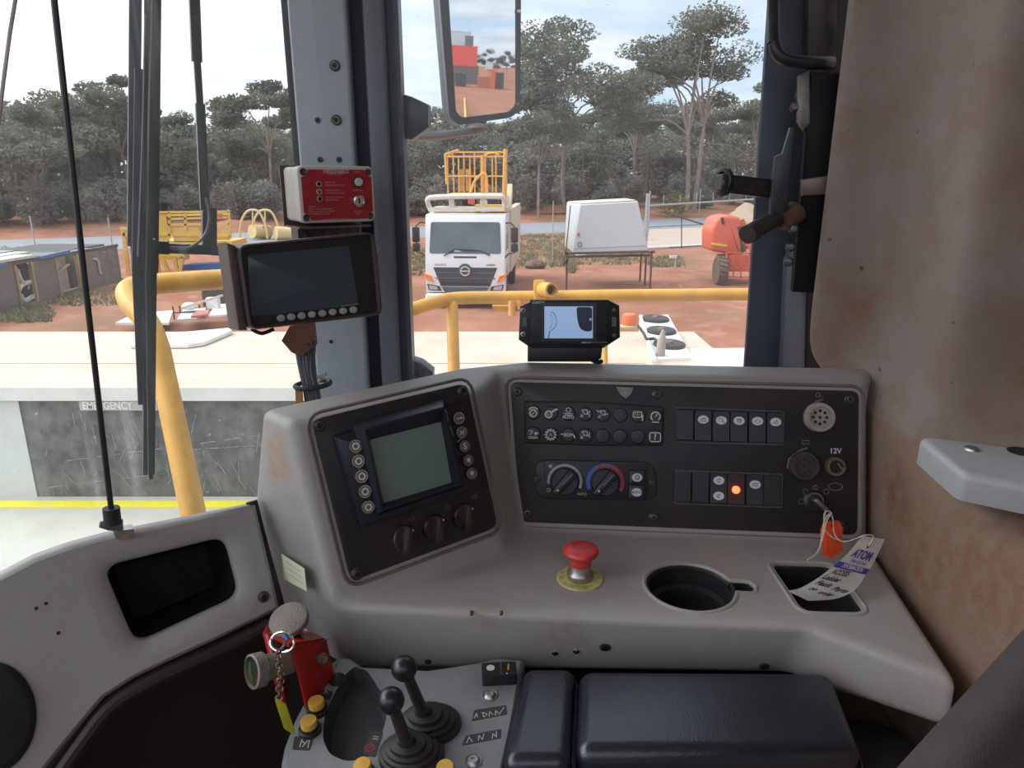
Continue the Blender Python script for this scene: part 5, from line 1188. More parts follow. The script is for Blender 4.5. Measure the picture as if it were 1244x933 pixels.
# ================================================================ HANDRAILS
YEL = mat('chipped_yellow_paint', (.66, .33, .035), .42, var=.10, scale=12, dirt=(.20, .11, .04), dirt_amt=.4, dirt_scale=14, speck=((.07, .05, .04), 26, .74))
hl = thing('handrail', 'yellow tubular handrail bent downwards outside the windscreen', 'handrail', W(237, 640, 1.42))
b = MB(); b.tube(catmull([W(420, 326, 1.90), W(300, 337, 1.78), W(215, 343, 1.70), W(172, 347, 1.66), W(155, 354, 1.625), W(160, 370, 1.59), W(178, 390, 1.56), W(191, 420, 1.54), W(200, 460, 1.52), W(215, 530, 1.48), W(240, 650, 1.43), W(265, 780, 1.38)], 6), .0245, 18); b.build('tube', YEL, hl, world=True)
hr = thing('handrail', 'yellow tubular handrail running across the view outside the side window', 'handrail', W(550, 440, 2.62))
b = MB(); b.tube(catmull([W(440, 395, 2.35), W(497, 377, 2.45), W(530, 367, 2.55), W(560, 362, 2.62), W(640, 361, 2.66), W(760, 359, 2.66), W(860, 358, 2.66), W(960, 357, 2.66), W(1400, 352, 2.66)], 5), .0235, 18); b.build('rail', YEL, hr, world=True)
b = MB(); b.tube([W(549, 368, 2.60), W(552, 470, 2.50)], .0215, 16); b.build('post', YEL, hr, world=True)
b = MB(); b.tube([W(733, 366, 2.62), W(735, 470, 2.52)], .0120, 12); b.build('post', YEL, hr, world=True)
b = MB(); fb = Frame(W(656, 350, 2.60), (0, -1, .2)); b.M = fb.M; b.prism(rrect(-.022, .022, -.045, .032, .008), -.05, -.02, .004); b.build('clamp_plate', YEL, hr, world=True)
b = MB(); ft_ = Frame(W(668, 352, 2.58), (.45, -.88, .1)); b.M = ft_.M; b.lathe([(.027, -.05), (.027, .014), (.019, .014), (.018, -.01)], 24, cap1=False); b.m = 1; b.lathe([(.018, -.0105), (.018, -.010)], 20); b.build('socket_tube', [YEL, VOID], hr, world=True)
ORP = mat('orange_yellow_paint', (.60, .26, .05), .45, var=.15)
b = MB(); b.bar(W(598, 374, 2.60), W(640, 374, 2.60), .03, .02); b.tube([W(622, 366, 2.58), W(622, 384, 2.58)], .014, 10); b.tube([W(631, 365, 2.58), W(631, 376, 2.58)], .010, 6); b.build('bolted_bracket', ORP, hr, world=True)

# ================================================================ THE MACHINE'S OWN DECK
CRM = mat('cream_deck_paint', (.56, .46, .355), .6, var=.05, scale=3, dirt=(.34, .25, .17), dirt_amt=.4, dirt_scale=2.5)
WHT = mat('white_beam_paint', (.72, .72, .68), .5, var=.04, dirt=(.5, .46, .38), dirt_amt=.3, dirt_scale=6)
CRM2 = mat('pale_lower_deck', (.48, .47, .41), .6, var=.06, scale=6, dirt=(.36, .33, .26), dirt_amt=.4, dirt_scale=4)
DKP = mat('dusty_dark_panel', (.075, .075, .075), .55, var=.35, scale=14, dirt=(.24, .23, .22), dirt_amt=.5, dirt_scale=7)
hd = thing('machine_deck', 'cream painted deck of the machine with white beam, dark panel and yellow line', 'deck', (-1, 3.4, -1.6))
yf = 3.37
zt = -1.045
b = MB(); b.box(-6, 1.28, yf + .10, 4.92, zt - .5, zt); b.build('upper_deck', CRM, hd, world=True)
# the deck's seams
b = MB(); b.box(-6, .78, 4.02, 4.04, zt, zt + .004); b.build('deck_seam', mat('seam', (.5, .43, .33), .6), hd, world=True)
b = MB(); b.M = Matrix.Translation((0, yf, zt)) @ Matrix.Rotation(R(90), 4, 'Y') @ Matrix.Rotation(R(90), 4, 'Z')
def sweepx(b, prof, x0, x1):
    n = len(prof); b.add([(x0, y, z) for y, z in prof] + [(x1, y, z) for y, z in prof], [(i, (i + 1) % n, n + (i + 1) % n, n + i) for i in range(n)] + [tuple(range(n - 1, -1, -1)), tuple(range(n, 2 * n))])
za = lambda py, y: (ray(CX, py) * (y / ray(CX, py).y)).z
b = MB(); sweepx(b, [(yf + .14, zt + .006), (yf + .015, za(470, yf + .015)), (yf, za(471, yf)), (yf, za(487, yf)), (yf + .12, za(489, yf))], -6, 1.24); b.build('front_beam', WHT, hd, world=True)
zd0, zd1 = za(487, yf + .03), za(606, yf + .03)
xl = lambda px: (ray(px, 540) * (yf / ray(px, 540).y)).x
b = MB(); b.box(xl(28), 1.2, yf + .03, yf + .10, zd1, zd0); b.build('dark_panel', DKP, hd, world=True)
fd = Frame((0, yf + .03, 0), (0, -1, 0))
b = MB(); rs_ = random.Random(3); b.M = fd.M
for (p, q) in (((80, 560), (330, 527)), ((200, 548), (330, 540)), ((60, 592), (200, 575))):
    n_ = 26
    for k in range(n_):
        if rs_.random() < .7: b.stroke([fd.uv(p[0] + (q[0] - p[0]) * t, p[1] + (q[1] - p[1]) * t + rs_.uniform(-.5, .5)) for t in (k / n_, (k + .9) / n_)], rs_.uniform(.0015, .0045), .001)
for k in range(70):
    x_, y_s = rs_.uniform(45, 335), rs_.uniform(492, 596); an = rs_.gauss(1.45, .45); L_s = rs_.uniform(4, 26); b.stroke([fd.uv(x_, y_s), fd.uv(x_ + L_s * math.cos(an), min(604, y_s + L_s * math.sin(an)))], rs_.uniform(.001, .003), .001)
b.build('scratches', mat('pale_scratch', (.30, .29, .28), .6, var=.4, scale=30), hd, world=True)['kind'] = 'stuff'
b = MB(); x0_, x1_ = xl(103), xl(196); zc_ = za(494, yf); hh = .024
b.box(x0_, x1_, yf + .012, yf + .03, zc_ - hh, zc_ + hh); b.build('label_strip', mat('grey_label', (.42, .43, .40), .5, var=.1), hd, world=True)
b = MB(); b.M = Frame((0, yf + .012, zc_), (0, -1, 0)).M; b.text('EMERGENCY', .055, (x0_ + xl(168)) / 2 + .005, 0, .002, .02, (xl(168) - x0_) * .92); b.build('lettering', mat('white_lettering', (.8, .8, .78), .5), hd, world=True)
zl = -1.60
b = MB(); b.box(-6, 1.2, 1.5, yf + .04, zl - .06, zl); b.build('lower_deck', CRM2, hd, world=True)
b = MB(); b.box(-6, xl(28), yf + .025, yf + .10, zl, zd0); b.build('white_side_panel', mat('pale_panel', (.58, .60, .60), .5, var=.05), hd, world=True)
y0_ = onz(CX, 617, zl).y; y1_ = onz(CX, 609, zl).y
b = MB(); b.box(-6, 1.2, y0_, y1_, zl, zl + .004); b.build('yellow_line', mat('yellow_line', (.78, .68, .03), .5, var=.05), hd, world=True)
p4 = [onz(*p, zt + .03) for p in ((155, 412), (168, 408), (278, 398), (282, 401), (248, 415), (228, 418), (158, 418))]
b = MB(); b.prism([(p.x, p.y) for p in p4], zt + .005, zt + .03, .006); b.build('hatch_plate', mat('white_hatch', (.74, .71, .66), .5, var=.04), hd, world=True)
b = MB(); p5 = [onz(*p, zt) for p in ((838, 425), (930, 424), (935, 460), (842, 460))]; b.prism([(p.x, p.y) for p in p5], zt - .05, zt + .01, .004); b.build('fender_panel', WHT, hd, world=True)
# fan box with three dark grilles, beacon
fbx = thing('cooling_unit', 'white sloping cover with three round dark fan grilles beyond the rail', 'fan unit', onz(806, 405, zt))
bp_ = [onz(*p, zt + .02) for p in ((777, 383), (812, 382), (842, 434), (792, 436))]
b = MB(); b.prism([(p.x, p.y) for p in bp_], zt - .2, zt + .02, .006); b.build('cover', mat('white_cover', (.72, .69, .63), .5, var=.05), fbx, world=True)
b = MB(); b.tube([onz(778, 384, zt + .035), onz(796, 438, zt + .035)], .012, 6); b.build('white_edge', WHT, fbx, world=True)
GRL = mat('dark_grille', (.025, .024, .024), .5, var=.3)
for (px, py, rx) in ((796, 388.5, 16.5), (803.5, 403, 17.5), (813, 419.5, 19)):
    p = onz(px, py, zt + .02); r = rx / 864 * p.dot(FA); b = MB(); b.M = Matrix.Translation(p) @ Matrix.Diagonal((1, 1.3, 1, 1))
    b.lathe([(r, 0), (r, .012), (r * .9, .018), (r * .25, .02)], 28); b.m = 1
    for k in range(4): b.ring(0, 0, r * (.35 + .18 * k), r * .05, .021, 24)
    for k in range(8): a = k * math.pi / 4; b.stroke([(r * .25 * math.cos(a), r * .25 * math.sin(a)), (r * .95 * math.cos(a), r * .95 * math.sin(a))], r * .05, .0212)
    b.m = 2; b.lathe([(r * .25, .02), (r * .22, .03)], 14); b.build('fan_grille', [GRL, mat('grille_wire', (.10, .085, .08), .5, var=.3), mat('red_hub', (.20, .08, .07), .6)], fbx, world=True)
b = MB(); q0 = onz(802, 432, zt + .02); b.tube([q0, q0 + Vector((.005, 0, .10)), q0 + Vector((.01, 0, .16))], [.028, .026, .006], 10); b.build('spout', mat('grey_beige_spout', (.33, .28, .23), .6), fbx, world=True)
b = MB(); b.tube(catmull([onz(775, 396, zt + .08), onz(782, 405, zt + .06), onz(786, 412, zt + .05), onz(796, 412, zt + .05), onz(800, 425, zt + .04)], 4), .010, 6); b.build('black_hose', RUBBER, fbx, world=True)
bc = thing('beacon', 'orange capped warning beacon on the cream deck beside the small monitor', 'beacon', onz(764, 397, zt))
p = onz(764, 397, zt); b = MB(); b.M = Matrix.Translation(p); b.lathe([(.062, 0), (.062, .012), (.055, .016)], 20); b.build('base', mat('beacon_base', (.55, .42, .22), .5), bc, world=True)
b = MB(); b.M = Matrix.Translation(p); b.lathe([(.052, .015), (.055, .03), (.048, .09), (.040, .096)], 20); b.build('cap', mat('faded_orange', (.72, .16, .05), .5, var=.08), bc, world=True)

# ================================================================ GROUND, ROAD, VERGES
def ground_mat():
    m = bpy.data.materials.new('red_dirt'); m.use_nodes = True; t = m.node_tree; bs = t.nodes['Principled BSDF']; bs.inputs['Roughness'].default_value = .95; bs.inputs['Specular IOR Level'].default_value = .1
    g = N(t, 'ShaderNodeNewGeometry')
    def nz(s, d=6): n = N(t, 'ShaderNodeTexNoise'); n.inputs['Scale'].default_value = s; n.inputs['Detail'].default_value = d; t.links.new(g.outputs['Position'], n.inputs['Vector']); return n.outputs[0]
    c = mix_c(t, ramp(t, nz(.35), [(.35, 0.), (.65, 1.)]), (.36, .165, .105), (.27, .105, .062))
    c = mix_c(t, math_n(t, 'MULTIPLY', ramp(t, nz(1.7), [(.5, 0.), (.7, 1.)]), .6), c, (.42, .24, .17))
    c = mix_c(t, math_n(t, 'MULTIPLY', ramp(t, nz(.16, 8), [(.52, 0.), (.66, 1.)]), .55), c, (.15, .115, .06))
    c = mix_c(t, math_n(t, 'MULTIPLY', ramp(t, nz(6.0, 3), [(.6, 0.), (.75, 1.)]), .4), c, (.17, .08, .05))
    t.links.new(c, bs.inputs['Base Color']); return m
GRD = ground_mat()
b = MB(); rnd = random.Random(5)
xs = [-900, -300, -120, -70] + [-60 + 5 * i for i in range(31)] + [110, 180, 400, 900]; ys = [-500, -200, -80, -30, 0] + [6 + 3.2 * i for i in range(36)] + [135, 160, 220, 400, 1200]
roady = lambda x: 54.5 + .50 * x          # centre line of the road
def gz(x, y):
    d = (y - roady(x)) * .894
    z = GZ
    if d > 6.5: z += min(1.0, (d - 6.5) / 9.0) * .9 + .25 * noise.noise(Vector((x * .13, y * .13, 0)))
    return z
b.add([(x, y, gz(x, y)) for y in ys for x in xs], [(j * len(xs) + i, j * len(xs) + i + 1, (j + 1) * len(xs) + i + 1, (j + 1) * len(xs) + i) for j in range(len(ys) - 1) for i in range(len(xs) - 1)])
gr = struct(b.build('ground', GRD, smooth=80))
ASPH = mat('pale_asphalt', (.235, .24, .25), .85, var=.10, scale=1.5)
rd = Vector((1, .50, 0)).normalized(); rn = Vector((-.5, 1, 0)).normalized()
b = MB(); c0 = Vector((0, roady(0), GZ + .03)); b.add([c0 + rd * a + rn * w + Vector((0, 0, h)) for a in (-150, 150) for w, h in ((-5.0, -.05), (-4.9, 0), (4.9, 0), (5.0, -.05))], [(0, 4, 5, 1), (1, 5, 6, 2), (2, 6, 7, 3)]); struct(b.build('road', ASPH))
b = MB(); dp = [G(*p) for p in ((786, 300), (868, 296), (862, 276), (788, 279))]; b.prism([(p.x, p.y) for p in dp], GZ, GZ + .03); struct(b.build('driveway_slab', mat('pale_concrete', (.44, .34, .27), .9, var=.08, scale=.8)))
b = MB(); kp_ = [G(*p) for p in ((740, 304), (868, 297), (868, 299), (740, 306))]; b.prism([(p.x, p.y) for p in kp_], GZ, GZ + .10); struct(b.build('driveway_kerb', mat('pale_kerb', (.48, .42, .37), .8)))
# grass: uncountable blades in the green patches
GRASS = mat('dry_green_grass', (.20, .19, .10), .9, var=.35, scale=1.3)
b = MB(); rnd = random.Random(9)
patches = [((625, 285), (690, 325), 700), ((690, 300), (700, 332), 120), ((700, 306), (790, 322), 260), ((497, 300), (520, 335), 160), ((0, 372), (60, 392), 260), ((60, 352), (150, 372), 130), ((640, 286), (780, 290), 200), ((790, 312), (830, 325), 160), ((630, 262), (690, 264), 60), ((0, 300), (140, 312), 120)]
for (a, c, n) in patches:
    for _ in range(n):
        p = G(rnd.uniform(a[0], c[0]), rnd.uniform(a[1], c[1])); h = rnd.uniform(.05, .20); w = rnd.uniform(.015, .035); an = rnd.uniform(0, 6.28); le = rnd.uniform(-.15, .15)
        for k in range(6):
            an += 1.3; dx, dy = math.cos(an) * w, math.sin(an) * w; ox, oy = rnd.uniform(-.12, .12), rnd.uniform(-.12, .12)
            b.add([(p.x + ox - dx, p.y + oy - dy, GZ), (p.x + ox + dx, p.y + oy + dy, GZ), (p.x + ox + le, p.y + oy + dy * 2, GZ + h)], [(0, 1, 2)])
tag(b.build('grass', GRASS, smooth=0), 'patches of short green and dry grass on the red yard', 'grass', kind='stuff')

# ================================================================ TRUCK
ty = 20.0
tb = G(566, 375)
TM = Matrix.Translation((tb.x, tb.y, GZ)) @ Matrix.Rotation(R(-3.5), 4, 'Z') @ Matrix.Diagonal((1, 1, 1.06, 1))
tk = thing('truck', 'white work truck with dark grille and windscreen facing the cab, yellow basket on top', 'truck', TM)
TW = mat('truck_white', (.74, .75, .74), .35, var=.03, dirt=(.55, .48, .40), dirt_amt=.15, dirt_scale=2)
TBLK = mat('truck_black', (.018, .018, .02), .45, var=.2)
TGR = mat('truck_grille', (.045, .05, .058), .4, var=.2)
TGL = mat('truck_glass', (.10, .125, .14), .1, var=.25, scale=1.2)  # base colour lightened to stand in for reflections on the glass
TYE = mat('truck_yellow', (.70, .36, .07), .45, var=.08)
TCR = mat('truck_cream', (.62, .52, .36), .5, var=.06)
hw = 1.16
# cab: side profile (y backwards, z up) swept across the width
b = MB(); b.M = Matrix(((0, 0, 1, 0), (1, 0, 0, 0), (0, 1, 0, 0), (0, 0, 0, 1)))
cabp = [(.02, .45), (.0, .75), (.02, 1.25), (.06, 1.45), (.26, 2.40), (.36, 2.52), (1.75, 2.55), (1.80, 2.4), (1.80, .75), (1.45, .75), (1.35, 1.0), (1.0, 1.15), (.62, 1.0), (.5, .70), (.48, .45)]
b.prism(ccw(cabp), -hw, hw, .05, 2); b.build('cab_shell', TW, tk)
def fz(z):   # front surface depth at height z
    pts = [(.45, .02), (.75, 0), (1.25, .02), (1.45, .06), (2.40, .26), (2.52, .36)]
    for (a, ya), (c, yc) in zip(pts, pts[1:]):
        if a <= z <= c: return ya + (yc - ya) * (z - a) / (c - a)
    return 0
def face(name, pts, m, off=.012, grow=None):
    """flat-ish piece lying on the cab's front: points (x, z)"""
    b = MB(); q = ccw(pts); n = len(q)
    b.add([(x, fz(z) - off, z) for x, z in q] + [(x, fz(z) + .03, z) for x, z in q], [tuple(range(n)), tuple(range(2 * n - 1, n - 1, -1))] + [(i, n + i, n + (i + 1) % n, (i + 1) % n) for i in range(n)])
    return b.build(name, m, tk)
face('windscreen', rpoly([(-1.04, 1.50), (1.04, 1.50), (1.00, 2.33), (-1.00, 2.33)], .07, 3), TGL, .012)
face('grille', [(-.93, 1.13), (-.38, 1.13), (.38, 1.13), (.93, 1.13), (.72, .62), (-.72, .62)], TGR, .012)
for z, h in ((.99, .015), (.84, .015)): face('grille_bar', [(-.86, z - h), (.86, z - h), (.87, z + h), (-.87, z + h)], mat('grille_bar', (.09, .095, .10), .4), .022)
face('grille_slot', [(-.72, .67), (.72, .67), (.74, .72), (-.74, .72)], TBLK, .020)
face('lower_grille', [(-.70, .60), (.70, .60), (.58, .42), (-.58, .42)], mat('lower_grille', (.07, .075, .085), .45, var=.2), .025)
for k in range(5): face('grille_slot', [(-.4 + k * .2 - .06, .46), (-.4 + k * .2 + .06, .46), (-.4 + k * .2 + .06, .51), (-.4 + k * .2 - .06, .51)], TBLK, .032)
# emblem: ring with a bridge, on a dark boss
b = MB(); fe_ = Frame((0, -.035, 1.04), (0, -1, 0)); b.M = fe_.M; b.lathe([(.20, -.02), (.20, .0), (.17, .008)], 24); b.m = 1
b.ring(0, 0, .135, .030, .012, 28, 20, 160, .12); b.ring(0, 0, .135, .030, .012, 28, 200, 340, .12); b.stroke([(-.14, 0), (.14, 0)], .035, .012); b.ring(0, 0, .125, .022, .011, 24, ry=.11)
b.build('emblem', [TGR, mat('chrome_emblem', (.72, .72, .73), .25, .6, var=.05)], tk)
for s, x, w_ in (('SERIES', -.72, .34), ('HINO', .74, .26)):
    b = MB(); b.M = Frame((x, fz(1.20) - .014, 1.20), (0, -1, 0)).M; b.text(s, .07, 0, 0, 0, .02, w_); b.build('lettering', mat('grey_letter', (.30, .31, .32), .4) if x < 0 else TBLK, tk)
face('vent_slot', [(-.33, 1.385), (.33, 1.385), (.33, 1.43), (-.33, 1.43)], TBLK, .01)
for s in (-1, 1):
    face('headlamp', [(s * 1.12, .68), (s * .76, .62), (s * .70, .49), (s * 1.08, .51)], mat('headlamp_dark', (.05, .05, .055), .2), .02)
    face('headlamp_lens', [(s * 1.07, .65), (s * .84, .61), (s * .80, .525), (s * 1.05, .53)], mat('headlamp_lens', (.50, .52, .52), .15, .3), .03)
    b = MB(); b.add([(s * 1.22, -.02, .98), (s * 1.0, -.06, .90), (s * .92, -.06, .74), (s * 1.12, -.05, .80), (s * 1.22, .15, .92), (s * 1.2, .15, .98), (s * .98, .1, .90), (s * .92, .1, .74), (s * 1.12, .1, .80)], [(0, 1, 2, 3), (0, 3, 4), (0, 5, 6, 1), (1, 6, 7, 2), (2, 7, 8, 3)]); b.build('indicator_lamp', mat('orange_lamp', (.80, .20, .04), .25), tk, smooth=0)
    face('fog_lamp', rpoly([(s * 1.06, .26), (s * .74, .26), (s * .74, .33), (s * 1.02, .33)], .03, 2), TBLK, .045)
    # mirrors
    b = MB(); mx = s * 1.42
    if s < 0:
        b.rbox(-.0, .0, 0, 0, 0, 0, .001) if False else None
    b.M = Matrix.Translation((mx, .10, 2.00)); b.M = b.M @ Matrix.Rotation(R(90), 4, 'X'); b.rbox(-.10, .10, -.20, .20, -.06, .06, .03, .02); b.build('mirror', TBLK, tk)
    b = MB(); b.M = Matrix.Translation((mx + .0, .10, 1.66)) @ Matrix.Rotation(R(90), 4, 'X'); b.rbox(-.10, .10, -.11, .11, -.06, .06, .03, .02); b.build('mirror', TBLK, tk)
    b = MB(); b.tube([(s * 1.14, .32, 2.30), (s * 1.30, .15, 2.32), (mx, .12, 2.22), (mx, .12, 1.52), (s * 1.25, .10, 1.50), (s * 1.15, .08, 1.40)], .022, 6); b.build('mirror_arm', TBLK, tk)
    # side window and door line
    b = MB(); xx = s * (hw + .004); b.add([(xx, .42, 1.55), (xx, 1.4, 1.55), (xx, 1.4, 2.30), (xx, .52, 2.30)], [(0, 1, 2, 3)]); b.build('side_window', TGL, tk)
    for yy in (1.0, 5.4):
        b = MB(); b.M = Matrix.Translation((s * 1.0, yy, .5)) @ Matrix.Rotation(R(90), 4, 'Y'); b.lathe([(.32, -.14), (.48, -.13), (.5, -.09), (.5, .09), (.48, .13), (.32, .14)], 24); b.build('wheel', mat('tyre', (.03, .028, .027), .8, var=.2), tk)
b = MB(); b.box(-hw - .02, hw + .02, -.06, .5, .16, .42); bp__ = b.build('bumper', TW, tk); bp__.modifiers.new('b', 'BEVEL').width = .05
for x0_, x1_ in ((-.68, -.32), (.30, .66)): b = MB(); b.box(x0_, x1_, -.068, -.05, .24, .33); b.build('bumper_slot', TBLK, tk)
b = MB(); b.box(-.22, .24, -.085, -.06, .26, .40); b.build('number_plate', mat('plate_white', (.62, .64, .70), .4), tk)
b = MB(); b.M = Frame((.01, -.086, .33), (0, -1, 0)).M; b.text('1GKB 482', .10, 0, -.01, 0, .02, .40); b.box(-.23, .23, .052, .068, -.001, .001); b.build('plate_print', mat('plate_blue', (.10, .13, .40), .4), tk)
# wipers, paper on the dash
for pts in (((-.62, 1.44), (-.30, 1.62), (.25, 1.60)), ((.72, 1.46), (.45, 1.58), (-.20, 1.60))):
    b = MB(); b.tube([(x, fz(z) - .03, z) for x, z in pts], .018, 6); b.build('wiper', TBLK, tk)
face('dash_paper', [(-.32, 1.55), (-.12, 1.55), (-.10, 1.62), (-.30, 1.62)], mat('pale_paper', (.5, .58, .62), .4), .016)
# bull bar style rack over the cab
RACK = mat('rack_white', (.70, .68, .62), .5, var=.06)
b = MB(); b.tube(catmull([(-1.08, .75, 2.62), (-1.12, .55, 2.80), (-1.10, .45, 2.92), (-.9, .40, 2.97), (0, .38, 3.0), (.9, .40, 3.0), (1.08, .45, 2.95), (1.12, .60, 2.75)], 4), .075, 8); b.build('roof_rack', RACK, tk)
b = MB(); b.bar((-1.1, .55, 2.66), (1.1, .55, 2.66), .10, .09); b.build('roof_rack_beam', RACK, tk)
for x in (-.42, .50): b = MB(); b.bar((x, .42, 2.96), (x * 1.0, .62, 2.58), .16, .05, (0, 1, 0)); b.build('roof_rack_stay', RACK, tk)
b = MB(); b.box(-1.1, 1.15, 1.0, 2.2, 2.56, 2.68); b.build('load_frame', TCR, tk)
b = MB(); b.rbox(-.98, -.42, 1.2, 1.9, 2.9, 3.0, .05, .02); b.build('hose_box', mat('pale_tan_box', (.58, .46, .36), .6), tk)
b = MB(); b.box(.20, 1.12, .9, 1.3, 2.58, 2.76); b.build('orange_crossbeam', TYE, tk)
b = MB(); b.box(1.02, 1.22, 1.9, 7.5, .8, 2.6); b.build('body_side', TCR, tk)
b = MB(); b.box(-1.15, 1.15, 1.95, 7.5, .9, 1.3); b.build('tray_body', TCR, tk)
b = MB(); b.bar((1.08, 2.1, 2.1), (1.10, 3.2, 3.2), .16, .3); b.build('boom', TCR, tk)
# work basket
by0, by1, bx0, bx1, bz0, bz1 = 2.0, 3.3, -.74, .98, 3.02, 4.22
def brail(pts, r=.028, name='basket_rail'):
    b = MB(); b.tube(pts, r, 6); b.build(name, TYE, tk)
for yy, top_ in ((by0, bz1 - .16), (by1, bz1)):
    brail([(bx0, yy, top_), (bx1, yy, top_)]); brail([(bx0, yy, 3.52), (bx1, yy, 3.52)]); 
    for k in range(6): x = bx0 + (bx1 - bx0) * k / 5; brail([(x, yy, bz0), (x, yy, top_)], .024, 'basket_upright')
for x in (bx0, bx1):
    brail([(x, by0, bz1 - .16), (x, by1, bz1)]); brail([(x, by0, 3.52), (x, by1, 3.52)])
brail([(.34, by0 - .02, bz0), (.34, by0 - .02, bz1 - .12)], .05); brail([(bx1, by0 - .02, bz0 - .3), (bx1 + .06, by0, bz1 + .05)], .065); brail([(bx0 - .03, by0, 3.3), (bx0 - .06, by0, bz1 - .10), (bx0 + .20, by1 - .3, bz1 + .05)], .04)
brail(catmull([(.40, by0, 4.06), (.50, by0, 4.14), (.70, by0, 4.16), (.85, by0, 4.10)], 3), .03)
b = MB(); b.box(bx0, bx1, by0, by1, 2.98, 3.04); b.build('basket_floor', TYE, tk)
brail(catmull([(-.05, 1.7, 2.9), (.10, 1.7, 3.35), (.35, 1.7, 3.58), (.48, 1.7, 3.5), (.50, 1.7, 2.9)], 3), .04, 'hose_hoop')
brail([(-.28, by0, 2.9), (-.02, by0 - .1, 3.05)], .03)
b = MB(); b.box(-.08, .12, 1.6, 1.7, 2.76, 3.0); b.build('red_box', mat('red_box', (.55, .08, .05), .5), tk)
b = MB(); b.box(.28, .50, 1.6, 1.7, 2.74, 2.86); b.build('yellow_box', mat('bright_yellow', (.65, .55, .05), .5), tk)
for x in (-.40, -.20): b = MB(); b.box(x, x + .16, by0 + .1, by0 + .2, 3.1, 3.72); b.build('control_post', mat('amber_box', (.55, .30, .06), .5, var=.2), tk)

# ================================================================ WHITE CANOPY ON A FRAME
cb = G(741, 352); cd = cb.y
def at_d(px, py, d): r = ray(px, py); return r * (d / r.y)
cn = thing('service_canopy', 'white tapered box canopy standing on a rusty leg frame in the yard', 'canopy', (cb.x, cd, GZ))
CWH = mat('canopy_white', (.56, .60, .62), .5, var=.03, dirt=(.5, .48, .45), dirt_amt=.2, dirt_scale=1.2)
f4 = [at_d(*p, cd) for p in ((696, 308), (788, 305), (775, 244), (704, 248))]
dep = [Vector((-.10, 2.4, .0))] * 4; dep = [Vector((-.12, 2.4, 0)), Vector((.1, 2.4, 0)), Vector((.0, 2.4, 0)), Vector((-.25, 2.4, 0))]
bk = [p + d for p, d in zip(f4, dep)]
b = MB(); b.add(f4 + bk, [(0, 1, 2, 3), (5, 4, 7, 6), (0, 4, 5, 1), (3, 2, 6, 7), (0, 3, 7, 4), (1, 5, 6, 2)]); o = b.build('box', CWH, cn, world=True); md = o.modifiers.new('b', 'BEVEL'); md.width = .05; md.segments = 3
b = MB(); tp4 = [f4[3] + Vector((.04, .03, .02)), f4[2] + Vector((-.04, .03, .02)), bk[2] + Vector((-.04, -.03, .02)), bk[3] + Vector((.04, -.03, .02))]; b.add(tp4, [(0, 1, 2, 3)]); b.build('roof_panel', mat('cream_roof', (.66, .60, .44), .6), cn, world=True)
sd = lambda px, py: at_d(px, py, cd - .025)
b = MB(); b.tube([sd(697, 302), sd(786, 298)], .010, 5); b.build('door_seam', mat('seam_grey', (.35, .36, .38), .5), cn, world=True)
b = MB(); b.M = Matrix.Translation(sd(704.5, 297)) @ Matrix.Rotation(R(90), 4, 'X'); b.tube([(.065 * math.cos(R(a)), .08 * math.sin(R(a)), 0) for a in range(0, 360, 30)], .012, 5, closed=True); b.build('handle_ring', BOLT, cn, world=True)
b = MB(); p = sd(703, 285); b.box(p.x - .03, p.x + .03, p.y - .01, p.y + .02, p.z - .05, p.z + .05); b.build('red_reflector', mat('reflector', (.55, .05, .08), .4), cn, world=True)
RST = mat('rusty_frame', (.13, .075, .055), .7, .2, var=.3)
for (px, pt, pb, dd) in ((689, 306, 352, 0), (792, 306, 351, 0), (779, 308, 330, 2.0), (785, 312, 339, 1.0)):
    p0, p1 = at_d(px, pt, cd + dd), at_d(px, pb, cd + dd); p1.z = max(p1.z, GZ); b = MB(); b.bar(p0, Vector((p0.x, p0.y, GZ)), .06, .06, (0, 1, 0)); b.build('leg', RST, cn, world=True)
for pts in (((686, 308, 0), (796, 306, 0)), ((688, 312, 0), (790, 310, .4)), ((684, 322, 0), (690, 316, 0))):
    b = MB(); b.bar(at_d(*pts[0][:2], cd + pts[0][2]), at_d(*pts[1][:2], cd + pts[1][2]), .06, .08); b.build('frame_rail', RST, cn, world=True)
b = MB(); b.tube([at_d(693, 250, cd + .1), at_d(688, 300, cd), at_d(685, 318, cd)], .02, 5); b.build('side_hose', RST, cn, world=True)

# ================================================================ ORANGE BOOM LIFT
lb = G(885, 344); ld = lb.y
bl = thing('boom_lift', 'orange boom lift with cream arm and dirty wheels by the gate', 'boom lift', (lb.x, ld, GZ))
OR = mat('faded_orange_paint', (.62, .115, .06), .45, var=.10, scale=3, dirt=(.35, .12, .08), dirt_amt=.3, dirt_scale=3)
q = ccw([tuple(Vector((p.x, p.z))) for p in (at_d(*s_, ld) for s_ in ((863, 305), (900, 311), (903, 282), (899, 264), (885, 261), (870, 265), (863, 281)))])
b = MB(); b.M = Matrix(((1, 0, 0, 0), (0, 0, -1, ld + 1.2), (0, 1, 0, 0), (0, 0, 0, 1))); b.prism(rpoly(q, .12, 3), 0, 1.3, .12, 3); b.build('engine_hood', OR, bl, world=True)
p = at_d(873, 297, ld - .13); b = MB(); b.bar(at_d(864.5, 296, ld - .12), at_d(883, 298.5, ld - .12), .04, .07); b.build('yellow_stripe', mat('yellow_stripe', (.75, .55, .03), .5), bl, world=True)
b = MB(); b.tube([at_d(877, 264, ld - .1), at_d(879, 272, ld - .12)], .05, 8); b.build('exhaust', TBLK, bl, world=True)
WTY = mat('muddy_tyre', (.13, .085, .065), .9, var=.3, scale=9)
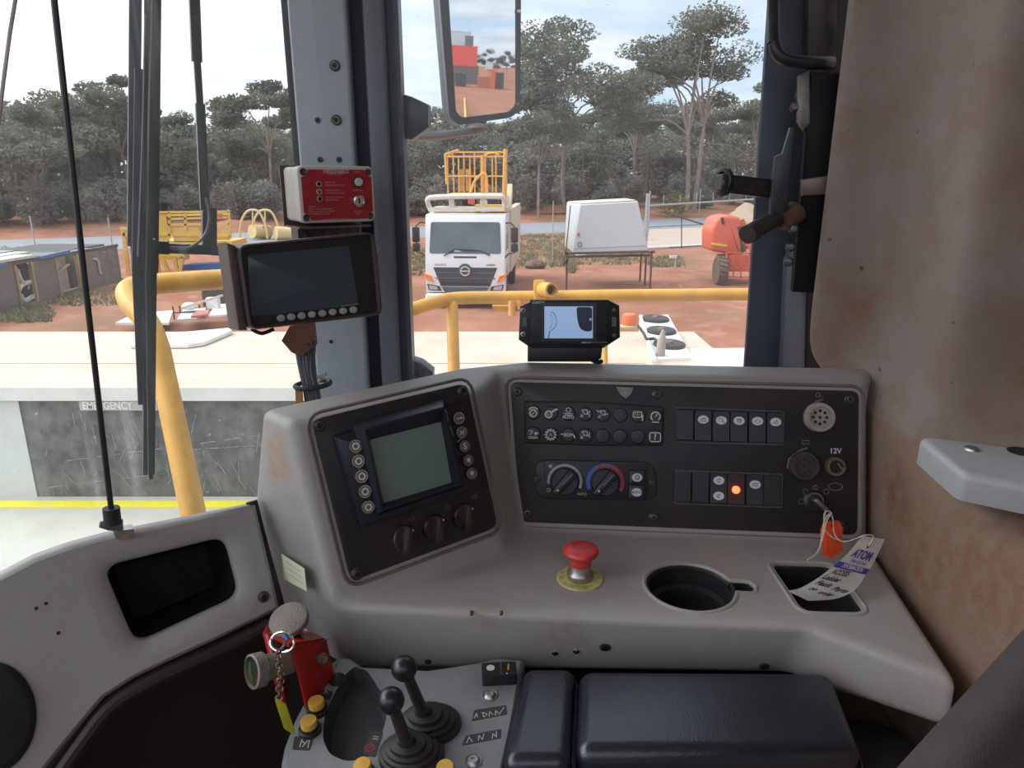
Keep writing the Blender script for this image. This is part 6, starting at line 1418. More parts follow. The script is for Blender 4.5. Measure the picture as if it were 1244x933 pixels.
for (px, py, r, dd) in ((864, 334, .46, 1.0), (873, 345, .50, -.3), (925, 344, .46, 0)):
    p = G(px, py); b = MB(); b.M = Matrix.Translation((p.x, ld + dd, GZ + r)) @ Matrix.Rotation(R(90), 4, 'Y') ; b.lathe([(r * .45, -.15), (r * .95, -.17), (r, -.12), (r, .12), (r * .95, .17), (r * .45, .15)], 22); 
    b.m = 1; b.lathe([(r * .45, -.12), (r * .3, -.10)], 16)
    for k in range(18):
        a = k * math.pi / 9; b.m = 0; b.bar((r * 1.01 * math.cos(a), r * 1.01 * math.sin(a), -.15), (r * 1.01 * math.cos(a + .15), r * 1.01 * math.sin(a + .15), .15), .06, .05, (math.cos(a), math.sin(a), 0))
    b.build('wheel', [WTY, mat('wheel_hub', (.5, .48, .46), .5)], bl, world=True)
CRMB = mat('cream_boom', (.62, .52, .36), .5, var=.06)
for (p0, p1, w_) in (((893, 256), (907, 283), .42), ((899, 250), (917, 275), .36), ((905, 251), (935, 262), .3)):
    b = MB(); b.bar(at_d(*p0, ld + .4), at_d(*p1, ld + .2), w_, w_ * .8, (0, 1, 0)); b.build('boom_arm', CRMB, bl, world=True)
b = MB(); b.bar(at_d(897, 275, ld), at_d(903, 306, ld), .16, .2, (0, 1, 0)); b.build('boom_cylinder', BOLT, bl, world=True)
b = MB(); b.bar(at_d(898, 268, ld + .15), at_d(912, 300, ld + .15), .30, .2, (0, 1, 0)); b.build('turret_side', OR, bl, world=True)
for (p0, p1) in (((883, 307), (912, 308)), ((882, 325), (912, 326)), ((882, 336), (912, 337)), ((883, 307), (883, 340)), ((900, 308), (900, 338)), ((911, 300), (911, 338)), ((891, 307), (891, 336)), ((905, 298), (914, 298))):
    b = MB(); b.bar(at_d(*p0, ld - .5), at_d(*p1, ld - .5), .045, .045, (0, 1, 0)); b.build('basket_rail', OR, bl, world=True)
b = MB(); p0, p1 = at_d(888, 310, ld - .2), at_d(915, 330, ld - .2); b.box(p0.x, p1.x, ld - .2, ld + .6, p1.z, p0.z); b.build('chassis_box', OR, bl, world=True)

# ================================================================ LEFT YARD: stripped machine, yellow basket, cable drum, scrap
ju = [G(0, 381), G(150, 341)]
jd = (ju[1] - ju[0]).normalized(); jn = Vector((jd.y, -jd.x, 0)); jb = Vector((-jn.x, -jn.y, 0))
JF = Matrix((jd, jb, Vector((0, 0, 1)))).transposed().to_4x4(); JF.translation = ju[0]
jm = thing('stripped_machine', 'long low grey brown machine body with open bays lying at the left', 'machine body', JF)
JBR = mat('grey_brown_panel', (.185, .145, .135), .6, var=.10, scale=2, dirt=(.12, .10, .09), dirt_amt=.3)
JL = (ju[1] - ju[0]).length; h = 1.35
def jx(px):   # distance along the base line of a picture column
    r = ray(px, 360); n_ = Vector((r.y, -r.x, 0)); return -(ju[0].dot(n_)) / jd.dot(n_)
b = MB(); b.box(-6, JL, .50, 2.9, .05, h); b.build('rear_wall', mat('bay_dark', (.07, .065, .06), .8, var=.3), jm)
b = MB(); b.box(-6, JL, .0, 2.9, .0, .09); b.build('base_frame', JBR, jm)
b = MB(); b.box(-6, JL, 0, .12, h - .10, h); b.build('top_rail', mat('dark_top_rail', (.09, .085, .085), .6, var=.3), jm)
for (a, c) in ((-60, 22), (46, 74), (102, 128)):
    b = MB(); b.box(jx(a), jx(c), 0, .55, .08, h - .02); b.build('side_panel', JBR, jm)
b = MB(); b.box(jx(128), JL, .05, .5, .08, h - .08); b.build('side_panel', mat('dull_grey_bay', (.16, .15, .14), .7, var=.3, scale=3), jm)
PIP = mat('pale_pipe', (.50, .46, .40), .5, var=.2); YTR = mat('tan_edge', (.38, .28, .15), .6)
def jq(px, z, y=.12): return (jx(px), y, z)
for pts in (((26, 1.05), (27, .75), (31, .55)), ((31, 1.1), (33, .8), (37, .65), (40, .66)), ((25, .45), (29, .5), (34, .62), (45, .66)), ((30, .35), (33, .15), (45, .22))):
    b = MB(); b.tube(catmull([jq(*p) for p in pts], 3), .075, 6); b.build('pipe', PIP, jm)
for pts in (((76, .7), (94, .95)), ((78, .12), (100, .14))): b = MB(); b.tube([jq(p[0], p[1], .1) for p in pts], .04, 5); b.build('pipe', YTR, jm)
for px in (24, 44.5, 74.5, 101): b = MB(); b.box(jx(px), jx(px) + .07, -.02, .1, .05, h - .1); b.build('bay_post', YTR, jm)
b = MB(); b.box(jx(29), jx(34), .15, .45, .75, 1.15); b.build('filter_box', PIP, jm)
b = MB(); b.box(jx(73), jx(79), .1, .4, .95, 1.2); b.build('filter_box', PIP, jm)
b = MB(); b.box(jx(78), jx(98), .3, .48, .1, 1.2); b.build('radiator', mat('dusty_radiator', (.33, .30, .25), .8, var=.25, scale=8), jm)
b = MB(); b.tube(catmull([jq(120, 1.0, -.02), jq(124, .9, -.06), jq(125, .5, -.04), jq(127, .45, -.02)], 3), .04, 5); b.build('hanging_hose', PIP, jm)
for k, (y0, y1, xa_, xb_, m_) in enumerate(((.0, .55, -6, jx(52), 'cream'), (.75, 1.25, -6, jx(74), 'cream'), (1.5, 1.9, -6, jx(84), 'grey'), (2.1, 2.8, -6, jx(86), 'cream'))):
    b = MB(); b.box(xa_, xb_, y0, y1, h + .02, h + .10); b.build('roof_slat', mat('pale_slat', (.62, .58, .48), .6, var=.1) if m_ == 'cream' else mat('grey_slat', (.30, .31, .31), .6, var=.15), jm)
b = MB(); b.box(-6, jx(88), .10, 2.7, h - .02, h + .025); b.build('roof_bed', mat('roof_dark', (.14, .15, .15), .7, var=.3), jm)
b = MB(); b.bar((jx(56), -.02, h - .02), (jx(92), -.02, h + .03), .10, .10); b.build('blue_strip', mat('blue_strip', (.10, .16, .34), .6), jm)
b = MB(); b.bar((jx(-4), -.02, h - .04), (jx(14), -.02, h - .02), .08, .08); b.build('blue_strip', mat('blue_strip', (.10, .16, .34), .6), jm)

yd = G(210, 334).y
yb = thing('yellow_work_basket', 'yellow steel work platform with slatted sides and leg frame behind the wiper', 'work platform', (G(210, 334).x, yd, GZ))
YP = mat('yard_yellow', (.66, .42, .07), .5, var=.10, scale=2, dirt=(.5, .35, .12), dirt_amt=.3)
yq = lambda px, py, dd=0.0: at_d(px, py, yd + dd)
for (p0, p1) in (((190, 258), (278, 257)), ((205, 266), (278, 264)), ((205, 273), (279, 272)), ((190, 285), (280, 287)), ((206, 258), (206, 290)), ((248, 257), (248, 288)), ((278, 256), (280, 290)), ((262, 258), (262, 280)), ((225, 258), (226, 280))):
    b = MB(); b.bar(yq(*p0), yq(*p1), .08, .08, (0, 1, 0)); b.build('platform_rail', YP, yb, world=True)
for (x0_, x1_, a_, c_) in ((188, 206, 260, 298), (209, 243, 277, 294), (262, 279, 280, 292)):
    b = MB(); p0, p1 = yq(x0_, a_), yq(x1_, c_); b.box(p0.x, p1.x, yd, yd + .06, p1.z, p0.z); b.build('sheet_panel', YP, yb, world=True)
for (p0, p1, dd) in (((190, 258), (205, 258), 1.6), ((278, 257), (276, 255), 1.6), ((190, 262), (278, 260), 1.6)):
    b = MB(); b.bar(yq(*p0, dd), yq(*p1, dd), .08, .08, (0, 1, 0)); b.build('platform_rail', YP, yb, world=True)
b = MB(); p0, p1 = yq(188, 293), yq(282, 296); b.box(p0.x, p1.x, yd, yd + 1.6, p1.z - .1, p0.z); b.build('platform_floor', YP, yb, world=True)
for (p0, p1) in (((150, 280), (157, 338)), ((163, 312), (168, 336)), ((188, 308), (225, 312)), ((190, 310), (194, 336)), ((196, 312), (208, 336)), ((212, 312), (216, 334)), ((222, 312), (218, 334)), ((146, 278), (165, 279)), ((160, 314), (190, 313)), ((150, 284), (190, 300))):
    b = MB(); b.bar(yq(*p0), yq(*p1), .13, .10, (0, 1, 0)); b.build('frame_leg', YP, yb, world=True)
b = MB(); p0, p1 = yq(188, 308), yq(224, 316); b.box(p0.x, p1.x, yd - .02, yd + .5, p1.z, p0.z); b.build('sheet_panel', YP, yb, world=True)
b = MB(); p0 = yq(267, 262, -.06); b.box(p0.x - .08, p0.x + .08, p0.y, p0.y + .05, p0.z - .07, p0.z + .07); b.build('red_sign', mat('red_sign', (.45, .09, .06), .5), yb, world=True)
dd_ = G(318, 292).y; dq_ = lambda px, py, o=0: at_d(px, py, dd_ + o)
dr_ = thing('cable_drum', 'pale yellow drum between two tall hoops beyond the yellow platform', 'drum', (dq_(318, 292).x, dd_, GZ))
PYL = mat('pale_yellow', (.66, .47, .22), .55, var=.08)
for k, (px, o) in enumerate(((307, 0), (322, 1.0))):
    b = MB(); b.tube(catmull([dq_(px - 16, 290, o), dq_(px - 14, 270, o), dq_(px - 8, 258, o), dq_(px, 255, o), dq_(px + 8, 258, o), dq_(px + 15, 272, o), dq_(px + 18, 290, o)], 3), .07, 6); b.build('hoop', PYL, dr_, world=True)
    b = MB(); b.tube([dq_(px, 255, o), dq_(px, 275, o)], .05, 5); b.build('hoop_post', PYL, dr_, world=True)
b = MB(); c0_, c1_ = dq_(306, 281), dq_(326, 282, 1.0); b.tube([c0_, c1_], .42, 18); b.build('drum', PYL, dr_, world=True)
b = MB(); b.tube([dq_(324, 281, .5), dq_(323, 281, .3)], .36, 16); b.build('drum_end', mat('brown_drum_end', (.40, .24, .13), .6), dr_, world=True)
b = MB(); b.tube([dq_(335, 283), dq_(352, 284, .5)], .40, 16); b.build('drum', PYL, dr_, world=True)
p0 = G(226, 332); p1 = G(276, 330)
b = MB(); p0, p1 = at_d(226, 324, yd + .8), at_d(274, 322, yd + .8); b.bar(p0, p1, .8, .22); tag(b.build('blue_tarp_bundle', mat('blue_tarp', (.05, .12, .36), .6, var=.15)), 'flat blue bundle lying behind the yellow handrail', 'tarp')
# white scrap panels behind the deck
sc_i = 0
for (quad, z, th, lab, col) in (
    (((140, 392), (205, 392), (210, 377), (165, 380)), .30, .06, 'flat white panel lowest at the left of the scrap pile', (.62, .62, .60)),
    (((215, 388), (250, 386), (250, 374), (222, 376)), .34, .05, 'pale grey panel in the middle of the scrap pile', (.50, .51, .52)),
    (((252, 384), (275, 382), (283, 368), (262, 370)), .40, .05, 'white panel at the right end of the scrap pile', (.62, .61, .58)),
    (((232, 384), (252, 382), (254, 376), (238, 378)), .46, .05, 'small red panel lying on the scrap pile', (.48, .14, .10))):
    ps = [onz(*p, GZ + z) for p in quad]; b = MB(); b.prism([(p.x, p.y) for p in ps], GZ + z - th, GZ + z)
    tag(b.build('scrap_sheet', mat('scrap', col, .6, var=.08)), lab, 'panel', 'scrap panels behind the deck')
b = MB(); b.bar(onz(222, 374, GZ + .6), onz(270, 359, GZ + .9), .10, .05); tag(b.build('scrap_plank', mat('scrap_plank', (.62, .56, .48), .6)), 'pale plank leaning across the scrap pile', 'plank')
b = MB(); c_ = onz(230, 372, GZ + .5); b.ball(c_, .15, 14, 8, 1.3, 1, .7); tag(b.build('white_sack', mat('white_sack', (.70, .70, .70), .7)), 'rounded white sack on the left of the scrap pile', 'sack')
b = MB(); c_ = onz(259, 367, GZ + .55); b.box(c_.x - .15, c_.x + .15, c_.y - .1, c_.y + .1, c_.z - .15, c_.z + .12); tag(b.build('white_box', mat('white_box', (.70, .70, .68), .6)), 'small white box on top of the scrap pile', 'box')
fr_l = thing('pallet_frame', 'dark wire frame crate under the white scrap panels', 'crate', onz(240, 388, GZ))
for k in range(9):
    p = onz(212 + k * 8, 388 - k * .5, GZ + .02); b = MB(); b.bar(p, p + Vector((0, 0, .36)), .03, .03, (0, 1, 0)); b.build('upright', BOLT, fr_l, world=True)
b = MB(); b.bar(onz(210, 380, GZ + .36), onz(282, 375, GZ + .36), .03, .03); b.build('top_rail', BOLT, fr_l, world=True)
b = MB(); p0, p1 = at_d(244, 348, 21), at_d(300, 355, 21); b.box(p0.x, p1.x, 21, 22, GZ, p0.z); tag(b.build('dark_trough', mat('dark_trough', (.06, .06, .06), .7, var=.3)), 'dark low trough under the yellow handrail beside the scrap', 'trough')

# ================================================================ FENCE AND GATE
FST = mat('galvanised_post', (.36, .38, .38), .45, .3, var=.15)
def post(px, pb, pt, r, lab, name='fence_post'):
    p = G(px, pb); d = p.y; t = at_d(px, pt, d); b = MB(); b.tube([(p.x, d, GZ), (p.x, d, t.z)], r, 8); return tag(b.build(name, FST), lab, 'fence post', 'wire fence posts along the road')
post(44, 305, 262, .035, 'thin fence post farthest left, beyond the stripped machine')
post(137, 303, 264, .035, 'thin fence post beside the yellow platform')
post(725, 330, 263, .02, 'thin post standing in the grass left of the white canopy') if False else None
post(671, 320, 244, .022, 'thin fence post between the truck and the white canopy')
post(784, 292, 235, .10, 'thick gate post right behind the white canopy')
post(787, 286, 232, .05, 'slim tall post just right of the thick gate post')
post(849, 262, 229, .055, 'fence post on the far verge above the gate')
gt = thing('yard_gate', 'thin dark wire gate frame with a diagonal arm before the road', 'gate', G(828, 302))
GD = mat('dark_gate_steel', (.08, .08, .085), .5, .4)
gd = G(828, 302).y; gq = lambda px, py: at_d(px, py, gd)
for (p0, p1, r) in (((828, 303), (828, 260), .03), ((788, 302), (866, 298), .025), ((788, 276), (866, 272), .02), ((803, 257), (866, 276), .045), ((866, 298), (866, 262), .03)):
    b = MB(); b.tube([gq(*p0), gq(*p1)], r, 6); b.build('gate_bar', GD, gt, world=True)
b = MB(); b.tube([at_d(786, 250, 58), at_d(950, 240, 62)], .08, 6); tag(b.build('verge_rail', FST), 'long pale horizontal rail along the far verge of the road', 'rail')
b = MB(); ps = [at_d(786 + k * 20, 250 - k * 1.3, 58 + .5 * k) for k in range(9)]
for p in ps: b.tube([p, p + Vector((0, 0, .75))], .02, 4)
tag(b.build('verge_wire_stays', FST), 'thin wire stays above the verge rail', 'fence wire', kind='stuff')
for (px, py, s_, lab) in ((631, 262, .30, 'small white drum lying on the far verge'), (705, 313, .22, 'white scrap lump in the grass under the canopy'), (829, 313, .0, '')):
    if s_: p = G(px, py); b = MB(); b.ball((p.x, p.y, GZ + s_ * .6), s_, 10, 7, 1.2, 1, .8); tag(b.build('white_litter', mat('white_litter', (.66, .66, .64), .6)), lab, 'litter')
b = MB(); p = G(820, 325); b.tube([(p.x, p.y, GZ), (p.x, p.y, GZ + .4)], .02, 5); b.M = Matrix.Translation((p.x - .1, p.y, GZ + .45)); b.rbox(-.16, .16, -.05, .05, -.06, .06, .03); tag(b.build('marker_peg', mat('peg_white', (.55, .52, .50), .6)), 'small white topped peg in the dirt right of the canopy', 'peg')
for (px, py, s_, lab) in ((650, 326, .35, 'dark scrap lump on the dirt right of the truck'),):
    p = G(px, py); b = MB(); b.ball((p.x, p.y, GZ + .12), s_, 9, 6, 1.3, .9, .7); tag(b.build('dirt_lump', RST), lab, 'scrap')

# ================================================================ BEHIND THE CAB, seen only in the wing mirror
mx_ = W(583, 70, 1.75)
def behind(dist, side, z=GZ): d2 = Vector((rdir.x, rdir.y, 0)).normalized(); s2 = Vector((d2.y, -d2.x, 0)); p = mx_ + d2 * dist + s2 * side; return Vector((p.x, p.y, z))
# looking along the reflected ray the picture's left lies to +side
MB_D = 120.0
def block(name, label, cat, dist, side, w, d, h, col, z=GZ, rib=False):
    d2 = Vector((rdir.x, rdir.y, 0)).normalized(); s2 = Vector((d2.y, -d2.x, 0)); c = behind(dist, side, z)
    M = Matrix((s2, d2, Vector((0, 0, 1)))).transposed().to_4x4(); M.translation = c
    t = thing(name, label, cat, M); m = mat(name, col, .6, var=.12)
    b = MB(); b.box(-w / 2, w / 2, 0, d, 0, h); b.build('body', m, t)
    b = MB()
    for k in range(9): x = -w / 2 + w * (k + .5) / 9; b.box(x - w / 40, x + w / 40, -.05, 0, .1, h - .1)
    b.build('ribs', m, t)
    b = MB(); b.box(-w / 2 - .05, w / 2 + .05, -.06, d + .06, h, h + .12); b.build('roof', m, t); return t
def blockpx(name, label, cat, x0, x1, ytop, ybot, dist, col, d=4):
    k = dist / 864; side = -((x0 + x1) / 2 - 583) * k; top = (73.5 - ytop) * k; zb = GZ if ybot is None else max(GZ, (73.5 - ybot) * k)
    return block(name, label, cat, dist, side, (x1 - x0) * k, d, top - zb, col, zb)
blockpx('grey_shed', 'pale grey shed seen at the left of the wing mirror', 'shed', 535, 571, 44, None, 165, (.40, .42, .44), 10)
blockpx('dark_tank', 'dark upright tank beside the grey shed, seen in the wing mirror', 'tank', 566, 575, 48, None, 160, (.12, .13, .15))
blockpx('shipping_container', 'red shipping container seen high in the wing mirror', 'container', 550, 580, 58, 78, 140, (.50, .07, .05), 3)
blockpx('shipping_container', 'dark container under the red one, seen in the wing mirror', 'container', 548, 582, 78.6, None, 140, (.10, .08, .075), 3)
blockpx('dark_plant', 'dark machine in front of the containers in the wing mirror', 'machine', 556, 568, 86, None, 124, (.05, .055, .065))
blockpx('orange_plant', 'tall orange machine right of centre in the wing mirror', 'machine', 596, 601, 80, None, 122, (.58, .13, .05))
blockpx('dark_plant', 'dark machine farthest right in the wing mirror', 'machine', 602, 611, 83, None, 122, (.06, .05, .055))
blockpx('orange_plant', 'low orange brown machine in the middle of the wing mirror', 'machine', 581, 595, 88, None, 124, (.32, .12, .07))
blockpx('white_van', 'small pale vehicle among the machines in the wing mirror', 'vehicle', 590, 598, 74, 80, 150, (.55, .55, .55))
b = MB(); p = behind(84, 1.55, GZ + .1); q = behind(47, .75, GZ + .1); b.bar(p, q, .16, .10); tag(b.build('yellow_pole', mat('yellow_pole', (.70, .50, .12), .5)), 'yellow pole on the red ground seen in the wing mirror', 'pole')

# ================================================================ TREES
def leaf_mat(name, col, var=.3):
    m = bpy.data.materials.new(name); m.use_nodes = True; t = m.node_tree; t.nodes.clear()
    g = N(t, 'ShaderNodeNewGeometry'); n = N(t, 'ShaderNodeTexNoise'); n.inputs['Scale'].default_value = .45; n.inputs['Detail'].default_value = 4; t.links.new(g.outputs['Position'], n.inputs['Vector'])
    oi = N(t, 'ShaderNodeObjectInfo')
    c = mix_c(t, ramp(t, n.outputs[0], [(.35, 0.), (.65, 1.)]), tuple(x * (1 - var) for x in col), tuple(x * (1 + var) for x in col))
    c = mix_c(t, math_n(t, 'MULTIPLY', oi.outputs['Random'], .5), c, (col[0] * 1.25, col[1] * 1.12, col[2] * 1.05))
    d = N(t, 'ShaderNodeBsdfDiffuse'); l = N(t, 'ShaderNodeBsdfTranslucent'); t.links.new(c, d.inputs[0]); t.links.new(c, l.inputs[0])
    mx = N(t, 'ShaderNodeMixShader'); mx.inputs[0].default_value = .3; t.links.new(d.outputs[0], mx.inputs[1]); t.links.new(l.outputs[0], mx.inputs[2])
    o = N(t, 'ShaderNodeOutputMaterial'); t.links.new(mx.outputs[0], o.inputs[0]); return m
LEAF = leaf_mat('gum_leaves', (.165, .175, .130)); LEAF2 = leaf_mat('scrub_leaves', (.19, .19, .150)); LEAF3 = leaf_mat('grey_scrub', (.225, .22, .190)); LEAFY = leaf_mat('yellow_green_leaves', (.24, .23, .07))
BARK = mat('gum_bark', (.24, .18, .145), .8, var=.25, scale=1.5)
def leaves(b, c, rx, ry, rz, n, size, rnd):
    for _ in range(n):
        while True:
            x, y, z = rnd.uniform(-1, 1), rnd.uniform(-1, 1), rnd.uniform(-1, 1)
            d = x * x + y * y + z * z
            if d < 1 and (d > .25 or rnd.random() < .4): break
        if z < 0: z *= .6
        p = Vector((c[0] + x * rx, c[1] + y * ry, c[2] + z * rz)); s = size * rnd.uniform(.6, 1.3)
        u = Vector((rnd.gauss(0, 1), rnd.gauss(0, 1), rnd.gauss(0, .6))).normalized(); v = u.cross(Vector((rnd.gauss(0, 1), rnd.gauss(0, 1), rnd.gauss(0, 1)))).normalized()
        b.add([p - u * s, p + v * s * .42, p + u * s, p - v * s * .42], [(0, 1, 2, 3)])
def gum_meshes(seed, H, spread, fork=.35, nb=7, lean=0.0, dens=190, leaf=.20, twin=False, clump=1.0):
    """trunk and crown of a gum: bare forking limbs that end in flat leaf clumps"""
    rnd = random.Random(seed); tb_ = MB(); cr = MB()
    starts = [(0, 0)] if not twin else [(-.35, 0), (.35, .2)]
    for (sx_, sy_) in starts:
        r0 = H * .0115; f = H * (fork + rnd.uniform(-.04, .04))
        top = Vector((sx_ * 2.2 + lean * f, sy_, f)); tb_.tube(catmull([Vector((sx_, sy_, -.3)), Vector((sx_ * 1.3 + rnd.uniform(-.3, .3), sy_, f * .5)), top], 3), [r0 * (1.15 - .05 * i) for i in range(7)], 6)
        for k in range(nb if not twin else nb // 2 + 1):
            a = 2 * math.pi * (k + rnd.uniform(-.3, .3)) / nb; rr = spread * (rnd.uniform(.45, 1.0) if k else .15); zt_ = H * (1 - .40 * (rr / spread) ** 2 * rnd.uniform(.4, 1.2) - (rnd.uniform(0, .24) if k else 0)) - .3
            e = top + Vector((math.cos(a) * rr, math.sin(a) * rr, 0)); e.z = zt_
            m1 = top.lerp(e, .45) + Vector((math.cos(a), math.sin(a), 0)) * (-.12 * rr) + Vector((rnd.uniform(-.3, .3), rnd.uniform(-.3, .3), .06 * H))
            tb_.tube(catmull([top, m1, e], 3), [r0 * .62 * (1 - .11 * i) for i in range(7)], 5)
            for j in range(rnd.randint(2, 4)):
                c = m1.lerp(e, rnd.uniform(.55, 1.05)) + Vector((rnd.uniform(-1, 1), rnd.uniform(-1, 1), rnd.uniform(-.2, .7))) * spread * .24
                if j == 0: c = e
                tb_.tube([m1.lerp(e, .7), c], [r0 * .2, r0 * .07], 4)
                w_ = spread * rnd.uniform(.26, .44) * clump
                leaves(cr, c + Vector((0, 0, w_ * .15)), w_, w_, w_ * rnd.uniform(.45, .72), int(dens * 1.6 * rnd.uniform(.8, 1.25)), leaf, rnd)
    return tb_, cr
def scrub_meshes(seed, H, wd, dens=1700, leaf=.20):
    rnd = random.Random(seed); cr = MB(); tb_ = MB()
    for k in range(9):
        x, y = rnd.uniform(-.7, .7) * wd, rnd.uniform(-.5, .5) * wd; hh = H * rnd.uniform(.55, 1.0); w_ = wd * rnd.uniform(.30, .5)
        tb_.tube([(x * .3, y * .3, -.3), (x * .8, y * .8, hh * .6), (x, y, hh * .9)], [.09, .06, .03], 4)
        leaves(cr, (x, y, hh - w_ * .35), w_, w_, w_ * .7, dens // 9, leaf, rnd); leaves(cr, (x, y, hh * .40), w_ * .9, w_ * .9, hh * .42, dens // 12, leaf, rnd)
    return tb_, cr
def plant(name, label, cat, group, loc, tbm, crm, sc_=1.0, rot=0.0, crown='crown', leafm=None):
    M = Matrix.Translation(loc) @ Matrix.Rotation(rot, 4, 'Z') @ Matrix.Scale(sc_, 4)
    t = thing(name, label, cat, M, group)
    if isinstance(tbm, MB): tbm = tbm.build('trunk', BARK, t, smooth=60); crm = crm.build(crown, leafm or LEAF, t, smooth=0); return t, tbm, crm
    a = tbm.copy(); COL.objects.link(a); a.parent = t; c = crm.copy(); COL.objects.link(c); c.parent = t; return t, a, c
def spot(px, d, top=None):
    r = ray(px, 215); p = r * (d / r.y); z = gz(p.x, d)
    hgt = None
    if top is not None: r2 = ray(px, top); hgt = (r2 * (d / r2.y)).z - z
    return Vector((p.x, d, z)), hgt
# single gums that can be told apart: (column, distance, crown top row, spread px, label, options)
HERO = [
    (842, 74, 22, 84, 'tall gum with two pale trunks and wide crown at the right', dict(fork=.44, nb=12, twin=True, clump=.78, dens=230)),
    (686, 70, 38, 88, 'tall grey gum with layered crown left of the twin trunked gum', dict(fork=.42, nb=12, clump=.85, dens=230)),
    (770, 82, 88, 42, 'middle gum with dark rounded crown between the two tall gums', dict(fork=.4, nb=6, clump=1.05)),
    (655, 66, 110, 50, 'gum behind the wing mirror with a low reddish crown', dict(fork=.40, nb=7, clump=1.1)),
    (915, 92, 105, 36, 'gum half hidden by the right door post', dict(fork=.45, nb=6)),
    (545, 100, 142, 26, 'small gum top under the wing mirror arm', dict(fork=.5, nb=5)),
    (45, 52, 138, 70, 'broad gum with dark forked trunk at the far left', dict(fork=.34, nb=9, clump=.95, dens=240)),
    (112, 62, 106, 66, 'wide gum crown just right of the thin black rod', dict(fork=.36, nb=9, clump=.9, dens=240)),
    (152, 60, 95, 62, 'high gum with pale trunk beside the wiper', dict(fork=.48, nb=9, clump=.8)),
    (215, 72, 146, 40, 'small flat crowned gum right of the wiper', dict(fork=.5, nb=6, clump=.8)),
    (330, 62, 102, 62, 'leaning gum crown next to the left window post', dict(fork=.42, nb=8, clump=.75)),
    (-25, 58, 112, 40, 'gum reaching in from the left edge', dict(fork=.5, nb=6, clump=.8)),
]
for i, (px, d, top, sp, lab, kw) in enumerate(HERO):
    loc, H = spot(px, d, top); tb_, cr = gum_meshes(100 + i, H, sp * d / 864, **kw); plant('gum_tree', lab, 'tree', 'gum trees behind the road', loc, tb_, cr)
# the forest further back: shared meshes, every tree an object
rnd = random.Random(77)
protos = []
for k in range(4): tb_, cr = gum_meshes(300 + k, 13.0, 4.6, fork=.38, nb=6, dens=150, leaf=.24, clump=1.15); protos.append((tb_, cr))
made = [None] * 4
for n_ in range(72):
    px = -60 + 1080 * (n_ + rnd.uniform(.1, .9)) / 72; d = rnd.uniform(95, 135); loc, _ = spot(px, d)
    if px < 425 and n_ % 2: continue
    flab, fgrp = ('gum tree of the far forest seen through the left windscreen', 'forest gums behind the windscreen') if px < 425 else ('gum tree of the far forest seen through the side window', 'forest gums behind the side window')
    k = n_ % 4; s = rnd.uniform(.75, 1.08) * (d / 115) * (.82 if 440 < px < 640 or 180 < px < 340 else 1.0)
    if made[k] is None: t, a, c = plant('gum_tree', flab, 'tree', fgrp, loc, *protos[k], sc_=s, rot=rnd.uniform(0, 6.3)); made[k] = (a, c)
    else: plant('gum_tree', flab, 'tree', fgrp, loc, *made[k], sc_=s, rot=rnd.uniform(0, 6.3))
sprot = []
for k, (H, w_, m_) in enumerate(((5.5, 3.2, LEAF2), (4.2, 3.0, LEAF3), (6.5, 3.4, LEAF2), (3.0, 2.6, LEAF3))):
    sprot.append((scrub_meshes(500 + k, H, w_), m_))
smade = [None] * 4
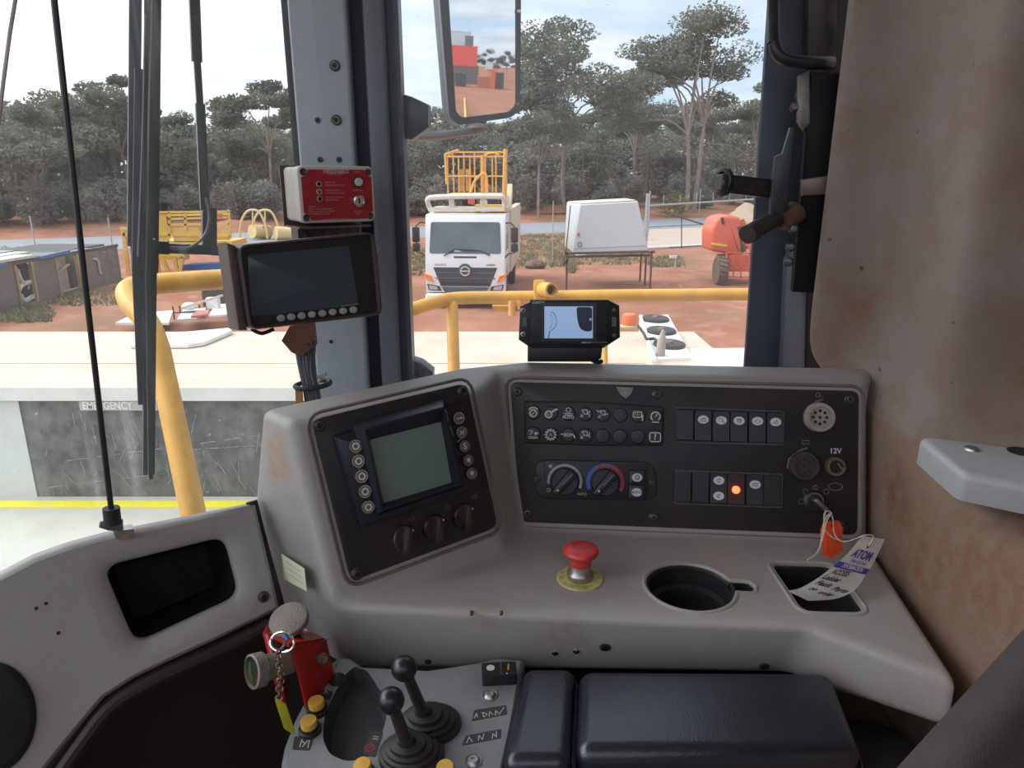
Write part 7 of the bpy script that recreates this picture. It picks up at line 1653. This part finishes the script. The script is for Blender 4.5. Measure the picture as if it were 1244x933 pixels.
for n_ in range(105):
    row_ = n_ % 3; px = -60 + 1100 * ((n_ // 3) + rnd.uniform(0, 1)) / 35; r = ray(px, 215); 
    # distance where the sight line crosses the strip behind the verge
    base = roady(0); tt = (base + 15 + row_ * 11 + rnd.uniform(-3, 3)) / (1 - .5 * r.x / r.y) ; d = min(max(tt, 44), 125)
    loc, _ = spot(px, d); k = (n_ * 7 + row_) % 4 if row_ else (n_ // 3) % 2 * 2 + 1; s = rnd.uniform(.8, 1.15) * (1 + .22 * row_) * (.72 if row_ == 0 else 1.0)
    lab = ('low grey bush along the far verge', 'dense grey green scrub in the middle of the bushland', 'tall scrub at the back of the bushland')[row_]; gp = ('verge bushes', 'bushland scrub', 'rear scrub')[row_]
    if smade[k] is None: (tb_, cr), m_ = sprot[k]; t, a, c = plant('scrub_bush', lab, 'bush', gp, loc, tb_, cr, s, rnd.uniform(0, 6.3), 'foliage', m_); smade[k] = (a, c)
    else: plant('scrub_bush', lab, 'bush', gp, loc, *smade[k], sc_=s, rot=rnd.uniform(0, 6.3))
tb_, cr = scrub_meshes(900, 1.9, 1.5, 500, .13); loc, _ = spot(818, 70); plant('scrub_bush', 'small yellow green bush at the foot of the twin trunked gum', 'bush', None, loc, tb_, cr, crown='foliage', leafm=LEAFY)
# trees in the mirror's view
for k in range(9):
    p = behind(rnd.uniform(175, 200), -14 + k * 2.4, GZ); plant('gum_tree', 'dark far tree seen in the wing mirror', 'tree', 'trees seen in the wing mirror', p, *made[k % 4], sc_=rnd.uniform(.34, .5), rot=rnd.uniform(0, 6.3))
# red dirt heaps on the far verge
for (px, d, w_, lab) in ((525, 66, 2.6, 'red dirt heap left of the truck on the far verge'), (728, 72, 2.4, 'red dirt heap behind the white canopy'), (665, 70, 1.8, 'small red dirt heap between truck and canopy'), (280, 52, 2.0, 'red dirt heap behind the cable drum')):
    loc, _ = spot(px, d); b = MB(); rr = random.Random(int(px)); vs = []; nn = 16
    for i in range(5):
        for j in range(nn): a = 2 * math.pi * j / nn; r_ = w_ * (1 - i / 4.6) * rr.uniform(.85, 1.1); vs.append((loc.x + r_ * 1.5 * math.cos(a), loc.y + r_ * math.sin(a), loc.z - .1 + (w_ * .42) * math.sin(i / 4 * math.pi / 2) * rr.uniform(.9, 1.05)))
    b.add(vs, [(i * nn + j, i * nn + (j + 1) % nn, (i + 1) * nn + (j + 1) % nn, (i + 1) * nn + j) for i in range(4) for j in range(nn)] + [tuple(range(4 * nn, 5 * nn))])
    tag(b.build('dirt_heap', GRD, smooth=60), lab, 'dirt heap')
